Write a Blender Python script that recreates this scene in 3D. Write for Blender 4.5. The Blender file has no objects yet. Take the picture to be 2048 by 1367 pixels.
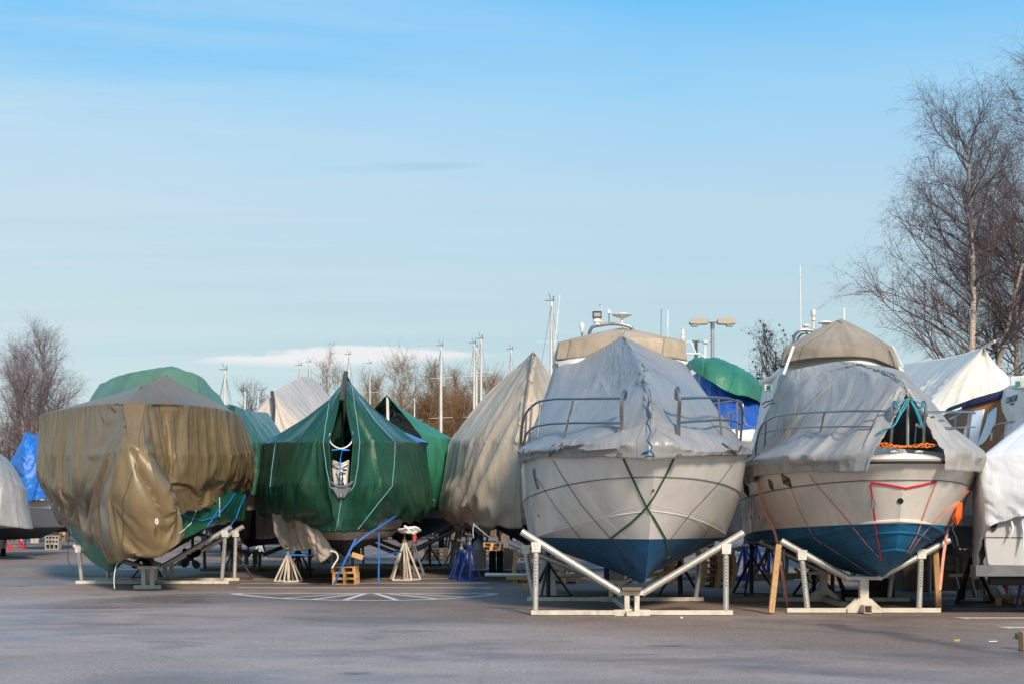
import bpy, bmesh, math, random
import numpy as np
from mathutils import Vector, Matrix
from mathutils.bvhtree import BVHTree
R = math.radians
rnd = random.Random(7)
scene = bpy.context.scene
COL = scene.collection
F, HZ, CX, CH = 2844.4, 1030.0, 1024.0, 1.7      # focal length in photo pixels, horizon row, centre column, eye height

def W(px, py, Y):                                 # a point of the yard at distance Y
    return Vector(((px - CX) * Y / F, Y, CH + (HZ - py) * Y / F))
def GY(py): return CH * F / (py - HZ)             # distance of the ground seen at row py
def G(px, py):                                    # ground point
    Y = GY(py); return Vector(((px - CX) * Y / F, Y, 0.0))

# ---------------------------------------------------------------- noise (numpy)
def vnoise(x, y, seed=0):
    t = np.random.RandomState(seed).rand(256, 256) * 2 - 1
    x = np.asarray(x, float); y = np.asarray(y, float)
    xi = np.floor(x).astype(int); yi = np.floor(y).astype(int)
    fx = x - xi; fy = y - yi
    fx = fx * fx * fx * (fx * (fx * 6 - 15) + 10); fy = fy * fy * fy * (fy * (fy * 6 - 15) + 10)
    g = lambda a, b: t[a % 256, b % 256]
    return (g(xi, yi) * (1 - fx) + g(xi + 1, yi) * fx) * (1 - fy) + (g(xi, yi + 1) * (1 - fx) + g(xi + 1, yi + 1) * fx) * fy
def sstep(a, b, x):
    t = np.clip((x - a) / (b - a), 0, 1); return t * t * (3 - 2 * t)

# ---------------------------------------------------------------- mesh builder
class MB:
    def __init__(s): s.v = []; s.f = []
    def add(s, vs, fs):
        o = len(s.v); s.v.extend([tuple(p) for p in vs]); s.f.extend([tuple(i + o for i in q) for q in fs])
    def box(s, c, size, rot=None):
        hx, hy, hz = size[0] / 2, size[1] / 2, size[2] / 2
        M = rot if rot is not None else Matrix.Identity(3)
        vs = [M @ Vector((x * hx, y * hy, z * hz)) + Vector(c) for x in (-1, 1) for y in (-1, 1) for z in (-1, 1)]
        s.add(vs, [(0, 1, 3, 2), (4, 6, 7, 5), (0, 4, 5, 1), (2, 3, 7, 6), (0, 2, 6, 4), (1, 5, 7, 3)])
        return s
    def bar(s, a, b, w, h=None, up=(0, 0, 1)):    # rectangular bar from a to b
        a, b = Vector(a), Vector(b); h = h or w
        y = (b - a).normalized(); up = Vector(up)
        if abs(y.dot(up)) > .97: up = Vector((0, 1, 0))
        x = y.cross(up).normalized(); z = x.cross(y)
        M = Matrix((x, y, z)).transposed()
        return s.box((a + b) / 2, (w, (b - a).length, h), M)
    def tube(s, pts, r, n=8, cap=True):
        pts = [Vector(p) for p in pts]
        m = len(pts); rs = r if isinstance(r, (list, tuple)) else [r] * m
        t0 = (pts[1] - pts[0]).normalized()
        u = t0.orthogonal().normalized(); vs = []; fs = []
        for i, p in enumerate(pts):
            t = (pts[min(i + 1, m - 1)] - pts[max(i - 1, 0)])
            if t.length < 1e-9: t = t0
            t = t.normalized()
            u = (u - t * u.dot(t))
            u = u.normalized() if u.length > 1e-6 else t.orthogonal().normalized()
            w = t.cross(u)
            for k in range(n):
                a = 2 * math.pi * k / n
                vs.append(p + (u * math.cos(a) + w * math.sin(a)) * rs[i])
        for i in range(m - 1):
            for k in range(n):
                k2 = (k + 1) % n
                fs.append((i * n + k, i * n + k2, (i + 1) * n + k2, (i + 1) * n + k))
        if cap:
            fs.append(tuple(range(n - 1, -1, -1))); fs.append(tuple(range((m - 1) * n, m * n)))
        s.add(vs, fs); return s
    def lathe(s, c, prof, n=16, axis=None):       # prof: (radius, height) pairs
        M = axis if axis is not None else Matrix.Identity(3)
        vs = []; fs = []; m = len(prof)
        for (r, z) in prof:
            for k in range(n):
                a = 2 * math.pi * k / n
                vs.append(M @ Vector((r * math.cos(a), r * math.sin(a), z)) + Vector(c))
        for i in range(m - 1):
            for k in range(n):
                k2 = (k + 1) % n; fs.append((i * n + k, i * n + k2, (i + 1) * n + k2, (i + 1) * n + k))
        fs.append(tuple(range(n - 1, -1, -1))); fs.append(tuple(range((m - 1) * n, m * n)))
        s.add(vs, fs); return s
    def ribbon(s, pts, nrm, w, th=.004):          # flat webbing strap lying along pts, nrm = outward normals
        vs = []; fs = []; m = len(pts)
        for i in range(m):
            p = Vector(pts[i]); t = (Vector(pts[min(i + 1, m - 1)]) - Vector(pts[max(i - 1, 0)])).normalized()
            n = Vector(nrm[i]); x = t.cross(n)
            x = x.normalized() if x.length > 1e-6 else t.orthogonal().normalized()
            n = x.cross(t)
            vs += [p - x * w / 2, p + x * w / 2, p + x * w / 2 + n * th, p - x * w / 2 + n * th]
        for i in range(m - 1):
            for k in range(4):
                k2 = (k + 1) % 4; fs.append((i * 4 + k, i * 4 + k2, i * 4 + 4 + k2, i * 4 + 4 + k))
        fs += [(3, 2, 1, 0), (m * 4 - 4, m * 4 - 3, m * 4 - 2, m * 4 - 1)]
        s.add(vs, fs); return s
    def prism(s, poly, y0, y1, M=None):           # polygon in XZ extruded along Y (local), optional 4x4
        n = len(poly); M = M or Matrix.Identity(4)
        vs = [M @ Vector((x, y0, z)) for x, z in poly] + [M @ Vector((x, y1, z)) for x, z in poly]
        fs = [tuple(range(n)), tuple(range(2 * n - 1, n - 1, -1))] + [(i, i + n, (i + 1) % n + n, (i + 1) % n) for i in range(n)]
        s.add(vs, fs); return s
    def build(s, name, m, parent=None, smooth=30, bevel=0):
        me = bpy.data.meshes.new(name); me.from_pydata(s.v, [], s.f); me.update()
        return link(name, me, m, parent, smooth, bevel)

def link(name, me, m, parent=None, smooth=30, bevel=0):
    bm = bmesh.new(); bm.from_mesh(me); bmesh.ops.recalc_face_normals(bm, faces=bm.faces) if len(bm.faces) < 60000 else None
    bm.to_mesh(me); bm.free()
    o = bpy.data.objects.new(name, me); COL.objects.link(o)
    for mm in (m if isinstance(m, (list, tuple)) else [m]): me.materials.append(mm)
    if smooth:
        me.shade_smooth(); me.set_sharp_from_angle(angle=R(smooth))
    if bevel:
        b = o.modifiers.new('bevel', 'BEVEL'); b.width = bevel; b.segments = 2; b.limit_method = 'ANGLE'
    if parent:
        o.parent = parent; o.matrix_parent_inverse = parent.matrix_basis.inverted()
    return o
def tag(o, label=None, cat=None, group=None, kind=None):
    if label: o['label'] = label
    if cat: o['category'] = cat
    if group: o['group'] = group
    if kind: o['kind'] = kind
    return o
def thing(name, loc, label, cat, group=None, rz=0):
    o = bpy.data.objects.new(name, None); COL.objects.link(o)
    o.location = loc; o.rotation_euler = (0, 0, rz); o.empty_display_size = .2
    o.matrix_basis = Matrix.Translation(Vector(loc)) @ Matrix.Rotation(rz, 4, 'Z')
    return tag(o, label, cat, group)
def copy_tree(o, parent=None):
    c = o.copy(); COL.objects.link(c)
    if parent is not None: c.parent = parent
    for ch in [x for x in bpy.data.objects if x.parent == o]: copy_tree(ch, c)
    return c

# ---------------------------------------------------------------- control-net surfaces
def hermite(P, n_seg, sharp=()):
    """P: (m,k,3) -> sampled along axis 0; n_seg: samples per segment; sharp: indices where the line may kink."""
    m = P.shape[0]; out = []
    h = np.maximum(np.linalg.norm(P[1:] - P[:-1], axis=2).mean(axis=1), 1e-4)
    d = (P[1:] - P[:-1]) / h[:, None, None]
    def tan(i, side):
        if i == 0: return d[0]
        if i == m - 1: return d[-1]
        if i in sharp: return d[i] if side > 0 else d[i - 1]
        return (d[i] * h[i - 1] + d[i - 1] * h[i]) / (h[i] + h[i - 1])
    for i in range(m - 1):
        t = np.arange(n_seg[i]) / n_seg[i]; t = t[:, None, None]
        a = tan(i, 1) * h[i]; b = tan(i + 1, -1) * h[i]
        out.append((2*t**3 - 3*t**2 + 1) * P[i] + (t**3 - 2*t**2 + t) * a + (-2*t**3 + 3*t**2) * P[i+1] + (t**3 - t**2) * b)
    out.append(P[-1:]); return np.concatenate(out, 0)
def grid_normals(S):
    du = np.gradient(S, axis=0); dv = np.gradient(S, axis=1)
    n = np.cross(du, dv); l = np.linalg.norm(n, axis=2, keepdims=True); return n / np.maximum(l, 1e-9)
def net_grid(net, step, su=(), sv=()):
    P = np.array([[tuple(p) for p in c] for c in net], float)
    nv = [max(1, int(round(l / step))) for l in np.linalg.norm(P[:, 1:] - P[:, :-1], axis=2).max(axis=0)]
    S = hermite(np.swapaxes(P, 0, 1), nv, sv)                # (V, cols, 3)
    nu = [max(1, int(round(l / step))) for l in np.linalg.norm(P[1:] - P[:-1], axis=2).max(axis=1)]
    S = hermite(np.swapaxes(S, 0, 1), nu, su)                # (U, V, 3)
    bu = np.concatenate([[0], np.cumsum(nu)]); bv = np.concatenate([[0], np.cumsum(nv)])
    return S, bu, bv
def grid_uv(S):
    dv = np.linalg.norm(np.diff(S, axis=1), axis=2); V = np.concatenate([np.zeros((S.shape[0], 1)), np.cumsum(dv, 1)], 1)
    du = np.linalg.norm(np.diff(S, axis=0), axis=2)
    q = int(S.shape[1] * .55); du = np.tile(du[:, q:q+1], (1, S.shape[1]))
    U = np.concatenate([np.zeros((1, S.shape[1])), np.cumsum(du, 0)], 0)
    return U, V
def grid_mesh(name, S, m, parent=None, mask=None, thick=0, smooth=60, uv=None, sub=0):
    nu, nv = S.shape[:2]
    idx = np.arange(nu * nv).reshape(nu, nv)
    q = np.stack([idx[:-1, :-1], idx[1:, :-1], idx[1:, 1:], idx[:-1, 1:]], -1).reshape(-1, 4)
    if mask is not None: q = q[mask[:-1, :-1].reshape(-1)]
    me = bpy.data.meshes.new(name); me.from_pydata(S.reshape(-1, 3).tolist(), [], q.tolist())
    if uv is not None:
        l = me.uv_layers.new(name='UVMap'); u = uv.reshape(-1, 2)
        vi = np.empty(len(me.loops), int); me.loops.foreach_get('vertex_index', vi)
        l.data.foreach_set('uv', u[vi].astype(np.float32).ravel())
    bm = bmesh.new(); bm.from_mesh(me)
    bmesh.ops.delete(bm, geom=[v for v in bm.verts if not v.link_faces], context='VERTS')
    bm.to_mesh(me); bm.free()
    o = bpy.data.objects.new(name, me); COL.objects.link(o); me.materials.append(m)
    me.shade_smooth()
    if smooth < 180: me.set_sharp_from_angle(angle=R(smooth))
    if thick:
        s = o.modifiers.new('thickness', 'SOLIDIFY'); s.thickness = thick; s.offset = 1
    if parent: o.parent = parent; o.matrix_parent_inverse = parent.matrix_basis.inverted()
    return o
def folds(U, V, wl, seed, stretch=6., sharp=1.0, warp=.35):
    """hanging folds: long along V, repeating along U with uneven spacing; ridged and smooth mixed"""
    w = vnoise(U * .6, V * .5, seed + 3) * warp
    n = vnoise((U + w) / wl, V / (wl * stretch), seed)
    r = 1 - np.abs(vnoise((U + w) / (wl * 1.3) + 9.3, V / (wl * stretch * 1.2), seed + 1)) * 2
    return n * (1 - .5 * sharp) + r * .5 * sharp
def pleats(U, V, wl, seed, drift=.25, width=.17):
    """separate sharp pleats running down the cloth, unevenly spaced, each with its own height"""
    rs = np.random.RandomState(seed); amp = rs.rand(512) ** 1.3; wid = width * (.6 + .9 * rs.rand(512)); cen = .3 + .4 * rs.rand(512)
    ph = U / wl + .5 * vnoise(U * .35 / wl, U * 0, seed + 1) + drift * vnoise(U * .5, V * .55, seed + 2) + 200
    k = np.floor(ph).astype(int) % 512; t = ph - np.floor(ph) - cen[k]
    ridge = np.where(t < 0, np.exp(-np.abs(t) / (wid[k] * 1.1)), np.exp(-np.abs(t) / (wid[k] * .45)))
    edge = np.clip(np.minimum(ph - np.floor(ph), 1 - (ph - np.floor(ph))) * 8, 0, 1)
    return ridge * amp[k] * edge * (.9 + .25 * vnoise(U / wl, V * .25, seed + 3))
def creases(S, lines):
    """single folds laid along drawn lines: (height, half-width in photo pixels, valley depth, [(px, py), ...])"""
    px = CX + F * S[..., 0] / S[..., 1]; py = HZ - F * (S[..., 2] - CH) / S[..., 1]; D = np.zeros(px.shape)
    for amp, w, val, pts in lines:
        best = np.full(px.shape, 1e9); sg = np.zeros(px.shape); fade = np.zeros(px.shape)
        n = len(pts) - 1
        for i in range(n):
            (x0, y0), (x1, y1) = pts[i], pts[i + 1]; dx, dy = x1 - x0, y1 - y0; L = math.hypot(dx, dy)
            t = np.clip(((px - x0) * dx + (py - y0) * dy) / L ** 2, 0, 1); ex = px - x0 - t * dx; ey = py - y0 - t * dy
            d = np.hypot(ex, ey); s = np.sign(ex * dy - ey * dx); m = d < best
            best = np.where(m, d, best); sg = np.where(m, s, sg); tt = (i + t) / n; fade = np.where(m, np.clip(tt * 5, 0, 1) * np.clip((1.04 - tt) * 5, 0, 1), fade)
        x = best * sg / w
        D += fade * (amp * np.exp(-1.15 * np.abs(x)) - val * np.exp(-((x - 1.9) / 1.0) ** 2))
    return D
def crumple(U, V, wl, seed):
    a = 1 - 2 * np.abs(vnoise(U / wl + V / wl * .4, V / wl * 1.1 - U / wl * .3, seed))
    b = 1 - 2 * np.abs(vnoise(U / wl * .7 - V / wl * .8, V / wl * .6 + U / wl * .7, seed + 5))
    return (a * b)
def settle(o, colliders, pin, frames=22, grow=.10, qual=4, bend=.4, mass=.4, tens=15., gravity=1.0, dist=.015, press=0., self_col=False):
    """let the cloth hang under gravity; pin: array of weights per vertex"""
    for m in list(o.modifiers): o.modifiers.remove(m)
    vg = o.vertex_groups.new(name='pin')
    pin = np.asarray(pin)
    for w in np.unique(np.round(pin, 2)):
        if w <= 0: continue
        vg.add([int(i) for i in np.where(np.round(pin, 2) == w)[0]], float(w), 'REPLACE')
    tmp = []
    for c in colliders:
        m = c.modifiers.new('col', 'COLLISION'); c.collision.thickness_outer = dist; c.collision.cloth_friction = 8; tmp.append((c, m))
    cm = o.modifiers.new('cloth', 'CLOTH'); s = cm.settings
    s.quality = qual; s.mass = mass; s.tension_stiffness = tens; s.compression_stiffness = tens; s.shear_stiffness = tens * .4; s.bending_stiffness = bend
    s.tension_damping = 8; s.compression_damping = 8; s.bending_damping = .5; s.air_damping = 2.
    s.vertex_group_mass = 'pin'; s.pin_stiffness = 1.; s.shrink_min = -grow; s.shrink_max = -grow
    s.effector_weights.gravity = gravity
    cm.collision_settings.use_collision = bool(colliders); cm.collision_settings.distance_min = dist; cm.collision_settings.collision_quality = 2
    cm.collision_settings.use_self_collision = self_col
    cm.point_cache.frame_start = 1; cm.point_cache.frame_end = frames
    for f in range(1, frames + 1): scene.frame_set(f)
    dg = bpy.context.evaluated_depsgraph_get(); ev = o.evaluated_get(dg); me = ev.to_mesh()
    co = np.empty(len(me.vertices) * 3, np.float32); me.vertices.foreach_get('co', co); ev.to_mesh_clear()
    o.modifiers.remove(cm); o.vertex_groups.clear()
    o.data.vertices.foreach_set('co', co); o.data.update()
    for c, m in tmp: c.modifiers.remove(m)
    scene.frame_set(1)
    return co.reshape(-1, 3)
def cover(name, net, m, label, disp=None, step=.06, su=(), sv=(), thick=.006, mask=None, group=None, cat='boat cover', top=True, parent=None, smooth=32, clear=(), gap=.045, sim=None):
    S, bu, bv = net_grid(net, step, su, sv); U, V = grid_uv(S)
    if disp is not None:
        N = grid_normals(S); D = disp(U, V, S, bu, bv)
        if isinstance(D, tuple): S = S + N * D[0][..., None] + D[1]
        else: S = S + N * D[..., None]
    for h, axis in clear:                             # keep the cloth outside the hull it hangs over
        T = bvh(h); ax, ay, yaw = axis
        zmax = max(v.co.z for v in h.data.vertices) + .13
        for it in range(2):
            push = np.zeros_like(S); hard = np.zeros(S.shape[:2], bool)
            for i in range(S.shape[0]):
                for j in range(S.shape[1]):
                    if S[i, j, 2] > zmax: continue
                    p = Vector(S[i, j]); r = T.find_nearest(p, .9)
                    if r[0] is None or p.z > r[0].z + .12: continue
                    rel = r[0] - Vector((ax, ay, r[0].z)); s_ = rel.y * math.cos(yaw) + rel.x * math.sin(yaw)
                    inner = Vector((ax + math.sin(yaw) * (max(s_, 0) + .9), ay + math.cos(yaw) * (max(s_, 0) + .9), r[0].z))
                    n = Vector(r[1]); out = (r[0] - inner)
                    if n.dot(out) < 0: n = -n
                    n = Vector((n.x, n.y, 0)) if abs(n.z) < .9 else Vector((out.x, out.y, 0))
                    n = n.normalized(); d = (p - r[0]).dot(n)
                    if d < gap: push[i, j] = n * (gap - d); hard[i, j] = True
            if not hard.any(): break
            D = push.copy()
            for k in range(14):
                Q = np.pad(D, ((1, 1), (1, 1), (0, 0)), mode='edge'); A = (Q[:-2, 1:-1] + Q[2:, 1:-1] + Q[1:-1, :-2] + Q[1:-1, 2:]) / 4
                D = np.where(hard[..., None], np.where(np.linalg.norm(A, axis=2, keepdims=True) > np.linalg.norm(push, axis=2, keepdims=True), A, push), A)
            S = S + D
    mk = mask(U, V, S, bu, bv) if mask is not None else None
    o = grid_mesh(name, S, m, parent, mk, 0 if sim else thick, smooth, np.stack([U, V], -1))
    if sim:
        B = S if 'base' not in sim else sim['base']; N = grid_normals(S); nu, nv = S.shape[:2]
        keep = np.ones(nu * nv, bool)
        if mk is not None:
            keep[:] = False; idx = np.arange(nu * nv).reshape(nu, nv); q = np.stack([idx[:-1, :-1], idx[1:, :-1], idx[1:, 1:], idx[:-1, 1:]], -1).reshape(-1, 4)[mk[:-1, :-1].reshape(-1)]; keep[np.unique(q)] = True
        off = sim.get('off', .05); off = off(U, V, S, bu, bv)[..., None] if callable(off) else off
        sg = 1. if (N * (S - S.reshape(-1, 3).mean(0)))[..., :2].sum() < 0 else -1.      # grid normals point inwards when 1
        Fm = S + N * off * sg; iu = np.unique(np.r_[np.arange(0, nu, 2), nu - 1, bu]); iv = np.unique(np.r_[np.arange(0, nv, 2), nv - 1, bv])
        form = grid_mesh('drape_form', Fm[np.ix_(iu, iv)], m, None, mk[np.ix_(iu, iv)] if mk is not None else None, 0, 60)
        if sg > 0: form.data.flip_normals()
        pin = sim['pin'](U, V, S, bu, bv).reshape(-1)[keep]
        try: settle(o, [form], pin, **{k: v for k, v in sim.items() if k not in ('pin', 'off', 'base')})
        except Exception as e: print('drape skipped:', e)
        bpy.data.objects.remove(form)
        o.data.shade_smooth(); o.data.set_sharp_from_angle(angle=R(smooth)) if smooth < 180 else None
        if thick: sm = o.modifiers.new('thickness', 'SOLIDIFY'); sm.thickness = thick; sm.offset = 1
    if top: tag(o, label, cat, group)
    return o

def ties(U, V, S, bu, bv, top, every=1.4, seed=1, rows=2):
    """what holds a cover: its top edge and a lashing every so often along the hem"""
    v = np.arange(S.shape[1])[None, :]; p = np.where(v <= top, 1., 0.) * np.ones(S.shape[:2])
    us = U[:, 0]; n = int(us[-1] / every); rs = np.random.RandomState(seed)
    for k in range(n + 1):
        i = int(np.argmin(np.abs(us - (k + .5 + .35 * (rs.rand() - .5)) * every))); p[max(0, i - 1):i + 2, -rows:] = 1
    p[:2] = 1; p[-2:] = 1; return p
# ---------------------------------------------------------------- finding the surface a strap or rope lies on
_bvh = {}
def bvh(o):
    if o.name not in _bvh:
        me = o.data; M = o.matrix_world if o.parent is None else o.parent.matrix_basis @ o.matrix_parent_inverse @ o.matrix_basis
        _bvh[o.name] = BVHTree.FromPolygons([M @ v.co for v in me.vertices], [tuple(p.vertices) for p in me.polygons])
    return _bvh[o.name]
EYE = Vector((0, 0, CH))
def hit(px, py, objs, lift=.012, default=None):
    d = (W(px, py, 10.0) - EYE).normalized(); best = None
    for o in objs:
        r = bvh(o).ray_cast(EYE, d)
        if r[0] is not None and (best is None or r[3] < best[2]):
            n = r[1] if r[1].dot(d) < 0 else -r[1]
            best = (r[0] + n * lift, n, r[3])
    if best is None:
        p = W(px, py, default or 30.0); return p, Vector((0, -1, 0))
    return best[0], best[1]
def lay(pix, objs, lift=.012, default=None, step=9):
    pts = []; nr = []
    for (a, b) in zip(pix[:-1], pix[1:]):
        n = max(2, int(math.hypot(b[0]-a[0], b[1]-a[1]) / step))
        for k in range(n):
            t = k / n; p, q = hit(a[0] + (b[0]-a[0]) * t, a[1] + (b[1]-a[1]) * t, objs, lift, default); pts.append(p); nr.append(q)
    p, q = hit(pix[-1][0], pix[-1][1], objs, lift, default); pts.append(p); nr.append(q)
    return pts, nr
def strap(name, pix, objs, m, w, label, cat='strap', group=None, default=None, lift=.012):
    pts, nr = lay(pix, objs, lift, default)
    return tag(MB().ribbon(pts, nr, w).build(name, m), label, cat, group)
def rope(name, pts, r, m, label, cat='rope', group=None, parent=None):
    o = MB().tube(pts, r, 6).build(name, m, parent)
    return tag(o, label, cat, group) if parent is None else o
def arc(pts, n=6):                                  # smooth polyline through points
    P = np.array([tuple(p) for p in pts], float)[:, None, :]
    return [Vector(p[0]) for p in hermite(P, [n] * (len(pts) - 1))]
def text(name, body, loc, rot, size, m, parent=None, depth=.004, align='CENTER'):
    c = bpy.data.curves.new(name, 'FONT'); c.body = body; c.size = size; c.extrude = depth; c.align_x = align; c.offset = .0
    t = bpy.data.objects.new(name, c); COL.objects.link(t)
    bpy.context.view_layer.update()
    me = bpy.data.meshes.new_from_object(t.evaluated_get(bpy.context.evaluated_depsgraph_get()))
    bpy.data.objects.remove(t); o = bpy.data.objects.new(name, me); COL.objects.link(o)
    me.materials.clear(); me.materials.append(m)
    o.matrix_basis = Matrix.Translation(loc) @ rot.to_4x4()
    if parent: o.parent = parent; o.matrix_parent_inverse = parent.matrix_basis.inverted()
    return o
SUN_EL, SUN_ROT, SUN_STR, SUN_ANG, SUN_COL = 31., 163., 3.3, 8., (1., .86, .70)
EXPO = .45
SKY_STR, SKY_SAT, SKY_HUE, SKY_TINT = .10, 1.2, .5, (1.1, 1.3, 1.1)
SKY_HAZE = (3.6, 5.15, 5.75); SKY_CLOUD = (6.7, 6.55, 6.55)
# ================================================================ materials
class NT:
    def __init__(s, name):
        s.m = bpy.data.materials.new(name); s.m.use_nodes = True; s.t = s.m.node_tree
        s.b = s.t.nodes['Principled BSDF']; s.out = s.t.nodes['Material Output']
    def n(s, ty, **kw):
        x = s.t.nodes.new(ty)
        for k, v in kw.items():
            if k.startswith('i_'): x.inputs[k[2:].replace('_', ' ')].default_value = v
            else: setattr(x, k, v)
        return x
    def l(s, a, b): s.t.links.new(a, b)
    def noise(s, vec, scale, detail=4, rough=.55, dist=0):
        x = s.n('ShaderNodeTexNoise'); x.inputs['Scale'].default_value = scale; x.inputs['Detail'].default_value = detail
        x.inputs['Roughness'].default_value = rough; x.inputs['Distortion'].default_value = dist
        if vec is not None: s.l(vec, x.inputs['Vector'])
        return x.outputs['Fac']
    def map(s, vec, scale=(1, 1, 1), rot=(0, 0, 0), loc=(0, 0, 0)):
        x = s.n('ShaderNodeMapping'); x.inputs['Scale'].default_value = scale; x.inputs['Rotation'].default_value = rot
        x.inputs['Location'].default_value = loc; s.l(vec, x.inputs['Vector']); return x.outputs[0]
    def coord(s, k='Object'): return s.n('ShaderNodeTexCoord').outputs[k]
    def pos(s): return s.n('ShaderNodeNewGeometry').outputs['Position']
    def ramp(s, fac, stops, interp='LINEAR'):
        x = s.n('ShaderNodeValToRGB'); x.color_ramp.interpolation = interp
        while len(x.color_ramp.elements) < len(stops): x.color_ramp.elements.new(.5)
        for e, (p, c) in zip(x.color_ramp.elements, stops):
            e.position = p; e.color = tuple(c) + (1,) if hasattr(c, '__len__') else (c, c, c, 1)
        s.l(fac, x.inputs[0]); return x.outputs[0]
    def mix(s, f, a, b, mode='MIX'):
        x = s.n('ShaderNodeMix'); x.data_type = 'RGBA'; x.blend_type = mode
        if isinstance(f, (int, float)): x.inputs[0].default_value = f
        else: s.l(f, x.inputs[0])
        for v, i in ((a, 6), (b, 7)):
            if isinstance(v, (tuple, list)): x.inputs[i].default_value = tuple(v) + (1,)
            else: s.l(v, x.inputs[i])
        return x.outputs[2]
    def math(s, op, a, b=0., c=0., clamp=False):
        x = s.n('ShaderNodeMath'); x.operation = op; x.use_clamp = clamp
        for v, i in ((a, 0), (b, 1), (c, 2)):
            if isinstance(v, (int, float)): x.inputs[i].default_value = v
            else: s.l(v, x.inputs[i])
        return x.outputs[0]
    def bump(s, h, strength, dist, prev=None):
        x = s.n('ShaderNodeBump'); x.inputs['Strength'].default_value = strength; x.inputs['Distance'].default_value = dist
        s.l(h, x.inputs['Height'])
        if prev is not None: s.l(prev, x.inputs['Normal'])
        return x.outputs[0]
    def set(s, **kw):
        for k, v in kw.items():
            i = s.b.inputs[k.replace('_', ' ')]
            if isinstance(v, (int, float)): i.default_value = v
            elif isinstance(v, (tuple, list)): i.default_value = tuple(v) + ((1,) if len(v) == 3 else ())
            else: s.l(v, i)
        return s.m

def tarp(name, col, rough=.5, var=.25, seam=2.4, bump=1.0, dirt=(.12, .1, .07), dirt_amt=.35, spec=.5, streak=True, trans=0.0, dust=.25):
    t = NT(name); uv = t.coord('UV'); P = t.pos()
    n1 = t.noise(P, .8, 5, .6); n2 = t.noise(t.map(uv, (3.2, .35, 1)), 1.5, 5, .65)
    hi = tuple(min(1, c * (1 + var)) for c in col); lo = tuple(c * (1 - var) for c in col)
    c = t.ramp(n1, [(.3, lo), (.7, hi)])
    st = t.ramp(n2, [(.45, 0), (.75, 1)])                      # run-off streaks and grime
    if streak: c = t.mix(t.math('MULTIPLY', st, dirt_amt), c, dirt)
    grey = sum(col) / 3 * .6 + .12
    du = t.ramp(t.noise(P, 2.3, 6, .7), [(.5, 0), (.8, 1)])
    c = t.mix(t.math('MULTIPLY', du, dust), c, (grey, grey, grey))
    if seam:                                                   # welded seams between the widths of cloth
        sx = t.n('ShaderNodeSeparateXYZ'); t.l(uv, sx.inputs[0])
        fr = t.math('FRACT', t.math('DIVIDE', t.math('ADD', sx.outputs[0], t.math('MULTIPLY', sx.outputs[1], .12)), seam))
        ln = t.math('LESS_THAN', fr, .012 / seam * 2)
        c = t.mix(t.math('MULTIPLY', ln, .55), c, tuple(x * .35 for x in col))
    # fine creases: fold marks from packing plus small crumples
    b1 = t.noise(t.map(uv, (2.2, .5, 1), (0, 0, .25)), 2.2, 3, .55, .4)
    b2 = t.noise(P, 5.5, 5, .62, .6)
    v = t.n('ShaderNodeTexVoronoi', feature='DISTANCE_TO_EDGE'); v.inputs['Scale'].default_value = 2.3; t.l(t.map(P, (1, 1, .8)), v.inputs['Vector'])
    ve = t.ramp(v.outputs['Distance'], [(0, 0), (.09, 1)])
    # sharp facets of stiff cloth, long down the slope, and the square fold lines left from packing
    vf = t.n('ShaderNodeTexVoronoi', feature='DISTANCE_TO_EDGE'); vf.inputs['Scale'].default_value = 1.0
    dn = t.n('ShaderNodeTexNoise', i_Scale=1.3); t.l(uv, dn.inputs['Vector'])
    t.l(t.mix(.35, t.map(uv, (2.1, .75, 1), (0, 0, .2)), dn.outputs['Color'], 'LINEAR_LIGHT'), vf.inputs['Vector'])
    sq = t.n('ShaderNodeSeparateXYZ'); t.l(uv, sq.inputs[0])
    def fold(o, per): f = t.math('ABSOLUTE', t.math('SUBTRACT', t.math('FRACT', t.math('DIVIDE', o, per)), .5)); return t.ramp(f, [(0, 1), (.03, 0)])
    fl = t.math('MULTIPLY', t.math('MAXIMUM', fold(sq.outputs[0], .92), fold(sq.outputs[1], .71)), t.ramp(t.noise(P, .9, 3), [(.4, 0), (.65, 1)]))
    nb = t.bump(vf.outputs['Distance'], .55 * bump, .055); nb = t.bump(fl, .25 * bump, .008, nb)
    nb = t.bump(b1, .18 * bump, .08, nb); nb = t.bump(b2, .16 * bump, .02, nb); nb = t.bump(ve, .10 * bump, .010, nb)
    rg = t.ramp(n1, [(.3, rough - .08), (.75, rough + .14)])
    t.set(Base_Color=c, Roughness=rg, Normal=nb, Specular_IOR_Level=spec)
    if trans:
        a = t.n('ShaderNodeBsdfTranslucent'); t.l(c, a.inputs[0]); t.l(nb, a.inputs['Normal'])
        mx = t.n('ShaderNodeMixShader'); mx.inputs[0].default_value = trans
        t.l(t.b.outputs[0], mx.inputs[1]); t.l(a.outputs[0], mx.inputs[2]); t.l(mx.outputs[0], t.out.inputs[0])
    return t.m

def plain(name, col, rough=.5, metal=0., var=.15, scale=6., bump=.0, spec=.5, dirt=None):
    t = NT(name); P = t.coord('Object')
    n = t.noise(P, scale, 5, .6)
    c = t.ramp(n, [(.3, tuple(x * (1 - var) for x in col)), (.7, tuple(min(1, x * (1 + var)) for x in col))])
    if dirt:
        d = t.ramp(t.noise(P, scale * .6, 6, .7), [(.52, 0), (.7, 1)]); c = t.mix(t.math('MULTIPLY', d, .6), c, dirt)
    kw = dict(Base_Color=c, Roughness=t.ramp(n, [(.3, max(.02, rough - .08)), (.7, min(1, rough + .1))]), Metallic=metal, Specular_IOR_Level=spec)
    if bump: kw['Normal'] = t.bump(t.noise(P, scale * 4, 4, .6), bump, .01)
    return t.set(**kw)

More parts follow.
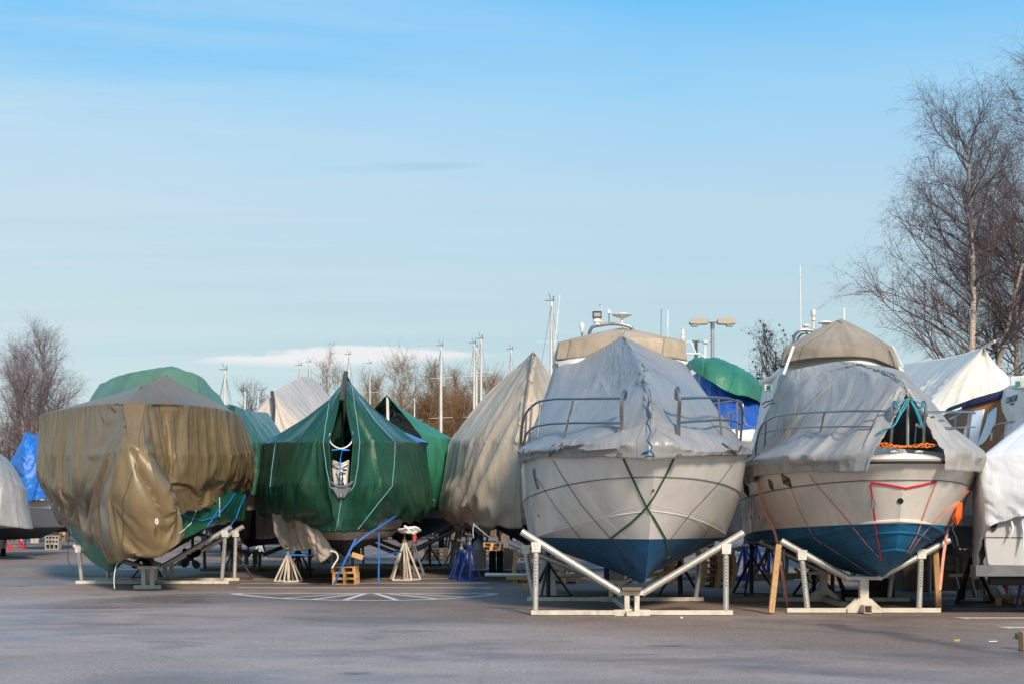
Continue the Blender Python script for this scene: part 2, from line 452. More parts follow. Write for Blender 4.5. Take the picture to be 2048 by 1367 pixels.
def gelcoat(name, top, bottom, z0, slope=0., line=None, rough=.22, zc=0., dirty=.25):
    """hull paint: gelcoat above the waterline, dull antifouling below"""
    t = NT(name); P = t.pos(); s = t.n('ShaderNodeSeparateXYZ'); t.l(P, s.inputs[0])
    zz = t.math('ADD', s.outputs[2], t.math('MULTIPLY', t.math('SUBTRACT', s.outputs[1], zc), slope))
    below = t.math('LESS_THAN', zz, z0)
    n = t.noise(P, 1.3, 6, .65); n2 = t.noise(t.map(P, (4, 4, .5)), 1.5, 5, .6)
    ct = t.ramp(n, [(.3, tuple(x * .88 for x in top)), (.7, top)])
    g = t.ramp(n2, [(.5, 0), (.8, 1)]); ct = t.mix(t.math('MULTIPLY', g, dirty), ct, tuple(x * .45 for x in top))
    cb = t.ramp(t.noise(P, 2.5, 8, .75), [(.3, tuple(x * .55 for x in bottom)), (.55, bottom), (.75, tuple(min(1, x * 1.5 + .012) for x in bottom))])
    c = t.mix(below, ct, cb)
    if line:
        lo, hi, lc = line
        lm = t.math('MULTIPLY', t.math('GREATER_THAN', zz, lo), t.math('LESS_THAN', zz, hi)); c = t.mix(lm, c, lc)
    r = t.mix(below, (rough,) * 3, (.62,) * 3)
    nb = t.bump(t.noise(P, 3., 3, .5), .04, .05); nb = t.bump(t.noise(P, 40., 4, .6), .03, .004, nb)
    return t.set(Base_Color=c, Roughness=r, Normal=nb)

def wood(name, col):
    t = NT(name); P = t.coord('Object')
    n = t.noise(t.map(P, (1.2, 1.2, 1.2)), 9, 6, .65, 1.2); n2 = t.noise(P, 1.6, 3)
    c = t.ramp(n, [(.3, tuple(x * .6 for x in col)), (.65, col)]); c = t.mix(t.math('MULTIPLY', n2, .3), c, (.16, .13, .1))
    return t.set(Base_Color=c, Roughness=.75, Normal=t.bump(n, .3, .01))

def galv(name, col=(.52, .50, .46), rough=.42, metal=.55, rust=.25):
    t = NT(name); P = t.coord('Object')
    v = t.n('ShaderNodeTexVoronoi'); v.inputs['Scale'].default_value = 40; t.l(P, v.inputs['Vector'])
    c = t.mix(.35, col, v.outputs['Color'], 'SOFT_LIGHT')
    c = t.mix(t.math('MULTIPLY', t.ramp(t.noise(P, 5, 6, .7), [(.55, 0), (.75, 1)]), rust), c, (.17, .08, .035))
    return t.set(Base_Color=c, Roughness=t.ramp(t.noise(P, 12), [(.3, rough - .1), (.7, rough + .15)]), Metallic=metal)

M = {}
M['tan_tarp'] = tarp('tan_tarp', (.205, .142, .066), .36, .2, 2.6, 1.1, (.13, .095, .05), .4, .6, trans=.06)
M['tan_tarp_inside'] = tarp('tan_tarp_inside', (.24, .165, .08), .42, .2, 2.6, 1.1, (.1, .075, .04), .3, .6)
M['green_tarp'] = tarp('green_tarp', (.011, .072, .036), .36, .3, 2.0, 1.1, (.03, .05, .04), .3, .38, trans=.04)
M['light_green_tarp'] = tarp('light_green_tarp', (.035, .22, .13), .38, .25, 2.0, 1.0, (.06, .12, .09), .3, .55, trans=.12)
M['mid_green_tarp'] = tarp('mid_green_tarp', (.012, .14, .075), .36, .25, 2.0, 1.1, (.03, .06, .045), .3, .55)
M['sage_tarp'] = tarp('sage_tarp', (.10, .21, .135), .40, .22, 2.0, 1.0, (.09, .13, .1), .3, .55, trans=.05)
M['teal_green_tarp'] = tarp('teal_green_tarp', (.045, .13, .10), .28, .25, 2.0, 1.0, (.08, .13, .11), .3, .55)
M['cream_tarp'] = tarp('cream_tarp', (.55, .46, .36), .55, .14, 2.2, 1.0, (.30, .24, .17), .45, .4, trans=.08)
M['pale_tarp'] = tarp('pale_tarp', (.60, .53, .47), .5, .14, .8, 1.0, (.36, .26, .15), .55, .4, trans=.08)
M['grey_tarp'] = tarp('grey_tarp', (.29, .29, .29), .38, .16, 2.2, .9, (.22, .2, .17), .4, .55, trans=.05)
M['warm_grey_tarp'] = tarp('warm_grey_tarp', (.37, .355, .33), .45, .16, 1.9, .9, (.24, .21, .16), .5, .5, trans=.05)
M['taupe_canvas'] = tarp('taupe_canvas', (.30, .255, .20), .75, .18, 1.1, .8, (.1, .09, .07), .6, .25)
M['sand_canvas'] = tarp('sand_canvas', (.44, .355, .26), .7, .18, .55, .9, (.2, .15, .1), .6, .25)
M['white_tarp'] = tarp('white_tarp', (.80, .76, .68), .5, .08, 1.3, .9, (.5, .44, .33), .4, .4, trans=.1)
M['shrink_wrap'] = tarp('shrink_wrap', (.78, .79, .82), .32, .05, 0, 1.3, (.6, .6, .6), .2, .5, trans=.1, dust=.1)
M['silver_tarp'] = tarp('silver_tarp', (.42, .41, .40), .33, .15, 1.8, 1.2, (.25, .23, .2), .4, .6)
M['blue_tarp'] = tarp('blue_tarp', (.015, .17, .60), .46, .2, 2.0, 1.2, (.03, .12, .35), .3, .6, trans=.06)
M['royal_tarp'] = tarp('royal_tarp', (.012, .085, .45), .33, .2, 2.0, 1.1, (.03, .08, .25), .3, .55)
M['sky_tarp'] = tarp('sky_tarp', (.05, .16, .42), .42, .2, 2.0, 1.0, (.1, .2, .4), .3, .55)
M['brown_canvas'] = tarp('brown_canvas', (.25, .13, .065), .7, .15, 0, .8, (.14, .08, .04), .4, .3)
M['navy_canvas'] = tarp('navy_canvas', (.02, .028, .085), .7, .2, 0, .6, (.03, .03, .06), .2, .3)
M['gelcoat'] = plain('gelcoat', (.72, .69, .63), .25, 0, .06, 2)
M['white_paint'] = plain('white_paint', (.76, .74, .69), .4, 0, .08, 4, dirt=(.4, .35, .28))
M['cream_steel'] = plain('cream_steel', (.60, .53, .43), .55, 0, .16, 5, .25, dirt=(.20, .13, .08))
M['galv'] = galv('galvanised_steel')
M['pale_galv'] = galv('pale_galvanised', (.62, .60, .55), .5, .35, .15)
M['steel'] = plain('stainless_steel', (.36, .35, .34), .3, 1.0, .1, 5)
M['black_steel'] = plain('black_steel', (.02, .021, .022), .5, 0, .25, 5)
M['blue_steel'] = plain('blue_steel', (.02, .06, .30), .45, 0, .25, 6)
M['red_steel'] = plain('red_steel', (.55, .03, .04), .45, 0, .2, 6)
M['grey_steel'] = plain('grey_steel', (.13, .135, .14), .6, 0, .25, 5, .2, dirt=(.07, .065, .06))
M['lumber'] = wood('lumber', (.62, .36, .15))
M['pallet_wood'] = wood('pallet_wood', (.78, .43, .17))
M['old_wood'] = wood('old_wood', (.22, .16, .11))
M['dark_ply'] = wood('dark_ply', (.16, .105, .06))
M['rubber'] = plain('rubber', (.015, .015, .016), .7, 0, .2, 8)
M['black_glass'] = plain('dark_window', (.012, .014, .017), .06, 0, .1, 2)
M['concrete'] = plain('concrete_block', (.40, .36, .30), .9, 0, .18, 12, .5)
M['blue_rope'] = plain('blue_rope', (.02, .25, .75), .6, 0, .2, 30)
M['pale_blue_rope'] = plain('pale_blue_rope', (.30, .55, .66), .6, 0, .2, 30)
M['teal_rope'] = plain('teal_rope', (.03, .28, .34), .6, 0, .3, 30)
M['dull_blue_rope'] = plain('dull_blue_rope', (.17, .38, .48), .7, 0, .2, 30)
M['twig_dark'] = plain('blackish_twig', (.05, .034, .032), .8, 0, .3, 2)
M['navy_cord'] = plain('navy_cord', (.015, .10, .22), .6, 0, .3, 30)
M['twig_pale'] = plain('pale_twig', (.20, .155, .155), .8, 0, .3, 2)
M['white_rope'] = plain('white_rope', (.72, .70, .62), .7, 0, .1, 30)
M['green_strap'] = plain('green_strap', (.012, .085, .04), .6, 0, .2, 20)
M['light_green_strap'] = plain('light_green_strap', (.15, .42, .04), .6, 0, .25, 20)
M['red_strap'] = plain('red_strap', (.70, .025, .05), .55, 0, .15, 20)
M['pink_strap'] = plain('pink_strap', (.75, .30, .22), .6, 0, .2, 9)
M['dark_strap'] = plain('dark_strap', (.05, .05, .05), .5, 0, .2, 20)
M['blue_strap'] = plain('blue_strap', (.008, .12, .42), .6, 0, .2, 20)
M['orange_cloth'] = plain('orange_cloth', (.85, .13, .015), .6, 0, .15, 8, .4)
M['orange_rope'] = plain('orange_rope', (.85, .22, .02), .6, 0, .2, 20)
M['black_cloth'] = plain('black_cloth', (.02, .02, .022), .8, 0, .2, 8)
M['bronze'] = plain('dark_bronze', (.018, .016, .014), .45, .3, .2, 8)
M['mast_alloy'] = plain('mast_alloy', (.66, .62, .56), .4, .25, .1, 3)
M['dark_alloy'] = plain('dark_alloy', (.10, .10, .10), .5, .4, .1, 3)
M['lens'] = plain('lamp_glass', (.30, .32, .33), .12, 0, .1, 4)
M['lamp_housing'] = plain('lamp_housing', (.42, .36, .28), .5, 0, .1, 6)
M['lamp_pole'] = plain('lamp_pole', (.30, .33, .34), .45, .4, .1, 4)
M['plastic_blue'] = plain('plastic_jug', (.40, .58, .70), .35, 0, .1, 4)
M['red_plastic'] = plain('red_plastic', (.55, .05, .06), .4, 0, .1, 4)
M['car_paint'] = plain('car_paint', (.10, .12, .13), .2, .4, .1, 4)
M['letter'] = plain('dark_lettering', (.01, .02, .03), .4, 0, .05, 4)
M['white_letter'] = plain('white_lettering', (.75, .75, .72), .4, 0, .05, 4)
M['green_glass'] = plain('green_glass', (.02, .20, .18), .12, 0, .1, 4)
M['dark_interior'] = plain('dark_interior', (.006, .006, .007), .9, 0, .2, 4)
M['clear_vinyl'] = plain('window_vinyl', (.55, .62, .68), .12, 0, .12, 2)

def bark(name, birch=True):
    t = NT(name); P = t.pos()
    if birch:
        n = t.noise(t.map(P, (3, 3, 9)), 1.6, 5, .7); n2 = t.noise(P, .6, 4)
        c = t.ramp(n, [(.36, (.05, .035, .03)), (.45, (.52, .42, .34)), (.75, (.72, .62, .54))])
        c = t.mix(t.math('MULTIPLY', n2, .35), c, (.25, .18, .14))
    else:
        c = t.ramp(t.noise(P, 3, 5), [(.3, (.11, .065, .035)), (.7, (.22, .14, .075))])
    return t.set(Base_Color=c, Roughness=.85)
M['birch_bark'] = bark('birch_bark'); M['brown_bark'] = bark('brown_bark', False)
M['twig'] = plain('dark_twig', (.105, .074, .074), .8, 0, .25, 2)
M['twig_brown'] = plain('brown_twig', (.27, .155, .07), .8, 0, .3, .5)
M['twig_red'] = plain('red_twig', (.19, .115, .10), .8, 0, .3, .5)
M['seed'] = plain('dry_seed', (.07, .04, .03), .9, 0, .3, 3)
M['hedge'] = plain('hedge_twigs', (.10, .07, .045), .9, 0, .4, .6)
# ================================================================ camera, light, sky, ground
cam = bpy.data.cameras.new('camera'); co = bpy.data.objects.new('camera', cam); COL.objects.link(co)
co.location = (0, 0, CH); co.rotation_euler = (R(90), 0, 0)
cam.sensor_width = 36; cam.lens = 50 * F / 2844.44; cam.shift_y = (HZ - 683.5) / 2048; cam.clip_end = 3000; cam.clip_start = .1
scene.camera = co
scene.view_settings.view_transform = 'Standard'; scene.view_settings.look = 'None'; scene.view_settings.exposure = EXPO
scene.view_settings.gamma = 1

def sky():
    w = bpy.data.worlds.new('World'); scene.world = w; w.use_nodes = True
    nt = w.node_tree; bg = nt.nodes['Background']
    t = NT.__new__(NT); t.t = nt
    s = t.n('ShaderNodeTexSky'); s.sky_type = 'NISHITA'; s.sun_disc = False
    s.sun_elevation = R(SUN_EL); s.sun_rotation = R(SUN_ROT); s.air_density = 1.3; s.dust_density = .6; s.ozone_density = 4.0; s.altitude = 0
    d = t.coord('Generated')
    x = t.n('ShaderNodeSeparateXYZ'); t.l(d, x.inputs[0])
    # thin cirrus veil: long soft bands, denser near the horizon
    zz = t.math('ADD', t.math('MAXIMUM', x.outputs[2], 0.), .06)
    v = t.n('ShaderNodeCombineXYZ'); t.l(t.math('DIVIDE', x.outputs[0], zz), v.inputs[0]); t.l(t.math('DIVIDE', x.outputs[1], zz), v.inputs[1])
    n1 = t.noise(t.map(v.outputs[0], (.35, 1.6, 1), (0, 0, .25)), .55, 7, .62, .8)
    n2 = t.noise(t.map(v.outputs[0], (.12, .35, 1), (0, 0, -.2)), .7, 4, .5, .4)
    veil = t.ramp(t.math('ADD', t.math('MULTIPLY', n1, .5), t.math('MULTIPLY', n2, .6)), [(.47, 0), (.68, 1)])
    low = t.ramp(x.outputs[2], [(0, .98), (.10, .93), (.2, .68), (.33, .16), (.5, .0)])
    c = s.outputs[0]
    hs = t.n('ShaderNodeHueSaturation'); hs.inputs['Saturation'].default_value = SKY_SAT; hs.inputs['Hue'].default_value = SKY_HUE; t.l(c, hs.inputs['Color']); c = hs.outputs[0]
    c = t.mix(1.0, c, SKY_TINT, 'MULTIPLY')
    haze = SKY_HAZE
    g = t.ramp(x.outputs[2], [(0, (3.85/8, 4.65/8, 5.05/8)), (.14, (3.7/8, 4.68/8, 5.25/8)), (.213, (3.5/8, 4.85/8, 5.95/8)), (.28, (2.45/8, 4.75/8, 6.8/8)), (.345, (.40/8, 3.7/8, 7.3/8)), (.7, (.8/8, 2.8/8, 5.8/8))])
    g = t.mix(1.0, g, (8., 8., 8.), 'MULTIPLY'); c = t.mix(.85, c, g)
    left = t.ramp(t.math('ADD', .5, x.outputs[0]), [(.15, 1), (.6, .25)])
    c = t.mix(t.math('MULTIPLY', t.math('MULTIPLY', veil, left), .85), c, (5.2, 5.9, 6.25))
    n3 = t.noise(t.map(v.outputs[0], (.10, 1.1, 1), (0, 0, .12), (4, 2, 0)), 1.0, 6, .6, .5)
    c = t.mix(t.math('MULTIPLY', t.ramp(n3, [(.55, 0), (.75, 1)]), .22), c, (2.9, 4.1, 5.2))
    # the one long lens-shaped cloud low over the masts
    yy = t.math('MAXIMUM', x.outputs[1], .05)
    a = t.math('DIVIDE', x.outputs[0], yy); e = t.math('DIVIDE', x.outputs[2], yy)
    cv = t.n('ShaderNodeCombineXYZ'); t.l(a, cv.inputs[0]); t.l(e, cv.inputs[1])
    wob = t.math('MULTIPLY', t.math('SUBTRACT', t.noise(t.map(cv.outputs[0], (16, 60, 1)), 1.6, 6, .6), .5), .016)
    wob = t.math('ADD', wob, t.math('MULTIPLY', t.math('SUBTRACT', t.noise(t.map(cv.outputs[0], (50, 120, 1)), 1.6, 6, .6), .5), .006))
    ax = t.math('DIVIDE', t.math('SUBTRACT', a, -.118), .118); ax2 = t.math('MULTIPLY', ax, ax)
    half = t.math('MULTIPLY', t.math('SUBTRACT', 1., ax2, clamp=True), .0078)
    mid = t.math('ADD', t.math('MULTIPLY', t.math('ADD', a, .118), .02), .1105)
    top = t.math('SUBTRACT', t.math('ADD', mid, t.math('ADD', half, t.math('MULTIPLY', wob, t.math('SUBTRACT', 1., ax2, clamp=True)))), e)
    bot = t.math('SUBTRACT', e, t.math('SUBTRACT', mid, half))
    cl = t.math('MULTIPLY', t.ramp(t.math('MULTIPLY', top, 100), [(0, 0), (.28, 1)]), t.ramp(t.math('MULTIPLY', bot, 100), [(0, 0), (.6, 1)]))
    cl = t.math('MULTIPLY', cl, t.math('GREATER_THAN', x.outputs[1], .1))
    c = t.mix(t.math('MULTIPLY', cl, .85), c, SKY_CLOUD)
    # a faint grey wisp high over the middle of the yard
    sx = t.math('DIVIDE', t.math('ADD', a, .078), .062); sy = t.math('DIVIDE', t.math('SUBTRACT', t.math('SUBTRACT', e, .2465), t.math('MULTIPLY', a, .03)), .0042)
    ws = t.math('SUBTRACT', 1., t.math('ADD', t.math('MULTIPLY', sx, sx), t.math('MULTIPLY', sy, sy)), clamp=True)
    ws = t.math('MULTIPLY', ws, t.ramp(t.noise(t.map(cv.outputs[0], (10, 80, 1)), 1.6, 5, .6), [(.3, .2), (.7, 1)])); ws = t.math('MULTIPLY', ws, t.math('GREATER_THAN', x.outputs[1], .1))
    c = t.mix(t.math('MULTIPLY', ws, .34), c, (2.2, 3.3, 4.3))
    nt.links.new(c, bg.inputs[0]); bg.inputs[1].default_value = SKY_STR
sky()
sl = bpy.data.lights.new('sun', 'SUN'); so = bpy.data.objects.new('sun', sl); COL.objects.link(so)
sl.energy = SUN_STR; sl.angle = R(SUN_ANG); sl.color = SUN_COL
_sd = Vector((math.sin(R(SUN_ROT)) * math.cos(R(SUN_EL)), math.cos(R(SUN_ROT)) * math.cos(R(SUN_EL)), math.sin(R(SUN_EL))))
so.rotation_euler = (-_sd).to_track_quat('-Z', 'Y').to_euler(); so.location = _sd * 60

def asphalt():
    t = NT('asphalt'); P = t.pos()
    big = t.noise(t.map(P, (.10, .22, 1)), 1., 5, .6, .6); mid = t.noise(P, .9, 6, .65); fine = t.noise(P, 38, 3, .7); gr = t.noise(P, 11, 4, .7)
    sp = t.n('ShaderNodeSeparateXYZ'); t.l(P, sp.inputs[0])
    # shinier damp lane before the boats, its sky sheen painted as a paler colour
    edge = t.math('ADD', t.math('SUBTRACT', 22.5, sp.outputs[1]), t.math('MULTIPLY', t.math('SUBTRACT', t.noise(t.map(P, (.10, .10, 1)), 1.0, 5, .55, .5), .5), 22.))
    edge = t.math('SUBTRACT', edge, t.math('MULTIPLY', sp.outputs[0], 1.2))
    lane = t.ramp(t.math('MULTIPLY_ADD', edge, .08, .5, True), [(.30, 0), (.75, 1)])
    dry = t.ramp(big, [(.32, (.22, .162, .128)), (.5, (.28, .205, .162)), (.7, (.325, .242, .19))])
    damp_sheen = t.ramp(big, [(.32, (.31, .24, .208)), (.5, (.385, .30, .262)), (.7, (.44, .345, .305))])
    c = t.mix(lane, dry, damp_sheen)
    c = t.mix(t.math('MULTIPLY', t.ramp(mid, [(.45, 0), (.75, 1)]), .35), c, (.17, .135, .125))
    g8 = t.noise(t.map(P, (26, 9, 1)), 1.0, 4, .8); c = t.mix(.45, c, t.ramp(g8, [(.28, .14), (.5, .5), (.72, .90)]), 'OVERLAY')
    v = t.n('ShaderNodeTexVoronoi'); v.inputs['Scale'].default_value = 1.0; t.l(t.map(P, (22, 9, 1)), v.inputs['Vector'])
    st = t.ramp(v.outputs['Distance'], [(.0, 1), (.35, 0)])
    pick = t.math('GREATER_THAN', t.n('ShaderNodeSeparateColor').outputs[0], 2.)
    sc = t.n('ShaderNodeSeparateColor'); t.l(v.outputs['Color'], sc.inputs[0])
    stone = t.math('MULTIPLY', st, t.math('GREATER_THAN', sc.outputs[0], .80))
    c = t.mix(t.math('MULTIPLY', stone, .85), c, (.66, .60, .56))
    c = t.mix(t.math('MULTIPLY', t.ramp(fine, [(.4, 1), (.55, 0)]), .35), c, (.09, .082, .085))
    # damp patches and the tyre-worn dark seams
    damp = t.ramp(t.noise(t.map(P, (.13, .24, 1), (0, 0, .3), (3.1, 1.7, 0)), 1.0, 6, .60, .9), [(.50, 0), (.62, 1)])
    c = t.mix(t.math('MULTIPLY', damp, .62), c, (.13, .10, .10))
    oil = t.ramp(t.noise(t.map(P, (.5, 1.1, 1), (0, 0, 0), (7, 2, 0)), 1.0, 5, .6, .5), [(.60, 0), (.70, 1)]); c = t.mix(t.math('MULTIPLY', oil, .35), c, (.06, .053, .053))
    g0, g1 = G(1640, 1246), G(2120, 1322); dl = (g1 - g0); ll = dl.length; dl.normalize()
    px_ = t.math('SUBTRACT', sp.outputs[0], g0.x); py_ = t.math('SUBTRACT', sp.outputs[1], g0.y)
    al = t.math('ADD', t.math('MULTIPLY', px_, dl.x), t.math('MULTIPLY', py_, dl.y)); ac = t.math('ABSOLUTE', t.math('ADD', t.math('SUBTRACT', t.math('MULTIPLY', px_, dl.y), t.math('MULTIPLY', py_, dl.x)), t.math('MULTIPLY', t.math('SUBTRACT', t.noise(P, .9, 5, .6), .5), .9)))
    stk = t.math('MULTIPLY', t.ramp(ac, [(.08, 1), (.34, 0)]), t.math('MULTIPLY', t.math('GREATER_THAN', al, 0.), t.math('LESS_THAN', al, ll)))
    c = t.mix(t.math('MULTIPLY', stk, .6), c, (.07, .058, .055))
    blot = t.ramp(t.noise(t.map(P, (.32, .5, 1), (0, 0, .5), (11, 5, 0)), 1.0, 7, .68, .7), [(.54, 0), (.63, 1)]); c = t.mix(t.math('MULTIPLY', blot, .45), c, (.15, .115, .10))
    pale = t.ramp(t.noise(t.map(P, (.2, .3, 1), (0, 0, -.3), (2, 8, 0)), 1.0, 7, .65, .7), [(.56, 0), (.68, 1)]); c = t.mix(t.math('MULTIPLY', pale, .35), c, (.48, .41, .38))
    pud = t.ramp(t.noise(t.map(P, (.35, .5, 1), (0, 0, .2), (5, 13, 0)), 1.0, 4, .5, .3), [(.675, 0), (.70, 1)]); c = t.mix(t.math('MULTIPLY', pud, .6), c, (.06, .052, .052))
    crack = t.n('ShaderNodeTexVoronoi', feature='DISTANCE_TO_EDGE'); crack.inputs['Scale'].default_value = .16
    t.l(t.mix(.12, P, t.n('ShaderNodeTexNoise', i_Scale=.8).outputs['Color'], 'LINEAR_LIGHT'), crack.inputs['Vector'])
    ck = t.ramp(crack.outputs['Distance'], [(.0, 1), (.006, 0)])
    c = t.mix(t.math('MULTIPLY', ck, .12), c, (.03, .028, .028))
    r = t.math('SUBTRACT', t.math('SUBTRACT', t.ramp(mid, [(.3, .66), (.7, .82)]), t.math('MULTIPLY', damp, .34)), t.math('MULTIPLY', lane, .12)); r = t.math('SUBTRACT', r, t.math('MULTIPLY', pud, .36), clamp=True)
    nb = t.bump(gr, .25, .012); nb = t.bump(fine, .3, .006, nb); nb = t.bump(stone, .25, .005, nb)
    return t.set(Base_Color=c, Roughness=r, Normal=nb, Specular_IOR_Level=t.math('ADD', t.math('MULTIPLY_ADD', lane, .15, .2), t.math('MULTIPLY', damp, .25)))
M['asphalt'] = asphalt()
def faded_paint():
    t = NT('faded_road_paint'); P = t.pos()
    w = t.ramp(t.noise(P, 9, 7, .8), [(.30, (.24, .20, .17)), (.42, (.62, .58, .52)), (.8, (.78, .74, .68))])
    return t.set(Base_Color=w, Roughness=.7, Normal=t.bump(t.noise(P, 38, 3, .7), .4, .01))
M['paint'] = faded_paint()
mb = MB()
xs = [-1500, -200, -40, -15, 0, 15, 40, 200, 1500]; ys = [-200, 0, 10, 20, 40, 80, 200, 2600]
vs = [(x, y, 0) for y in ys for x in xs]; nx = len(xs)
mb.add(vs, [(j * nx + i, j * nx + i + 1, (j + 1) * nx + i + 1, (j + 1) * nx + i) for j in range(len(ys) - 1) for i in range(nx - 1)])
tag(mb.build('ground', M['asphalt'], smooth=0), kind='structure')

def stripe(mb, a, b, w, z=.004):
    a, b = Vector(a), Vector(b); d = (b - a).normalized(); n = Vector((-d.y, d.x, 0)) * w / 2
    mb.add([Vector((p.x, p.y, z)) for p in (a - n, b - n, b + n, a + n)], [(0, 1, 2, 3)])
def poly_stripe(mb, pts, w, z=.004):
    L, Rr = [], []
    for i, p in enumerate(pts):
        d = (pts[min(i + 1, len(pts) - 1)] - pts[max(i - 1, 0)]).normalized(); n = Vector((-d.y, d.x, 0)) * w / 2
        L.append(p + n); Rr.append(p - n)
    m = len(pts); mb.add([Vector((p.x, p.y, z)) for p in L + Rr], [(i, i + 1, m + i + 1, m + i) for i in range(m - 1)])
# the painted arrow head / hatched island in front of the green boat and the bay lines
mk = MB()
arcpts = arc([G(466, 1187), G(520, 1192.5), G(600, 1197.5), G(700, 1199.5), G(800, 1199.5), G(890, 1196.5), G(950, 1192), G(992, 1187.5)], 8)
poly_stripe(mk, arcpts, .16)
stripe(mk, G(466, 1186), G(992, 1186), .16, .0045)
for a, b in (((700, 1186.3), (560, 1196)), ((720, 1186.3), (625, 1198)), ((730, 1186.3), (690, 1199)), ((752, 1186.3), (793, 1199)), ((775, 1186.3), (875, 1197)), ((800, 1186.3), (930, 1193.5))):
    stripe(mk, G(*a), G(*b), .13, .005)
for x in (474, 984): stripe(mk, G(x - 12, 1186.8), G(x + 12, 1186.8), .32, .0055)
tag(mk.build('hatched_marking', M['paint'], smooth=0), kind='structure')
mk = MB()
stripe(mk, G(478, 1174.5), G(985, 1174.5), .24, .004); stripe(mk, G(480, 1166), G(980, 1165.5), .24, .004); stripe(mk, G(470, 1157), G(965, 1156), .24, .004); stripe(mk, G(600, 1140), G(965, 1140), .12, .004)
for p in ((973, 1175), (962, 1164.5), (484, 1174.5), (960, 1155)): stripe(mk, G(p[0] - 9, p[1]), G(p[0] + 9, p[1]), .3, .006)
for y, x in ((1235, 1905), (1254, 1990), (1217, 1882), (1207, 1760), (1196, 1800)):
    stripe(mk, G(x + 24, y), G(2400, y), .24, .004)
for x, y in ((1905, 1235), (1990, 1254)):
    a, b, c = G(x, y - 1.5), G(x + 34, y + 3.2), G(x + 28, y - .5)
    mk.add([(p.x, p.y, .0062) for p in (a, b, c)], [(0, 1, 2)])
stripe(mk, G(1540, 1186), G(1700, 1200), .12, .0044)
tag(mk.build('bay_line_marking', M['paint'], smooth=0), kind='structure')
# ================================================================ boat building helpers
def interp_line(line, n):                            # resample a (s, half, z) line to n points by its own length
    P = np.array(line, float); d = np.r_[0, np.cumsum(np.linalg.norm(np.diff(P, axis=0), axis=1))]
    return P
def hull(name, lines, m, parent, X0, Y0, yaw=0., step=.12, crease=(1, 2), rake=True):
    """lines: sheer .. keel, each a list of (s, half-width, z) from bow to stern, same count. yaw: bearing of the stern."""
    cy, sy = math.cos(yaw), math.sin(yaw)
    def wp(x, s, z): return Vector((X0 + x * cy + s * sy, Y0 + s * cy - x * sy, z))
    k = len(lines[0]); net = []
    for i in range(k - 1, 0, -1): net.append([wp(-L[i][1], L[i][0], L[i][2]) for L in lines])
    net.append([wp(0, L[0][0], L[0][2]) for L in lines])
    for i in range(1, k): net.append([wp(L[i][1], L[i][0], L[i][2]) for L in lines])
    S, bu, bv = net_grid(net, step, su=(k - 1,), sv=crease)
    me_rows = S
    o = grid_mesh(name, S, m, parent, None, 0, 28, np.stack(grid_uv(S), -1))
    # transom
    tr = list(S[0]) + list(S[-1][::-1]); mbt = MB(); mbt.add([Vector(p) for p in tr], [tuple(range(len(tr)))])
    mbt.build('transom', m, parent, 0)
    return o, S, bv, wp
def deck_of(S, m, parent, dz=-.03, name='deck'):
    nu = S.shape[0]; h = nu // 2; mb = MB(); vs = []; fs = []
    for i in range(h + 1):
        a, b = Vector(S[i, 0]), Vector(S[nu - 1 - i, 0])
        for t in (0, .25, .5, .75, 1): vs.append(a.lerp(b, t) + Vector((0, 0, dz + .10 * (1 - (2 * t - 1) ** 2) * min(1, (a - b).length))))
    for i in range(h):
        for j in range(4): fs.append((i*5+j, i*5+j+1, i*5+j+6, i*5+j+5))
    mb.add(vs, fs); return mb.build(name, m, parent)
def strip_row(S, row, r, m, parent, name, lift=.0, u0=0., u1=1., dz=0):
    nu = S.shape[0]; N = grid_normals(S); i0, i1 = int(u0 * (nu - 1)), int(u1 * (nu - 1))
    sgn = 1 if N[nu // 4, row][0] < 0 else -1
    pts = [Vector(S[i, row]) + Vector(N[i, row]) * sgn * lift + Vector((0, 0, dz)) for i in range(i0, i1 + 1)]
    return MB().tube(pts, r, 6).build(name, m, parent)
def simple_lines(L, B, zs, zk, rake=.9, full=.85, sheer=.12, chine=.42, zc=None, keel_rise=.0):
    """a plain planing or sailing hull of length L and beam B"""
    b = B / 2; zc = zc if zc is not None else zk + (zs - zk) * chine
    t = (0, .035, .1, .22, .4, .65, 1); w = (0, .38, .62, .86, 1, 1, .92); wc = (0, .22, .45, .70, .86, .9, .84)
    sh = [(L * a, b * c, zs + sheer * (1 - a) ** 2) for a, c in zip(t, w)]
    ch = [(rake * .55 + (L - rake * .55) * a, b * full * c, zc + .25 * (1 - a) ** 3) for a, c in zip(t, wc)]
    mid = [((x[0] + y[0]) / 2, (x[1] * .55 + y[1] * .45), (x[2] + y[2]) / 2) for x, y in zip(sh, ch)]
    ke = [(rake * 1.15 + (L - rake * 1.15) * a, 0, zk + .22 * max(0, 1 - a * 9) ** 2 + keel_rise * a) for a in t]
    bt = [((x[0] + y[0]) / 2, x[1] * .52, (x[2] * .46 + y[2] * .54)) for x, y in zip(ch, ke)]
    return [sh, mid, ch, bt, ke]

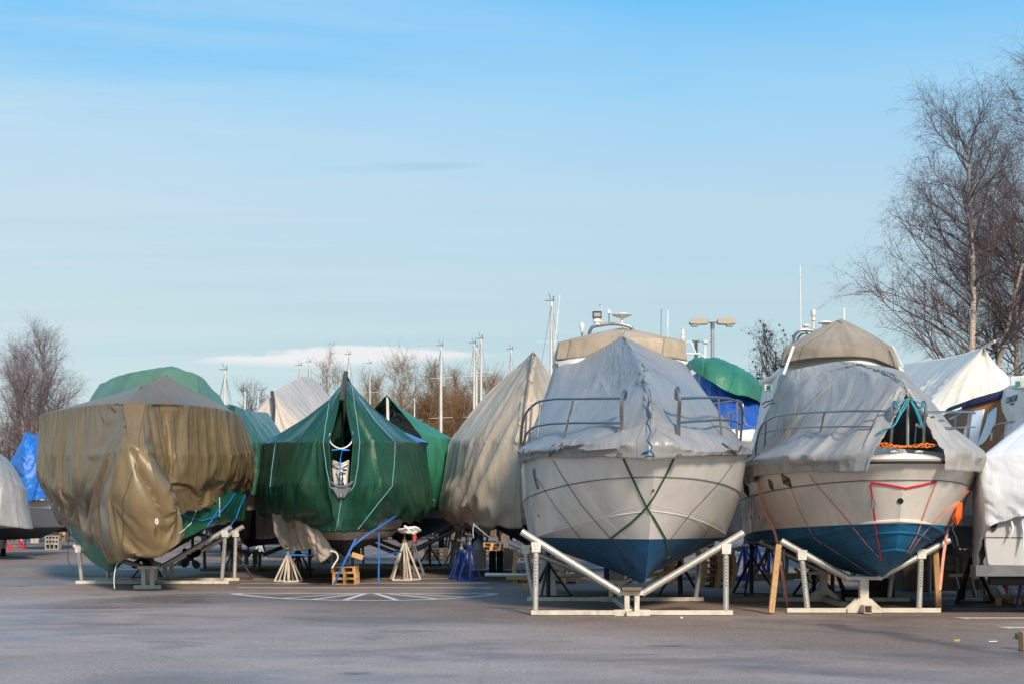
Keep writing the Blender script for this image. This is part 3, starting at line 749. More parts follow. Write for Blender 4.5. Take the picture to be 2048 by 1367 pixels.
def cradle(label, X0, Y0, frames, style='twin', metal='galv', beam='cream_steel', group='steel cradles under the boats', keel_beam=True, yaw=0.):
    t = thing('boat_cradle', (X0, Y0, 0), label, 'boat cradle', group)
    M4 = Matrix.Translation((X0, Y0, 0)) @ Matrix.Rotation(-yaw, 4, 'Z')
    P = lambda x, y, z: M4 @ Vector((x, y, z)); Rm = M4.to_3x3()
    for f in frames:
        y = f.get('dy', 0); hb = f['half']; zb = .05; cx = f.get('cx', 0)
        mb = MB(); mb.box(P(cx - hb / 2 - .06, y, zb), (hb - .13, .08, .08), Rm); mb.box(P(cx + hb / 2 + .06, y, zb), (hb - .13, .08, .08), Rm)
        mb.build('base_beam', M[beam], t, 30, .006)
        kp = MB(); zt = f.get('zt', .40)
        if style == 'twin':
            for sx in (-.085, .085): kp.box(P(sx, y, zt / 2 + .02), (.085, .085, zt - .1), Rm)
            kp.box(P(0, y, zt - .035), (.40, .12, .075), Rm)
            for sx in (-.21, .21): kp.box(P(sx, y, zb), (.19, .1, .1), Rm)
            kp.box(P(0, y - .06, zb - .01), (.22, .35, .07), Rm)
        else:
            kp.box(P(0, y, zt / 2 + .03), (.15, .15, zt - .08), Rm); kp.box(P(0, y, zt - .03), (.62, .12, .06), Rm)
            kp.prism([(-.30, .01), (.30, .01), (.30, .09), (.11, .26), (-.11, .26), (-.30, .09)], y - .085, y - .068, M4)
            kp.prism([(-.30, .01), (.30, .01), (.30, .09), (.11, .26), (-.11, .26), (-.30, .09)], y + .068, y + .085, M4)
            for sx in (-.065, .065): kp.box(P(sx, y - .2, .085), (.012, .26, .14), Rm)
            for sz in (.02, .15): kp.box(P(0, y - .2, sz), (.118, .26, .012), Rm)
        kp.build('keel_post', M[beam], t, 30, .005)
        for s, (xb, xt, ztop, xo, zo, xi, zi) in ((-1, f['l']), (1, f['r'])):
            a, b = P(xb, y, .09), P(xt, y, ztop)
            um = MB().tube([a, b], .05, 12); nf = len(um.f); d = b - a
            for k in range(9):
                c = a + d * (.42 + .055 * k); um.box(c + Rm @ Vector((0, -.0505, 0)), (.018, .004, .022), Rm)
            u = um.build('upright', [M[metal], M['rubber']], t)
            for pl in u.data.polygons[nf:]: pl.material_index = 1
            p0, p1 = P(xi, y, zi), P(xo, y, zo)
            p = MB().tube([p0, p1], .062, 14, False); p.tube([p0, p1], .052, 14, False); p = p.build('support_pipe', M[metal], t)
            dv = (p1 - p0).normalized(); br = MB()
            q = b + Vector((0, 0, .05))
            for oy in (-.075, .062): br.prism([(-.07, -.10), (.07, -.10), (.085, .07), (-.085, .07)], oy, oy + .012, Matrix.Translation(q) @ Rm.to_4x4())
            br.tube([q + Rm @ Vector((0, -.085, -.05)), q + Rm @ Vector((0, .085, -.05))], .014, 8)
            br.build('pivot_bracket', M['pale_galv'], t, 30)
    if keel_beam and len(frames) > 1:
        MB().bar(P(0, frames[0].get('dy', 0) + .08, .06), P(0, frames[-1].get('dy', 0) - .08, .06), .1, .1).build('keel_beam', M[beam], t)
    return t

def pallet_proto():
    t = thing('wooden_pallet', (0, 0, 0), 'x', 'pallet')
    for k in range(5): MB().box((0, -.33 + .165 * k, .133), (1.2, .10 if k % 2 else .14, .022)).build('deck_board', M['pallet_wood'], t, 0)
    for y in (-.35, 0, .35):
        br = MB().box((0, y, .011), (1.2, .10, .022))
        for x in (-.53, 0, .53): br.box((x, y, .0725), (.14, .10 if abs(y) > .1 else .14, .099))
        br.build('bearer', M['pallet_wood'], t, 0)
    return t
PALLET = None
def pallets(n, p, rz, labels, group, size=(1, 1)):
    global PALLET
    for k in range(n):
        if PALLET is None: PALLET = pallet_proto(); o = PALLET
        else: o = copy_tree(PALLET)
        j = .02 * math.sin(k * 5.1 + p[0])
        o.matrix_basis = Matrix.Translation((p[0] + j, p[1] + j * .6, .002 + .1455 * k)) @ Matrix.Rotation(rz + j, 4, 'Z') @ Matrix.Diagonal((size[0], size[1], 1, 1))
        tag(o, labels[k] if isinstance(labels, (list, tuple)) else labels, 'pallet', group)

def jack_stand(p, h, r, m, label, group, legs=4, foot=.34, screw='galv', rz=.3, rails=True):
    t = thing('jack_stand', p, label, 'jack stand', group)
    p = Vector(p); ap = p + Vector((0, 0, h * .80))
    MB().tube([p + Vector((0, 0, .05)), ap], r * 1.5, 10).build('centre_tube', M[m], t)
    ft = []
    for k in range(legs):
        a = rz + 2 * math.pi * k / legs; f = p + Vector((math.cos(a) * foot, math.sin(a) * foot, .025)); ft.append(f)
        MB().tube([ap + Vector((math.cos(a) * .03, math.sin(a) * .03, -.03)), f], r, 8).build('leg', M[m], t)
    if rails:
        rm = MB()
        for k in range(legs): rm.tube([ft[k], ft[(k + 1) % legs]], r * .8, 6)
        rm.build('foot_rail', M[m], t)
    s = MB().tube([ap, p + Vector((0, 0, h))], r * .8, 8); s.lathe(ap, [(r * 2.4, -.02), (r * 2.4, .03), (r * 1.5, .05)], 10); s.build('screw', M[screw], t)
    MB().box(p + Vector((0, 0, h + .01)), (.22, .16, .035), Matrix.Rotation(.2, 3, 'Y')).build('pad', M['old_wood'], t)
    return t
def trestle(p, h, m, label, group, w=.5, rz=0.):
    """black tripod stand: centre post, three struts and a flat foot ring"""
    t = thing('tripod_stand', p, label, 'jack stand', group); p = Vector(p)
    MB().tube([p + Vector((0, 0, .04)), p + Vector((0, 0, h))], .045, 10).build('centre_tube', M[m], t)
    ft = []
    for k in range(3):
        a = rz + 2 * math.pi * k / 3; f = p + Vector((math.cos(a) * w, math.sin(a) * w, .03)); ft.append(f)
        MB().bar(p + Vector((0, 0, h * .72)), f, .04, .04).build('leg', M[m], t)
    fm = MB()
    for f in ft: fm.bar(p + Vector((0, 0, .04)), f, .05, .03)
    fm.build('foot_rail', M[m], t)
    MB().box(p + Vector((0, 0, h + .02)), (.24, .2, .04), Matrix.Rotation(.25, 3, 'Y')).build('pad', M['old_wood'], t)
    return t
# ================================================================ the grey-covered motor cruiser right of centre
X7, Y7 = 2.25, 22.25
b7 = thing('motor_cruiser', (X7, Y7 + 5, 0), 'white motor cruiser with dark blue bottom, its foredeck under a smooth grey tarpaulin', 'boat', 'motor cruisers on cradles')
L7 = [
 [(-.03, 0, 2.72), (.25, .62, 2.74), (.82, 1.16, 2.75), (1.9, 1.66, 2.76), (3.4, 1.98, 2.75), (5.6, 2.06, 2.70), (10.6, 1.95, 2.6)],
 [(.32, 0, 2.32), (.58, .58, 2.30), (1.15, 1.08, 2.25), (2.15, 1.56, 2.16), (3.6, 1.90, 2.06), (5.7, 2.02, 1.98), (10.6, 1.9, 1.9)],
 [(.75, 0, 1.78), (1.05, .46, 1.72), (1.65, .88, 1.62), (2.65, 1.32, 1.48), (4.1, 1.70, 1.34), (6.1, 1.86, 1.24), (10.6, 1.80, 1.15)],
 [(1.18, 0, 1.22), (1.45, .22, 1.16), (2.0, .46, 1.08), (2.95, .72, .98), (4.3, .92, .91), (6.2, .98, .87), (10.6, .95, .85)],
 [(1.62, 0, .72), (1.82, 0, .60), (2.3, 0, .535), (3.2, 0, .515), (4.5, 0, .52), (6.3, 0, .54), (10.6, 0, .6)]]
M['hull_mid'] = gelcoat('hull_white_blue_mid', (.74, .705, .65), (.002, .080, .185), 1.315, .006, None, .15, 23.)
h7, S7, bv7, wp7 = hull('hull', L7, M['hull_mid'], b7, X7, Y7)
deck_of(S7, M['gelcoat'], b7)
strip_row(S7, bv7[1], .011, M['grey_steel'], b7, 'rubbing_strake', .0)
strip_row(S7, bv7[2], .010, M['hull_mid'], b7, 'spray_rail', .0)
# a second spray rail sweeping down from the stem
_N = grid_normals(S7); nu7 = S7.shape[0]
for s in (0, 1):
    pts = []
    for k in range(0, 40):
        f = k / 39; i = int((.5 + (-.5 if s == 0 else .5) * .62 * f) * (nu7 - 1)); j = bv7[2] + (bv7[3] - bv7[2]) * (-.18 + .95 * f)
        j0 = int(j); p = Vector(S7[i, j0]).lerp(Vector(S7[i, min(j0 + 1, S7.shape[1] - 1)]), j - j0); pts.append(p)
    MB().tube(pts, [.003 + .006 * min(1, k / 12) for k in range(40)], 6).build('spray_rail', M['hull_mid'], b7)
# superstructure
def loft(name, sections, m, parent, step=.15, sv=(), su=(), smooth=35):
    S, _, _ = net_grid(sections, step, su, sv); return grid_mesh(name, S, m, parent, None, 0, smooth, np.stack(grid_uv(S), -1))
cab = [[W(1116, 722, 29.3), W(1122, 765, 29.2), W(1095, 890, 28.4)], [W(1155, 716, 28.95), W(1160, 780, 28.5), W(1140, 885, 27.8)], [W(1246, 712, 28.75), W(1246, 780, 28.0), W(1246, 885, 27.0)],
       [W(1336, 716, 28.95), W(1340, 780, 28.5), W(1380, 885, 27.8)], [W(1372, 722, 29.3), W(1372, 765, 29.2), W(1405, 890, 28.4)]]
_o = Vector((0, 4.2, 0)); cab = [[p + _o for p in cab[0]]] + cab + [[p + _o for p in cab[-1]]]
loft('cabin', cab, M['white_paint'], b7, .2, (1,), (1, 5))
MB().box(W(1243, 722, 29.6) + Vector((0, 1.5, -.02)), (2.75, 3.2, .10)).build('flybridge_deck', M['white_paint'], b7, 30, .03)
zt = W(0, 650, 29.6).z
arch = arc([W(1178, 668, 30.2), W(1184, 655, 30.2), W(1200, 650.5, 30.2), W(1250, 650.5, 30.2), W(1262, 655, 30.2), W(1266, 664, 30.2)], 6)
ar = MB().tube(arch, .035, 8).build('radar_arch', M['steel'], b7)
for a in (arch[0], arch[-1]): MB().tube([a + Vector((0, .03, -.9)), a], .03, 8).build('arch_leg', M['steel'], b7)
def pole(p, q, r, m, par, name='antenna'): return MB().tube([p, q], r, 6).build(name, m, par)
q = W(1194, 650, 30.2)
sl_ = MB().lathe(q, [(.06, 0), (.06, .05), (.09, .06), (.085, .12), (.05, .14)], 14).build('searchlight', M['white_paint'], b7)
MB().box(q + Vector((0, 0, .21)), (.20, .16, .15)).build('lamp_body', M['white_paint'], sl_, 30, .015)
MB().box(q + Vector((0, -.085, .21)), (.19, .012, .14)).build('lamp_bezel', M['rubber'], sl_, 0)
MB().box(q + Vector((0, -.094, .205)), (.14, .01, .08)).build('lamp_lens', M['lens'], sl_, 0)
q = W(1244, 650, 30.2); rd = MB().tube([q, q + Vector((0, 0, .16))], .03, 8).build('radar_mount', M['white_paint'], b7)
MB().lathe(q + Vector((0, 0, .14)), [(.03, 0), (.10, .02), (.21, .065), (.215, .075), (.17, .1), (.08, .118), (0.01, .122)], 24).build('satellite_dome', M['white_paint'], b7)
q = W(1218, 650, 30.2); pole(q, W(1218, 627, 30.2), .012, M['steel'], b7, 'gps_post')
MB().lathe(W(1218, 627, 30.2), [(.05, 0), (.05, .02), (.035, .05), (.012, .09)], 12).build('gps_cone', M['white_paint'], b7)
pole(W(1204, 650, 30.2), W(1203.5, 607, 30.2), .012, M['mast_alloy'], b7); MB().bar(W(1197, 611, 30.2), W(1206, 609, 30.2), .01).build('wind_vane', M['dark_alloy'], b7)
q = W(1164, 664, 30.); pole(W(1164, 676, 30.), q, .022, M['steel'], b7, 'lamp_post')
MB().lathe(W(1164, 653, 30.), [(.02, -.12), (.035, -.07), (.05, -.03), (.058, .02), (.05, .06), (.02, .085)], 14).build('stern_light', M['white_paint'], b7)
pole(W(1105, 735, 30.), W(1119.5, 590, 30.), .013, M['white_paint'], b7)
pole(W(1335, 676, 30.5), W(1335.5, 620, 30.5), .014, M['white_paint'], b7); pole(W(1322, 672, 30.5), W(1322.5, 618, 30.5), .006, M['dark_alloy'], b7)
q = W(1366, 682, 30.); lt = MB().lathe(W(1366, 678, 30.), [(.035, -.06), (.035, 0), (.05, 0), (.05, .03), (.035, .03), (.035, .09), (.045, .10), (.045, .12), (.03, .14), (.03, .2), (.04, .21), (.01, .23)], 12).build('navigation_light', M['white_paint'], b7)
# bow rails, left and right of the open pulpit
def rails(px_top, px_low, posts, Yf, m, parent, r=.022):
    a = arc([W(*p) for p in px_top], 6); MB().tube(a, r, 8).build('top_rail', m, parent)
    a = arc([W(*p) for p in px_low], 6); MB().tube(a, r * .72, 8).build('lower_rail', m, parent)
    for (p, q) in posts: MB().tube([W(*p), W(*q)], r * .85, 8).build('stanchion', m, parent)
rails([(1240, 905, 22.65), (1243, 850, 22.6), (1247, 785, 22.55), (1250, 781, 22.6), (1250, 795, 22.75), (1246, 797, 22.9)], [(1244, 845, 22.7), (1200, 844.5, 23.3), (1140, 845, 24.6), (1090, 848, 25.7), (1063, 856, 26.6), (1048, 880, 27.4), (1043, 925, 28)], [], 23, M['steel'], b7, .03)
MB().tube(arc([W(1246, 796, 22.8), W(1200, 796, 23.3), W(1150, 796.5, 24.4), (W(1100, 798, 25.6)), W(1068, 808, 26.6), W(1049, 832, 27.3), W(1043, 865, 27.8), W(1043, 935, 28.3)], 6), .023, 8).build('top_rail', M['steel'], b7)
for a, b in (((1147, 797, 24.4), (1125, 886, 24.6)), ((1081, 803, 26.2), (1073, 884, 26.2)), ((1053, 825, 27.2), (1049, 890, 27.3)), ((1064, 811, 26.7), (1057, 890, 26.8))):
    MB().tube([W(*a), W(*b)], .02, 8).build('stanchion', M['steel'], b7)
rails([(1358, 905, 22.65), (1357, 850, 22.6), (1357, 780, 22.55), (1355, 775, 22.6), (1352, 795, 22.75), (1356, 797, 22.9)], [(1356, 844, 22.7), (1400, 841, 23.4), (1440, 839, 24.8), (1470, 842, 26.2), (1481, 848, 27.2)], [], 23, M['steel'], b7, .03)
MB().tube(arc([W(1357, 796, 22.8), W(1400, 794.5, 23.4), W(1440, 795, 24.8), W(1466, 799, 26.), W(1480, 810, 27.0), W(1484, 830, 27.6), W(1481, 880, 28)], 6), .023, 8).build('top_rail', M['steel'], b7)
for a, b in (((1437, 795, 24.6), (1444, 884, 24.7)), ((1474, 803, 26.4), (1474, 882, 26.4))): MB().tube([W(*a), W(*b)], .02, 8).build('stanchion', M['steel'], b7)
for x, sx in ((1240, -1), (1359, 1)):
    MB().bar(W(x, 902, 22.6), W(x, 910, 22.2), .07, .03).build('rail_foot', M['steel'], b7)
# hull fittings
for px, py, w_, h_ in ((1073, 956, .12, .2), ):
    p, n = hit(px, py, [h7], .01); v = MB().lathe(p, [(.10, -.01), (.10, .015), (.075, .02), (.075, .005)], 16, n.to_track_quat('Z', 'Y').to_matrix() @ Matrix.Diagonal((.8, 1.9, 1)).to_3x3()).build('porthole', M['steel'], b7)
    MB().lathe(p + n * .006, [(.085, 0), (.085, .006), (.02, .007)], 16, n.to_track_quat('Z', 'Y').to_matrix() @ Matrix.Diagonal((.75, 1.8, 1)).to_3x3()).build('porthole_glass', M['black_glass'], v)
for px, py in ((1078, 1030), (1306, 979)):
    p, n = hit(px, py, [h7], .004); MB().lathe(p, [(.022, 0), (.022, .012), (.008, .014)], 10, n.to_track_quat('Z', 'Y').to_matrix()).build('skin_fitting', M['dark_alloy'], b7)
for cx_, cy_, ang in ((1258, 1127, .8), (1335, 1118, -.75)):                        # bow thruster tunnel mouths
    p, n = hit(cx_, cy_, [h7], -.01); q = n.to_track_quat('Z', 'Y').to_matrix()
    MB().lathe(p, [(.13, 0), (.13, .02), (.105, .022), (.10, -.0)], 18, q).build('thruster_tunnel', M['black_steel'], b7)
# ---- covers
net7 = [[(1106, 740, 29.9), (1084, 815, 29.3), (1054, 892, 28.4), (1050, 922, 28.4)],
 [(1116, 733, 29.2), (1092, 805, 28.2), (1050, 895, 26.7), (1046, 926, 26.6)],
 [(1165, 714, 29.0), (1132, 802, 27.1), (1086, 896, 24.9), (1082, 918, 24.85)],
 [(1212, 691, 28.8), (1200, 802, 25.6), (1158, 893, 23.5), (1154, 913, 23.4)],
 [(1240, 675, 28.65), (1262, 800, 23.8), (1243, 886, 22.7), (1240, 915, 22.6)],
 [(1246, 672, 28.6), (1301, 792, 22.9), (1301, 880, 22.25), (1298, 917, 22.1)],
 [(1253, 676, 28.65), (1340, 800, 23.8), (1358, 886, 22.7), (1359, 914, 22.6)],
 [(1290, 693, 28.8), (1392, 806, 25.6), (1424, 890, 23.5), (1428, 911, 23.4)],
 [(1338, 714, 29.0), (1424, 806, 27.1), (1470, 890, 24.9), (1476, 909, 24.85)],
 [(1368, 726, 29.2), (1425, 805, 28.2), (1489, 893, 26.7), (1493, 915, 26.6)],
 [(1377, 742, 29.9), (1430, 815, 29.3), (1487, 893, 28.4), (1490, 918, 28.4)]]
net7 = [[W(*p) for p in c] for c in net7]
def d7(U, V, S, bu, bv):
    v = np.arange(S.shape[1])[None, :]; slack = sstep(.1, 1.2, V)
    d = -.55 * (creases(S, [(-.13, 8, 0, [(1288, 752), (1264, 835), (1247, 908)]), (-.13, 8, 0, [(1300, 765), (1334, 838), (1350, 908)]), (.06, 6, .03, [(1292, 758), (1283, 840), (1274, 910)]), (.06, 6, .03, [(1298, 768), (1318, 840), (1328, 910)]),
        (.05, 9, .03, [(1262, 690), (1322, 756), (1400, 822), (1470, 885)]), (.05, 9, .03, [(1280, 745), (1215, 810), (1130, 880)]), (.045, 7, .02, [(1284, 735), (1190, 790), (1085, 868)]), (.04, 6, .02, [(1262, 705), (1180, 770), (1110, 840)]), (.04, 6, .02, [(1256, 692), (1330, 790), (1400, 885)]), (.04, 6, .02, [(1180, 716), (1222, 800), (1230, 884)])])) - .008 * vnoise(U / .25, V / 1.0, 3) * slack
    off = np.zeros_like(S); hem = sstep(bv[2], bv[3], v) ** 2
    off[..., 2] = hem * (.02 * vnoise(U / 1.2, U * 0, 5) + .006 * vnoise(U / .3, U * 0, 6))
    return d, off
def pin7(U, V, S, bu, bv):
    p = ties(U, V, S, bu, bv, 1, .45, 7, 4); p[bu[5], :bv[2] + 1] = 1; return p
def off7(U, V, S, bu, bv): v = np.arange(S.shape[1])[None, :]; return .035 - .03 * np.exp(-((v - bv[2]) / 1.5) ** 2) + 0 * U
t7 = cover('tarpaulin', net7, M['grey_tarp'], 'smooth grey tarpaulin tented from flybridge to pulpit of centre-right cruiser', d7, .06, (4, 5, 6), (2,), clear=[(h7, (X7, Y7, 0))], gap=.055, smooth=50, sim=dict(pin=pin7, off=off7, grow=.012, bend=.6, gravity=.8), group='tarpaulins over the motor cruisers')
# canvas cover round the flybridge
def fly_cover(parent_label, P, m, seed, dome, name='canvas_cover', Ydepth=2.8, xback=0., group='canvas flybridge covers', amp=.02):
    """P: list of (px_top, py_top, px_bot, py_bot, Y) across the front, left to right"""
    cx0 = sum(p[0] for p in P) / len(P); net = []
    Yb = Ydepth; front = [[W(dome[0], dome[1], dome[2]) * .999, W((p[0] + dome[0]) / 2, (p[1] * .45 + dome[1] * .55), (p[4] + dome[2]) / 2), W(p[0], p[1], p[4]), W(p[2], p[3], p[4] - .02)] for p in P]
    o = Vector((xback, Yb, 0)); bl = [front[0][0] + o * .0, front[0][1] + o * .6, front[0][2] + o, front[0][3] + o]; br = [front[-1][0], front[-1][1] + o * .6, front[-1][2] + o, front[-1][3] + o]
    net = [bl] + front + [br]
    def d(U, V, S, bu, bv):
        v = np.arange(S.shape[1])[None, :]; sk = sstep(bv[2] - 2, bv[2] + 3, v)
        return amp * sk * (folds(V * 1.5, U, .3, seed, 3) + .6 * crumple(U, V, .35, seed + 2)) + amp * .6 * (1 - sk) * sstep(.2, .8, V) * folds(U, V, .5, seed + 1, 5)
    return cover(name, net, m, parent_label, d, .05, (1, len(P)), (2,), group=group)
c7 = fly_cover('sand canvas band and top over the flybridge of the centre-right cruiser', [(1117, 682, 1113, 719, 29.5), (1150, 678, 1149, 717, 29.2), (1245, 675, 1245, 712, 29.0), (1335, 677, 1338, 715, 29.2), (1370, 681, 1374, 721, 29.5)], M['sand_canvas'], 21, (1245, 655, 30.6))
for x in (1131, 1153, 1338, 1358):
    pass
# ---- straps and lacing
gp = 'dark green lashing straps on the centre cruiser'
strap('lashing_strap', [(1247, 915), (1262, 948), (1280, 985), (1294, 1013), (1312, 1043), (1330, 1075), (1338, 1110)], [h7], M['green_strap'], .032, 'dark green strap crossing from upper left to lower right over white stem', 'strap', gp)
strap('lashing_strap', [(1347, 915), (1330, 950), (1311, 985), (1294, 1013), (1262, 1044), (1225, 1073), (1195, 1098)], [h7], M['green_strap'], .032, 'dark green strap crossing from upper right to lower left over white stem', 'strap', gp, lift=.018)
strap('lashing_strap', [(1107, 918), (1125, 950), (1165, 1010), (1222, 1076), (1250, 1115)], [h7], M['dark_strap'], .014, 'thin dark strap down left bow beside the green cross', 'strap', gp)
strap('lashing_strap', [(1075, 955), (1110, 1010), (1162, 1076), (1225, 1130), (1262, 1160)], [h7], M['green_strap'], .012, 'thin green line from porthole down to keel on left bow', 'strap', gp)
strap('lashing_strap', [(1470, 920), (1436, 965), (1385, 1020), (1340, 1076), (1318, 1098)], [h7], M['dark_strap'], .014, 'thin dark strap down right bow beside the green cross', 'strap', gp)
strap('lashing_strap', [(1432, 1030), (1405, 1076), (1360, 1118), (1318, 1150), (1295, 1166)], [h7], M['light_green_strap'], .014, 'thin bright green line low on the right bow', 'strap', gp)
for pp in ([(1127, 886), (1101, 907), (1101, 914), (1107, 921)], [(1443, 886), (1470, 905), (1473, 912), (1468, 922)]):
    strap('lashing_strap', pp, [t7], M['dark_strap'], .03, 'short dark strap over the %s shoulder of the smooth grey tarpaulin' % ('left' if pp[0][0] < 1300 else 'right'), 'strap', gp, lift=.02)
pts, _ = lay([(1303, 800), (1295, 815), (1303, 828), (1295, 845), (1302, 862), (1296, 880), (1303, 893), (1297, 905), (1285, 906), (1300, 900), (1308, 912), (1292, 912)], [t7], .02)
rope('lacing_cord', pts, .009, M['navy_cord'], 'blue cord lacing the grey tarpaulin closed at the bow')
# ---- cradle
cradle('galvanised cradle with perforated posts under the centre-right cruiser', 2.04, 24.2,
       [dict(dy=0, half=1.72, l=(-1.64, -1.63, 1.13, -1.88, 1.43, -.17, .37), r=(1.60, 1.60, 1.10, 1.90, 1.41, .17, .37), zt=.42),
        dict(dy=3.9, half=1.75, l=(-1.62, -1.77, 1.0, -2.1, 1.17, -.17, .38), r=(1.60, 1.72, 1.05, 1.95, 1.2, .17, .38), zt=.42)])
MB_ = MB(); MB_.box((2.03, 24.15, .46), (.34, .3, .05)); tag(MB_.build('packing_board', M['old_wood'], bevel=.004), 'thin dark board between cradle post and keel of centre cruiser', 'board', 'packing boards under keels')
# ================================================================ the right motor cruiser with its cover laced open at the bow
X8, Y8, YAW8 = 6.25, 22.5, .082
b8 = thing('motor_cruiser', (X8 + .4, Y8 + 5, 0), 'white motor cruiser with blue bottom and red straps, its bow open under the cover', 'boat', 'motor cruisers on cradles')
L8 = [
 [(0, 0, 2.60), (.10, .48, 2.60), (.45, .86, 2.61), (1.4, 1.42, 2.63), (3.0, 1.84, 2.66), (5.2, 1.98, 2.66), (9.6, 1.92, 2.6)],
 [(.25, 0, 2.27), (.38, .44, 2.27), (.75, .80, 2.26), (1.7, 1.32, 2.22), (3.2, 1.74, 2.16), (5.4, 1.92, 2.10), (9.6, 1.88, 2.05)],
 [(.62, 0, 1.62), (.78, .32, 1.60), (1.2, .62, 1.54), (2.2, 1.06, 1.40), (3.8, 1.50, 1.25), (5.8, 1.76, 1.16), (9.6, 1.78, 1.1)],
 [(.92, 0, 1.20), (1.1, .22, 1.17), (1.6, .40, 1.11), (2.6, .62, 1.02), (4.1, .84, .94), (6.0, .94, .90), (9.6, .95, .88)],
 [(1.45, 0, .86), (1.6, 0, .76), (2.05, 0, .655), (3.0, 0, .60), (4.5, 0, .58), (6.2, 0, .58), (9.6, 0, .62)]]
M['hull_right'] = gelcoat('hull_white_blue_right', (.75, .69, .61), (.003, .115, .24), 1.575, .034, None, .15, 23., .3)
h8, S8, bv8, wp8 = hull('hull', L8, M['hull_right'], b8, X8, Y8, YAW8)
d8 = deck_of(S8, M['gelcoat'], b8, .0)
strip_row(S8, bv8[0], .022, M['rubber'], b8, 'rubbing_strake', .01, .462, .538, dz=-.05)
strip_row(S8, bv8[1], .012, M['grey_steel'], b8, 'trim_line', .0)
strip_row(S8, bv8[2], .03, M['hull_right'], b8, 'spray_rail', .004)
strip_row(S8, int((bv8[2] + bv8[3]) / 2), .022, M['hull_right'], b8, 'spray_rail', .004, .2, .8)
strip_row(S8, int(bv8[3] * .8 + bv8[4] * .2), .022, M['hull_right'], b8, 'spray_rail', .004, .25, .75)
_o = Vector((.35, 4.0, 0))
cab = [[W(1562, 730, 29.4), W(1545, 830, 29.3), W(1512, 925, 28.9)], [W(1602, 718, 28.7), W(1600, 800, 28.0), W(1590, 915, 27.0)], [W(1686, 712, 28.25), W(1690, 790, 27.2), W(1700, 895, 26.2)],
       [W(1768, 716, 28.7), W(1800, 800, 28.0), W(1850, 900, 27.0)], [W(1806, 736, 29.4), W(1850, 830, 29.3), W(1905, 910, 28.9)]]
cab = [[p + _o for p in cab[0]]] + cab + [[p + _o for p in cab[-1]]]
loft('cabin', cab, M['white_paint'], b8, .2, (1,), (1, 5))
MB().box(W(1684, 742, 29.4) + Vector((0, 1.3, 0)), (2.5, 2.8, .1)).build('flybridge_deck', M['white_paint'], b8, 30, .03)
strip_row(S8, bv8[0], .05, M['rubber'], b8, 'stern_fender', .02, 0, .02, dz=-.2)
# side clutter of the cabin: lamp, grab rails
p = W(1536, 775, 29.2); MB().box(p, (.16, .14, .14)).build('side_lamp', M['white_paint'], b8, 30, .01); MB().box(p + Vector((0, -.075, 0)), (.09, .01, .1)).build('side_lamp_lens', M['green_glass'], b8, 0)
MB().tube(arc([W(1524, 808, 29), W(1530, 803, 29), W(1540, 801, 29), W(1546, 797, 29)]), .02, 6).build('grab_rail', M['steel'], b8)
MB().tube(arc([W(1527, 815, 29), W(1536, 808, 29), W(1548, 804, 29)]), .016, 6).build('grab_rail', M['steel'], b8)
# arch, antennas, lights
MB().tube(arc([W(1586, 690, 29.6), W(1591, 668, 29.6), W(1598, 662, 29.6), W(1625, 661, 29.6)]), .03, 8).build('radar_arch', M['steel'], b8)
MB().tube(arc([W(1592, 690, 29.9), W(1597, 674, 29.9), W(1605, 667, 29.9), W(1625, 667, 29.9)]), .024, 8).build('radar_arch', M['steel'], b8)
pole(W(1602, 664, 29.6), W(1600, 532, 29.6), .012, M['white_paint'], b8)
pole(W(1688, 640, 29.), W(1688, 616, 29.), .022, M['white_paint'], b8)
MB().lathe(W(1627, 653, 29.6), [(.05, -.06), (.05, -.02), (.03, 0), (.03, .10), (.05, .12), (.05, .16), (.035, .17), (.035, .2), (.055, .22), (.062, .3), (.055, .34), (.02, .35)], 14).build('navigation_light', M['mast_alloy'], b8)
MB().lathe(W(1612, 655, 29.6), [(.03, -.05), (.03, .0), (.075, .02), (.08, .05), (.05, .07)], 14).build('horn', M['white_paint'], b8)
MB().lathe(W(1650, 648, 29.6), [(.05, -.1), (.06, 0), (.15, .02), (.13, .05), (.02, .06)], 18).build('satellite_dome', M['white_paint'], b8)
# rails
MB().tube(arc([W(1781, 892, 22.75), W(1784, 850, 22.7), W(1786, 808, 22.7), W(1789, 803, 22.75), W(1791, 812, 22.8)], 5), .028, 8).build('pulpit_end', M['steel'], b8)
MB().tube(arc([W(1847, 892, 22.75), W(1848, 850, 22.7), W(1850, 808, 22.7), W(1847, 803, 22.75), W(1845, 812, 22.8)], 5), .028, 8).build('pulpit_end', M['steel'], b8)
MB().tube(arc([W(1785, 821, 22.75), W(1715, 821, 23.1), W(1649, 823, 24.2), W(1590, 826, 25.6), W(1564, 829, 26.4), W(1540, 836, 27.2), W(1523, 850, 27.8), W(1514, 878, 28.3), W(1510, 928, 28.6)], 6), .018, 8).build('top_rail', M['steel'], b8)
MB().tube(arc([W(1784, 853, 22.75), W(1715, 852, 23.1), W(1639, 853, 24.2), W(1564, 857, 26.4), W(1520, 866, 27.8)], 6), .014, 8).build('lower_rail', M['steel'], b8)
for a, b in (((1649, 823, 24.2), (1634, 895, 24.4)), ((1567, 829, 26.4), (1564, 900, 26.4)), ((1532, 840, 27.3), (1528, 915, 27.6))): MB().tube([W(*a), W(*b)], .019, 8).build('stanchion', M['steel'], b8)
MB().tube(arc([W(1850, 824, 22.75), W(1890, 823, 23.2), W(1930, 823, 24.4), W(1950, 825, 25.4)], 6), .022, 8).build('top_rail', M['steel'], b8)
MB().tube(arc([W(1849, 855, 22.75), W(1900, 854, 23.4), W(1950, 853, 25.4)], 6), .014, 8).build('lower_rail', M['steel'], b8)
MB().tube([W(1941, 824, 24.9), W(1931, 890, 25)], .019, 8).build('stanchion', M['steel'], b8)
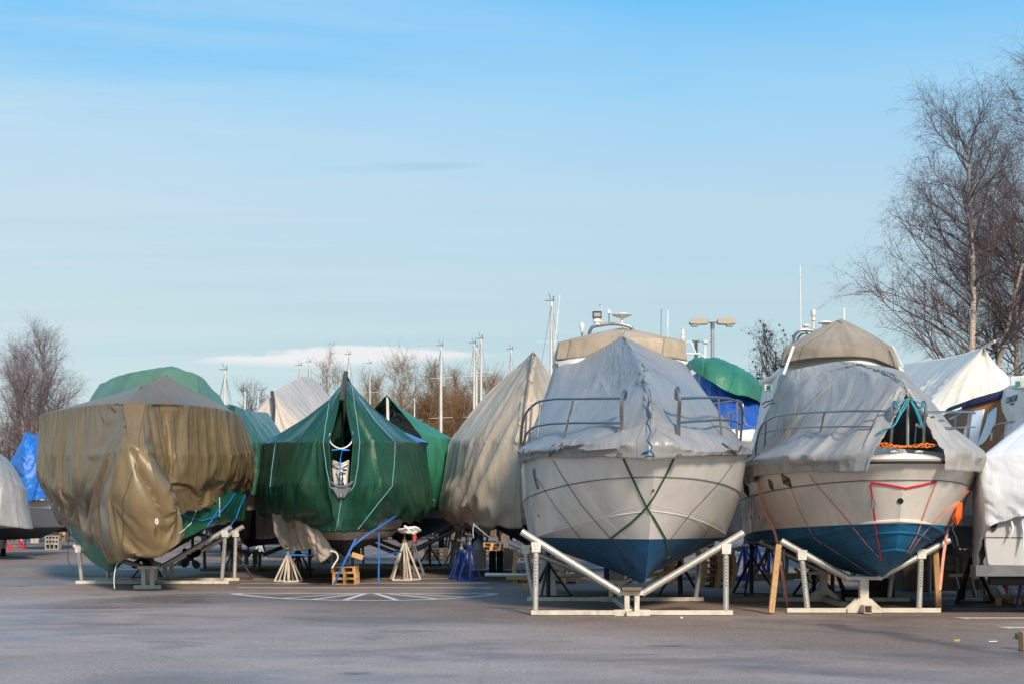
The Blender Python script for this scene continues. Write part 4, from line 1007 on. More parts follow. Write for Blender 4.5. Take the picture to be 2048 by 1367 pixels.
MB().tube([W(1815, 893, 22.8), W(1815, 796, 22.8)], .035, 10).build('bow_pole', M['steel'], b8); MB().tube([W(1829, 893, 23.2), W(1833, 850, 23.2)], .022, 8).build('bow_pole', M['steel'], b8)
for x in (1788, 1838):
    MB().box(W(x, 902, 22.62), (.14, .03, .045)).build('deck_fitting', M['steel'], b8, 30, .01)
for px, py, w_, h_ in ((1573, 960, .17, .085), (1542, 968, .12, .08)):
    p, n = hit(px, py, [h8], .006); q = n.to_track_quat('Z', 'Y').to_matrix()
    MB().box(p, (w_ * 2, h_ * 2.2, .02), q @ Matrix.Rotation(-.25, 3, 'Z')).build('side_window', M['black_glass'], b8, 30, .01)
for k in range(4):
    p, n = hit(1489 + k * 2.6, 973 + k * 3, [h8], .01); MB().box(p, (.03, .22, .02), n.to_track_quat('Z', 'Y').to_matrix()).build('air_vent', M['rubber'], b8, 0)
for px, py in ((1801, 1000), (1556, 1038)):
    p, n = hit(px, py, [h8], .004); MB().lathe(p, [(.05, 0), (.05, .012), (.03, .014)] if px > 1700 else [(.02, 0), (.02, .01), (.01, .012)], 12, n.to_track_quat('Z', 'Y').to_matrix()).build('skin_fitting', M['rubber' if px > 1700 else 'white_letter'], b8)
for k, ch in enumerate('IOIN'):
    p, n = hit(1494 + k * 8.2, 1037, [h8], .01); z = Vector((0, 0, 1)); x = z.cross(n).normalized(); z = n.cross(x)
    text('hull_lettering', ch, p, Matrix((x, z, n)).transposed(), .13, M['white_letter'], b8)
# ---- covers
net8 = [[(1558, 752, 30.2), (1532, 840, 30.3), (1499, 922, 30.6), (1499, 958, 30.6)],
 [(1563, 748, 28.8), (1545, 840, 28.4), (1509, 928, 28.4), (1506, 966, 28.4)],
 [(1590, 738, 28.0), (1583, 830, 26.5), (1560, 928, 26.2), (1560, 949, 26.15)],
 [(1640, 728, 27.6), (1655, 812, 25.0), (1622, 922, 24.2), (1619, 944, 24.15)],
 [(1670, 723, 27.3), (1740, 800, 23.6), (1690, 918, 23.15), (1690, 943, 23.05)],
 [(1684, 722, 27.2), (1808, 795, 22.85), (1752, 898, 22.5), (1733, 944, 22.45)],
 [(1690, 722, 27.2), (1826, 795, 22.85), (1880, 900, 22.6), (1887, 943, 22.55)],
 [(1730, 726, 27.4), (1848, 815, 23.6), (1906, 906, 23.3), (1912, 942, 23.2)],
 [(1780, 734, 27.8), (1874, 830, 25.0), (1932, 905, 24.9), (1936, 941, 24.8)],
 [(1807, 742, 28.4), (1886, 838, 26.6), (1945, 903, 26.3), (1947, 930, 26.2)],
 [(1814, 750, 30.0), (1892, 840, 29.5), (1940, 903, 29.5), (1940, 930, 29.5)]]
net8 = [[W(*p) for p in c] for c in net8]
def dd8(U, V, S, bu, bv):
    v = np.arange(S.shape[1])[None, :]; slack = sstep(.1, 1.0, V)
    d = -.55 * (creases(S, [(.06, 8, .03, [(1690, 724), (1755, 756), (1812, 792)]), (.05, 7, .03, [(1800, 800), (1700, 850), (1620, 915)]), (.05, 8, .03, [(1800, 805), (1740, 860), (1700, 925)]), (.05, 7, .02, [(1640, 732), (1590, 800), (1545, 900)]), (.06, 7, .04, [(1604, 740), (1560, 800), (1525, 905)]), (.05, 6, .03, [(1585, 742), (1548, 810), (1512, 900)]), (.04, 6, .02, [(1790, 740), (1850, 800), (1920, 890)]), (-.06, 6, 0, [(1780, 815), (1680, 880), (1610, 930)])])) - .010 * vnoise(U / .28, V / 1.0, 3) * slack
    off = np.zeros_like(S); off[..., 2] = sstep(bv[2], bv[3], v) ** 2 * (.03 * vnoise(U / .8, U * 0, 5) + .01 * vnoise(U / .3, U * 0, 6))
    return d, off
def pin8(U, V, S, bu, bv):
    p = ties(U, V, S, bu, bv, 1, .5, 9, 4)
    for u in (bu[5] - 1, bu[5], bu[6], bu[6] + 1): p[u, ::4] = 1; p[u, :bv[1]] = 1
    return p
def mk8(U, V, S, bu, bv):
    u = np.arange(S.shape[0])[:, None]; v = np.arange(S.shape[1])[None, :]
    return ~((u >= bu[5]) & (u < bu[6]) & (v > bv[1] - 2))
t8 = cover('tarpaulin', net8, M['warm_grey_tarp'], 'weathered grey tarpaulin over the right cruiser, parted in front of its bow', dd8, .062, (4, 5, 6, 7), (2,), mask=mk8, clear=[(h8, (X8, Y8, YAW8))], gap=.075, smooth=50, sim=dict(pin=pin8, off=off7, grow=.025, bend=.6, gravity=.8), group='tarpaulins over the motor cruisers')
c8 = fly_cover('taupe canvas hood with pointed top over the right cruiser flybridge', [(1569, 694, 1563, 726, 28.6), (1620, 690, 1616, 716, 28.2), (1684, 688, 1684, 713, 28.0), (1740, 689, 1744, 716, 28.2), (1784, 693, 1800, 738, 28.6)], M['taupe_canvas'], 41, (1682, 637, 29.4), Ydepth=2.6, xback=.42)
MB().tube([W(1587, 692, 28.3), W(1567, 748, 28.2)], .03, 6).build('support_pole', M['white_paint'], b8); MB().tube([W(1785, 692, 28.4), W(1806, 735, 28.3)], .025, 6).build('support_pole', M['mast_alloy'], b8)
# ---- straps
gp = 'red and pink straps on the right cruiser'
rd_, pk = M['red_strap'], M['pink_strap']
strap('lashing_strap', [(1742, 964), (1775, 968), (1811, 975), (1845, 968), (1872, 961)], [h8], rd_, .040, 'bright red strap sagging across the bow of the right cruiser', 'strap', gp)
strap('lashing_strap', [(1741, 966), (1746, 1000), (1749, 1030), (1756, 1075), (1764, 1118)], [h8], rd_, .03, 'red strap with ratchet hanging down the bow just left of the stem', 'strap', gp)
strap('lashing_strap', [(1620, 948), (1629, 963), (1680, 1020), (1730, 1080), (1758, 1112)], [h8], pk, .026, 'pale pink strap slanting from tarpaulin corner to forefoot, left bow', 'strap', gp)
strap('lashing_strap', [(1583, 975), (1600, 1020), (1629, 1074), (1680, 1106), (1746, 1149)], [h8], pk, .022, 'long pink strap bending at the waterline of left bow', 'strap', gp)
strap('lashing_strap', [(1506, 985), (1507, 1040), (1509, 1085)], [h8], M['light_green_strap'], .045, 'bright green strap hanging near the stern lettering', 'strap', 'green straps', lift=.03)
strap('lashing_strap', [(1872, 962), (1855, 1005), (1832, 1070), (1812, 1105)], [h8], pk, .025, 'thin pink strap just right of the stem of the right cruiser', 'strap', gp)
strap('lashing_strap', [(1895, 1012), (1868, 1040), (1836, 1078), (1818, 1104)], [h8], pk, .04, 'wide pink strap slanting from orange vest down to forefoot', 'strap', gp)
pts = [hit(1520, 962, [t8, h8], .03)[0], hit(1531, 1010, [h8], .06)[0], W(1545, 1052, 26.5), W(1562, 1130, 25.4), G(1575, 1214) + Vector((0, 0, .02))]
tag(MB().ribbon(arc(pts), [Vector((0, -1, 0))] * len(arc(pts)), .05).build('lashing_strap', pk), 'pink strap stretched from left gunwale to the ground beside timber prop', 'strap', gp)
pts = [hit(1933, 978, [h8], .03, 25.5)[0], W(1905, 1020, 24.6), W(1890, 1090, 24.6), W(1880, 1178, 24.6)]
tag(MB().ribbon(arc(pts), [Vector((0, -1, 0))] * len(arc(pts)), .05).build('lashing_strap', pk), 'pink strap hanging from right gunwale down to timber prop', 'strap', gp)
p, n = hit(1748, 1003, [h8], .03); MB().box(p, (.06, .03, .16)).build('ratchet', M['dark_alloy'], None); r_ = bpy.data.objects['ratchet']; tag(r_, 'dark ratchet buckle on the red strap left of the stem', 'ratchet')
# teal cord lacing at the pulpit, orange rope on the foredeck
pts = [W(*q) for q in ((1752, 868, 22.7), (1768, 858, 22.6), (1785, 852, 22.55), (1800, 830, 22.6), (1815, 800, 22.7), (1800, 802, 22.6), (1789, 808, 22.65), (1800, 822, 22.6), (1792, 842, 22.6), (1806, 812, 22.62), (1818, 796, 22.7), (1832, 802, 22.65), (1847, 808, 22.65), (1838, 820, 22.6), (1822, 800, 22.65), (1834, 826, 22.6), (1845, 855, 22.65), (1840, 832, 22.6), (1824, 806, 22.6))]
rope('lacing_cord', arc(pts, 5), .013, M['teal_rope'], 'teal cord lashing the pulpit ends and the parted tarpaulin together')
pts = []
for k in range(70):
    f = k / 69; x = 1757 + 112 * f + 5 * math.sin(k * 2.4); hp = math.exp(-((x - 1770) / 18) ** 2) + math.exp(-((x - 1850) / 20) ** 2); pts.append(W(x, 892 - hp * 3 + (1.2 + 3.5 * hp) * math.sin(k * 1.7), 22.72 + .07 * math.cos(k * 1.1)))
rope('mooring_rope', arc(pts, 3), .010, M['orange_rope'], 'orange rope heaped along the white foredeck of the right cruiser')
MB().box(W(1837, 850, 22.9), (.10, .05, .04), Matrix.Rotation(.5, 3, 'Y')).build('rail_clip', M['white_paint'], b8)
# orange buoyancy vest
def blob(name, c, size, m, parent=None, seed=1, amp=.25, n=3):
    bm = bmesh.new(); bmesh.ops.create_icosphere(bm, subdivisions=n, radius=1)
    for v in bm.verts:
        f = 1 + amp * vnoise(np.array(v.co.x * 2.1 + v.co.z), np.array(v.co.y * 1.9 + v.co.z * 1.7), seed)
        v.co = Vector((v.co.x * size[0] * f, v.co.y * size[1] * f, v.co.z * size[2] * f)) + Vector(c)
    me = bpy.data.meshes.new(name); bm.to_mesh(me); bm.free(); return link(name, me, m, parent, 180)
VY = hit(1912, 1022, [h8], 0, 25.2)[0].y - 25.12
W_ = W
def W(px, py, Y): return W_(px, py, Y + VY if 24.7 < Y < 25.2 and px > 1890 else Y)
vt = thing('safety_vest', W(1914, 1048, 25), 'orange and black vest hanging from a strap by the right bow', 'vest')
MB().tube([W(1900, 985, 25), W(1908, 1003, 25), W(1906, 1030, 25)], .02, 6).build('webbing', M['dark_strap'], vt)
vm = [[W(1908, 1008, 25.05), W(1908, 1022, 24.95), W(1904, 1034, 24.9), W(1908, 1046, 25)], [W(1914, 1004, 24.95), W(1914, 1018, 24.82), W(1913, 1032, 24.8), W(1914, 1049, 24.9)], [W(1925, 1002, 25), W(1925, 1016, 24.9), W(1924, 1032, 24.88), W(1921, 1040, 24.95)]]
grid_mesh('orange_front', net_grid(vm, .03)[0], M['orange_cloth'], vt, None, .05, 60)
vm = [[W(1909, 1009, 25.1), W(1914, 1003, 25.0)], [W(1914, 996, 25.1), W(1918, 1000, 24.95)], [W(1921, 994, 25.1), W(1926, 1003, 25.0)]]
grid_mesh('black_collar', net_grid(vm, .03)[0], M['black_cloth'], vt, None, .06, 60)
vm = [[W(1922, 1020, 25.0), W(1916, 1050, 25)], [W(1927, 1018, 25.1), W(1924, 1052, 25.1)]]
grid_mesh('black_side', net_grid(vm, .03)[0], M['black_cloth'], vt, None, .05, 60)
MB().tube(arc([W(1908, 1046, 25), W(1906, 1060, 25), W(1911, 1070, 25), W(1916, 1090, 25)]), .012, 6).build('webbing', M['dark_strap'], vt)
W = W_
# ---- cradle and props
cradle('pale cradle with gusseted centre post under the right cruiser', 6.13, 24.8,
       [dict(dy=0, half=1.345, l=(-.98, -1.08, .98, -1.44, 1.26, -.25, .60), r=(.97, 1.0, 1.0, 1.50, 1.28, .26, .62), zt=.64),
        dict(dy=3.2, cx=.3, half=1.4, l=(-.75, -.85, .92, -1.25, 1.2, .05, .56), r=(1.3, 1.4, .95, 1.8, 1.25, .55, .56), zt=.6)], style='gusset')
for a, b, l in ((G(1542, 1227), W(1557, 1088, 24.7), 'leaning timber prop left of the right cruiser cradle'), (G(1877, 1221), W(1870, 1098, 25.), 'leaning timber prop right of the right cruiser cradle')):
    tag(MB().bar(a + Vector((0, 0, .02)), b, .10, .10, (0, 1, 0)).build('timber_prop', M['lumber'], bevel=.006), l, 'prop', 'timber props')
# ================================================================ boats on the left half of the front row
def net_px(rows): return [[W(*p) for p in c] for c in rows]
def simple_boat(label, X0, Y0, L, B, zs, zk, top, bottom, zw, yaw=0., group='boats laid up in the yard', line=None, name='covered_boat', step=.22, deck=True, cat='boat', **kw):
    t = thing(name, (X0, Y0 + L / 2, 0), label, cat, group)
    m = gelcoat('hull_paint', top, bottom, zw, 0, line, .28, 0., .35); o, S, bv, wp = hull('hull', simple_lines(L, B, zs, zk, **kw), m, t, X0, Y0, yaw, step)
    if deck: deck_of(S, M['gelcoat'], t)
    return t, o, S, bv
# ---- the tan-covered boat
b1, h1, S1, bv1 = simple_boat('dark-bottomed boat almost hidden under loose tan tarpaulin, twin propellers below', -8.45, 32.2, 10.5, 4.0, 2.95, .62, (.55, .53, .5), (.012, .014, .018), 1.6, yaw=-.17, name='motor_yacht', rake=1.2)
for sx in (-.64, .66):
    c = Vector((-8.92 + sx, 36.6, .60)); pr = MB().lathe(c, [(.03, -.12), (.065, -.06), (.07, .05), (.04, .1)], 12, Matrix.Rotation(R(90), 3, 'X')).build('propeller', M['bronze'], b1)
    for k in range(4):
        a = R(40 + 90 * k + (12 if sx < 0 else 0)); bm_ = []
        n = 14; prof = []
        for i in range(n):
            th = 2 * math.pi * i / n; prof.append((.19 + .13 * math.cos(th), (.098 + .02 * math.cos(th)) * math.sin(th)))
        vs = []
        for yy in (-.008, .008):
            for (rr, w) in prof:
                tw = .5; x = rr; y = w * math.cos(tw); z = w * math.sin(tw) + yy
                vs.append(c + Vector((x * math.cos(a) - y * math.sin(a), z, x * math.sin(a) + y * math.cos(a))))
        m_ = MB(); m_.add(vs, [tuple(range(n)), tuple(range(2 * n - 1, n - 1, -1))] + [(i, (i + 1) % n, n + (i + 1) % n, n + i) for i in range(n)])
        m_.build('blade', M['bronze'], pr)
    MB().tube([c, c + Vector((0, 1.4, .18))], .03, 8).build('propeller_shaft', M['bronze'], b1)
    MB().bar(c + Vector((0, .15, .02)), c + Vector((0, .2, .55)), .05, .12).build('shaft_bracket', M['bronze'], b1)
ng = net_px([[(100, 1000, 38.5), (118, 1035, 38.4), (140, 1062, 38.3)], [(138, 1015, 35.8), (148, 1060, 35.6), (168, 1108, 35.4)], [(180, 1050, 34.2), (185, 1090, 34.1), (203, 1134, 34.1)],
 [(212, 1075, 33.7), (214, 1110, 33.6), (226, 1142, 33.8)], [(250, 1060, 33.3), (262, 1080, 33.4), (272, 1098, 33.7)], [(300, 1045, 33.0), (300, 1070, 33.1), (300, 1085, 33.6)],
 [(340, 1008, 33.1), (350, 1050, 33.2), (351, 1082, 33.4)], [(400, 1000, 33.9), (405, 1030, 34.0), (408, 1058, 34.2)], [(450, 982, 35.4), (454, 1012, 35.5), (450, 1045, 35.8)], [(491, 975, 37.8), (493, 1000, 37.8), (490, 1042, 37.9)]])
def dgr(U, V, S, bu, bv): return .03 * pleats(U, V, .5, 51) + .012 * crumple(U, V, .35, 52)
tg1 = cover('tarpaulin', ng, M['mid_green_tarp'], 'green tarpaulin round the lower hull beneath the tan tarpaulin', dgr, .07, clear=[(h1, (-8.45, 32.2, -.17))], gap=.03, group='tarpaulins of the left boats')
n1 = net_px([
 [(345, 762, 42), (210, 800, 42), (95, 834, 42), (100, 905, 42), (115, 985, 42), (138, 1033, 42)],
 [(340, 757, 38.5), (200, 796, 38.5), (80, 829, 38.3), (84, 905, 38.3), (103, 985, 38.4), (126, 1040, 38.5)],
 [(335, 752, 35.8), (222, 790, 35.6), (112, 820, 35.3), (113, 907, 35.2), (135, 1000, 35.2), (152, 1050, 35.2)],
 [(331, 750, 34.5), (252, 783, 33.6), (168, 811, 33.2), (172, 907, 33.1), (185, 1005, 33.2), (196, 1092, 33.4)],
 [(302, 761, 33.3), (264, 784, 32.4), (222, 806, 31.8), (218, 905, 31.5), (206, 1010, 31.6), (238, 1122, 32)],
 [(282, 772, 32.4), (266, 789, 31.8), (247, 806, 31.2), (249, 896, 30.55), (226, 1000, 30.7), (256, 1110, 31)],
 [(278, 774, 32.3), (277, 790, 31.7), (272, 806, 31.2), (268, 895, 30.45), (266, 1000, 30.35), (283, 1107, 30.8)],
 [(280, 773, 32.4), (288, 790, 31.8), (292, 806, 31.3), (284, 897, 30.55), (318, 1000, 30.45), (318, 1108, 30.8)],
 [(286, 770, 32.6), (300, 790, 32), (306, 807, 31.6), (300, 905, 31.5), (346, 1005, 30.9), (355, 1084, 31.0)],
 [(296, 764, 33.0), (314, 788, 32.3), (322, 807, 32.0), (318, 907, 32.2), (330, 985, 32.1), (350, 1026, 32.0)],
 [(312, 757, 33.6), (336, 785, 32.9), (356, 808, 32.5), (352, 908, 32.4), (358, 975, 32.5), (366, 1022, 32.7)],
 [(332, 750, 34.6), (372, 785, 34), (408, 812, 33.7), (408, 908, 33.6), (402, 970, 33.7), (415, 1017, 34)],
 [(336, 752, 35.6), (402, 790, 35.5), (455, 820, 35.4), (459, 908, 35.2), (448, 960, 35.3), (440, 994, 35.5)],
 [(341, 757, 38.3), (422, 800, 38.3), (482, 833, 38.2), (496, 906, 38.2), (494, 960, 38.2), (488, 985, 38.2)],
 [(345, 762, 42), (422, 806, 42), (480, 838, 42), (490, 906, 42), (486, 960, 42), (482, 985, 42)]])
C1 = [(.10, 7, .0, [(343, 780), (344, 905), (316, 1000)]), (.08, 7, .0, [(300, 785), (300, 840), (301, 930)]), (.09, 7, .0, [(396, 786), (411, 862), (394, 1020)]), (.11, 7, .0, [(440, 792), (456, 882), (432, 1005)]),
    (.12, 8, .0, [(112, 800), (115, 909), (140, 1021), (160, 1085)]), (.09, 8, .0, [(158, 795), (150, 909), (154, 998), (192, 1075)]), (.10, 8, .0, [(197, 785), (192, 904), (187, 1021), (240, 1130)]), (.24, 10, .0, [(281, 890), (318, 958), (353, 1038)]), (-.24, 9, .0, [(262, 912), (300, 975), (333, 1036)])]
def d1(U, V, S, bu, bv):
    v = np.arange(S.shape[1])[None, :]; sk = sstep(bv[2], bv[2] + 6, v)
    off = np.zeros_like(S); off[..., 2] = sstep(bv[4], bv[5], v) ** 2 * (.10 * vnoise(U / 1.1, U * 0, 5) + .015 * vnoise(U / .25, U * 0, 6))
    return -.55 * creases(S, C1) * sk - .015 * vnoise(U / .3, V / 1.2, 3) * sk - .05 * np.exp(-((v - bv[3]) / 1.5) ** 2), off
def step1(U, V, S, bu, bv): v = np.arange(S.shape[1])[None, :]; return .055 - .055 * np.exp(-((v - bv[3]) / 1.5) ** 2) + 0 * U
def pin1(U, V, S, bu, bv):
    p = ties(U, V, S, bu, bv, bv[2], 1.0, 3); q = ties(U, V, S, bu, bv, bv[2], 1.3, 8, 1); p[:, bv[4]] = np.maximum(p[:, bv[4]], q[:, -1]); return p
t1 = cover('tarpaulin', n1, M['tan_tarp'], 'loose tan tarpaulin hanging in deep folds over the leftmost large boat', d1, .068, (5, 7, 9), (2,), clear=[(h1, (-8.45, 32.2, -.17))], gap=.10, smooth=50, group='tarpaulins of the left boats',
           sim=dict(pin=pin1, off=step1, grow=.045, bend=1.0, gravity=.8))
nh = net_px([[(345, 733, 40.5), (225, 764, 41), (182, 822, 41)], [(342, 732, 39), (212, 762, 38.2), (177, 822, 38)], [(340, 732, 38.6), (278, 741, 37.4), (245, 815, 36.6)], [(342, 732, 38.4), (338, 737, 37.0), (335, 815, 36.2)],
 [(346, 732, 38.6), (392, 745, 37.4), (410, 815, 36.6)], [(350, 733, 39), (427, 780, 38.2), (458, 838, 38)], [(350, 734, 40.5), (425, 784, 41), (455, 840, 41)]])
def dh(U, V, S, bu, bv): return .035 * folds(U, V, .7, 71, 8) * sstep(.1, .9, V) + .015 * crumple(U, V, .4, 72)
th = cover('tarpaulin', nh, M['sage_tarp'], 'rounded sage green tarpaulin over the flybridge behind the tan tarpaulin', dh, .07, (), (1,), group='tarpaulins of the left boats')
MB().tube(arc([W(330, 752, 33.9), W(332, 748, 33.9)]), .02, 6)
cr1 = cradle('rusty-tinted cradle with low centre post under the tan-covered boat', -8.9, 35.2,
       [dict(dy=0, half=1.9, l=(-1.75, -1.82, .84, -1.95, .95, -.2, .42), r=(1.72, 1.80, 1.22, 1.95, 1.42, .24, .44), zt=.46), dict(dy=1.6, half=1.85, l=(-1.55, -1.6, .84, -1.9, .95, -.2, .42), r=(1.72, 1.75, 1.2, 1.95, 1.42, .24, .44), zt=.46)])
kp = MB(); c = Vector((-8.42, 32.9, 0))
for sx in (-.1, .1): kp.box(c + Vector((sx, 0, .27)), (.09, .09, .42))
kp.box(c + Vector((0, 0, .5)), (.42, .3, .07)); kp.box(c + Vector((0, -.05, .05)), (.62, .1, .09))
kp.bar(c + Vector((0, .05, .06)), Vector((-8.85, 35.1, .06)), .09, .09); kp.build('keel_post', M['cream_steel'], cr1, 30, .005)
trestle(Vector((-7.35, 37.6, 0)), 1.15, 'black_steel', 'black tripod stand behind the right post of the tan-covered boat cradle', 'black tripod stands', .5, .4)
trestle(Vector((-9.75, 38.4, 0)), .85, 'black_steel', 'black tripod stand behind the left post of the tan-covered boat cradle', 'black tripod stands', .5, 1.4)
# cords on the green part
for k, (pp, m, l) in enumerate((([(468, 985), (455, 1005), (430, 1032), (400, 1040), (372, 1030), (360, 1026)], 'blue_rope', 'blue cord sagging along the green skirt right of the tan tarpaulin'),
      ([(488, 990), (478, 1012), (470, 1035), (455, 1062)], 'blue_rope', 'blue cord hanging at the right end of the green skirt'),
      ([(437, 995), (437, 1015), (420, 1040), (405, 1062)], 'blue_rope', 'short blue cord with loose end on the green skirt'),
      ([(390, 1020), (380, 1045), (358, 1066)], 'white_rope', 'white cord slanting across the green skirt'),
      ([(437, 992), (437, 1031)], 'white_rope', 'white cord hanging from the tan hem onto the green skirt'),
      ([(138, 1044), (150, 1075), (168, 1095)], 'pale_blue_rope', 'pale blue cord on the green skirt at far left'))):
    pts, _ = lay(pp, [tg1, t1], .03, 34.5); rope('cord', pts, .010, M[m], l, 'cord', 'cords on the tan-covered boat')
rope('cord', arc([W(313, 1036, 30.2), W(311, 1042, 30.15), W(314, 1047, 30.15), W(316, 1042, 30.15), W(313, 1036, 30.2)]), .014, M['white_rope'], 'small white loop on the big tan flap', 'cord', 'cords on the tan-covered boat')
rope('cord', arc([W(238, 1115, 31.8), W(230, 1140, 31.6), W(228, 1160, 31.5), W(229, 1176, 31.5)]), .011, M['white_rope'], 'white cord hanging from the tan hem to the ground', 'cord', 'cords on the tan-covered boat')
rope('cord', arc([W(139, 1068, 36), W(136, 1100, 36), W(138, 1125, 36), W(148, 1141, 36), W(142, 1145, 36)]), .011, M['dark_strap'], 'dark cord hanging left of the leftmost cradle post', 'cord', 'cords on the tan-covered boat')
# ---- dark green covered boat behind
b1c, h1c, S1c, _ = simple_boat('pale hull with black bottom under dark green cover between tan and tent-shaped covers', -7.75, 39.8, 10, 3.5, 2.7, .78, (.42, .40, .38), (.008, .009, .012), 1.86)
nd = net_px([[(440, 812, 47), (420, 870, 47), (415, 945, 47), (425, 1000, 47)], [(455, 808, 42), (410, 880, 42), (405, 945, 42), (418, 1000, 42)], [(462, 808, 40), (445, 880, 39.6), (442, 945, 39.5), (452, 998, 39.8)], [(470, 810, 39.6), (475, 882, 39.2), (476, 945, 39.2), (480, 985, 39.5)],
 [(480, 814, 40), (512, 884, 40), (514, 945, 40), (510, 990, 40)], [(505, 821, 42.5), (546, 876, 42.4), (546, 945, 42.3), (538, 1000, 42.3)], [(536, 824, 46), (562, 864, 46), (560, 945, 46), (550, 1005, 46)]])
def dd(U, V, S, bu, bv): return .09 * pleats(U + V * .2, V, .4, 81) * sstep(.1, .9, V) + .04 * pleats(U, V, .22, 82)
cover('tarpaulin', nd, M['teal_green_tarp'], 'dark green ridge-shaped tarpaulin between the tan cover and the pointed green tent', dd, .06, (), (1,), clear=[(h1c, (-7.75, 39.8, 0))], group='tarpaulins of the left boats')
cradle('dim wooden-beamed cradle under the boat with dark green cover', -7.8, 43.5, [dict(dy=0, half=1.75, l=(-1.6, -1.62, .95, -1.8, 1.15, -.2, .5), r=(1.6, 1.62, .95, 1.8, 1.15, .2, .5), zt=.6)], metal='grey_steel', beam='old_wood')
for x, w_, h_, m in ((476, .22, .66, 'lumber'), (493, .12, .5, 'grey_steel'), (511, .12, .5, 'grey_steel')):
    tag(MB().box(G(x, 1134) + Vector((0, 0, h_ / 2 + .1)), (w_, .14, h_)).build('post_block', M[m], bevel=.01), {476: 'upright plank block under the black-bottomed boat', 493: 'left grey block post behind the upright plank block', 511: 'right grey block post behind the upright plank block'}[x], 'block', 'support blocks')
tag(MB().bar(W(412, 1134, 46) * 1, W(560, 1133, 46), .12, .1).build('timber_beam', M['lumber']), 'long timber beam on the ground behind the tan-covered boat', 'beam', 'timber beams')
# ---- pale ridge tent far behind
b3, h3, S3, _ = simple_boat('far boat under the pale striped ridge tarpaulin', -8.3, 54, 10, 3.4, 2.6, .8, (.5, .5, .48), (.02, .02, .03), 1.6)
Yt = 54.
R3 = [(66, 628, 757), (60, 600, 754), (57, 575, 767), (54.3, 546, 784)]
n3 = []
for Y, px, py in R3: r = W(px, py, Y); n3.append([r, Vector((r.x - 1.1, Y, r.z - 1.2)), Vector((-11.2, Y, 4.3)), Vector((-11.2, Y, 3.0))])
r = W(546, 784, 54.3); n3.append([r, r + Vector((0, -.25, -1.2)), r + Vector((0, -.5, -2.2)), r + Vector((0, -.5, -3.4))])
for Y, px, py in R3[::-1]: r = W(px, py, Y); n3.append([r, Vector((r.x + .95, Y, r.z - 1.1)), Vector((-6.7, Y, 4.4)), Vector((-6.7, Y, 3.0))])
def d3(U, V, S, bu, bv): return .10 * pleats(U, V, .6, 91, .1) * sstep(.2, 1.4, V)
cover('tarpaulin', n3, M['pale_tarp'], 'pale striped ridge tarpaulin far behind, left of the pointed green tent', d3, .12, (), (2,), group='tarpaulins of the left boats')
rope('tent_pole', [W(544, 782, 53.9), W(547, 805, 53.7), W(548, 815, 53.7), W(545, 860, 53.6)], .07, M['dark_strap'], 'dark pole end poking out of the pale ridge tarpaulin', 'pole')
# ---- the pointed green tent over a sailing boat
b2 = thing('sailing_boat', (-4.05, 39, 0), 'sailing boat on pallets under the pointed dark green tent, white hull dark below', 'boat', 'boats laid up in the yard')
m2 = gelcoat('hull_white_dark', (.60, .55, .50), (.02, .02, .022), 1.10, 0, (1.30, 1.34, (.02, .02, .025)), .22)
L2 = simple_lines(11, 3.5, 2.32, .66, rake=1.5, full=.88, sheer=.12, chine=.35)
h2, S2, bv2, _ = hull('hull', L2, m2, b2, -4.02, 33.6, -.09, .2, (1,)); deck_of(S2, M['gelcoat'], b2)
MB().prism([(-.45, .62), (.5, .62), (.45, .9), (-.5, .9)], -.07, .07, Matrix.Translation((-4.02, 36.6, 0)) @ Matrix.Rotation(R(90), 4, 'Z')).build('keel_fin', m2, b2)
MB().tube(arc([W(660, 866, 33.6), W(659.5, 880, 33.5), W(666, 889, 33.4), W(683, 896, 33.3), W(698, 889, 33.4), W(704.5, 880, 33.5), W(704, 862, 33.6)]), .018, 8).build('pulpit_rail', M['white_paint'], b2)
MB().tube(arc([W(666, 920, 33.7), W(683, 926, 33.6), W(698, 920, 33.7)]), .02, 8).build('bow_rail', M['white_paint'], b2)
bw = net_px([[(664, 922, 33.9), (664, 945, 33.85), (668, 968, 33.75)], [(682, 925, 33.85), (682, 946, 33.75), (682, 972, 33.65)], [(699, 922, 33.9), (699, 945, 33.85), (696, 968, 33.75)]])
grid_mesh('bow_panel', net_grid(bw, .05)[0], M['gelcoat'], b2, None, .02, 60)
MB().box(W(689, 939, 33.66), (.10, .02, .05)).build('nameplate', M['rubber'], b2, 0)
an = MB(); an.tube(arc([W(663, 963, 33.2), W(670, 969, 33.1), W(683, 972, 33.05), W(697, 969, 33.1), W(705, 962, 33.2)]), .03, 8); an.prism([(-.22, 0), (.22, 0), (.08, -.24), (-.08, -.24)], -.03, .03, Matrix.Translation(W(683, 973, 33.1)))
an.build('bow_roller', M['grey_steel'], b2)
MB().lathe(W(682, 962, 33.15), [(.06, -.1), (.075, -.04), (.05, .0), (.06, .06), (.045, .14), (.06, .17), (.02, .24)], 12).build('anchor_winch', M['steel'], b2)
MB().tube([W(672, 946, 33.3), W(683, 972, 33.1)], .018, 6).build('anchor_shank', M['steel'], b2); MB().lathe(W(683, 990, 33.1), [(.03, -.06), (.06, -.02), (.05, .04)], 10).build('bow_eye', M['steel'], b2)
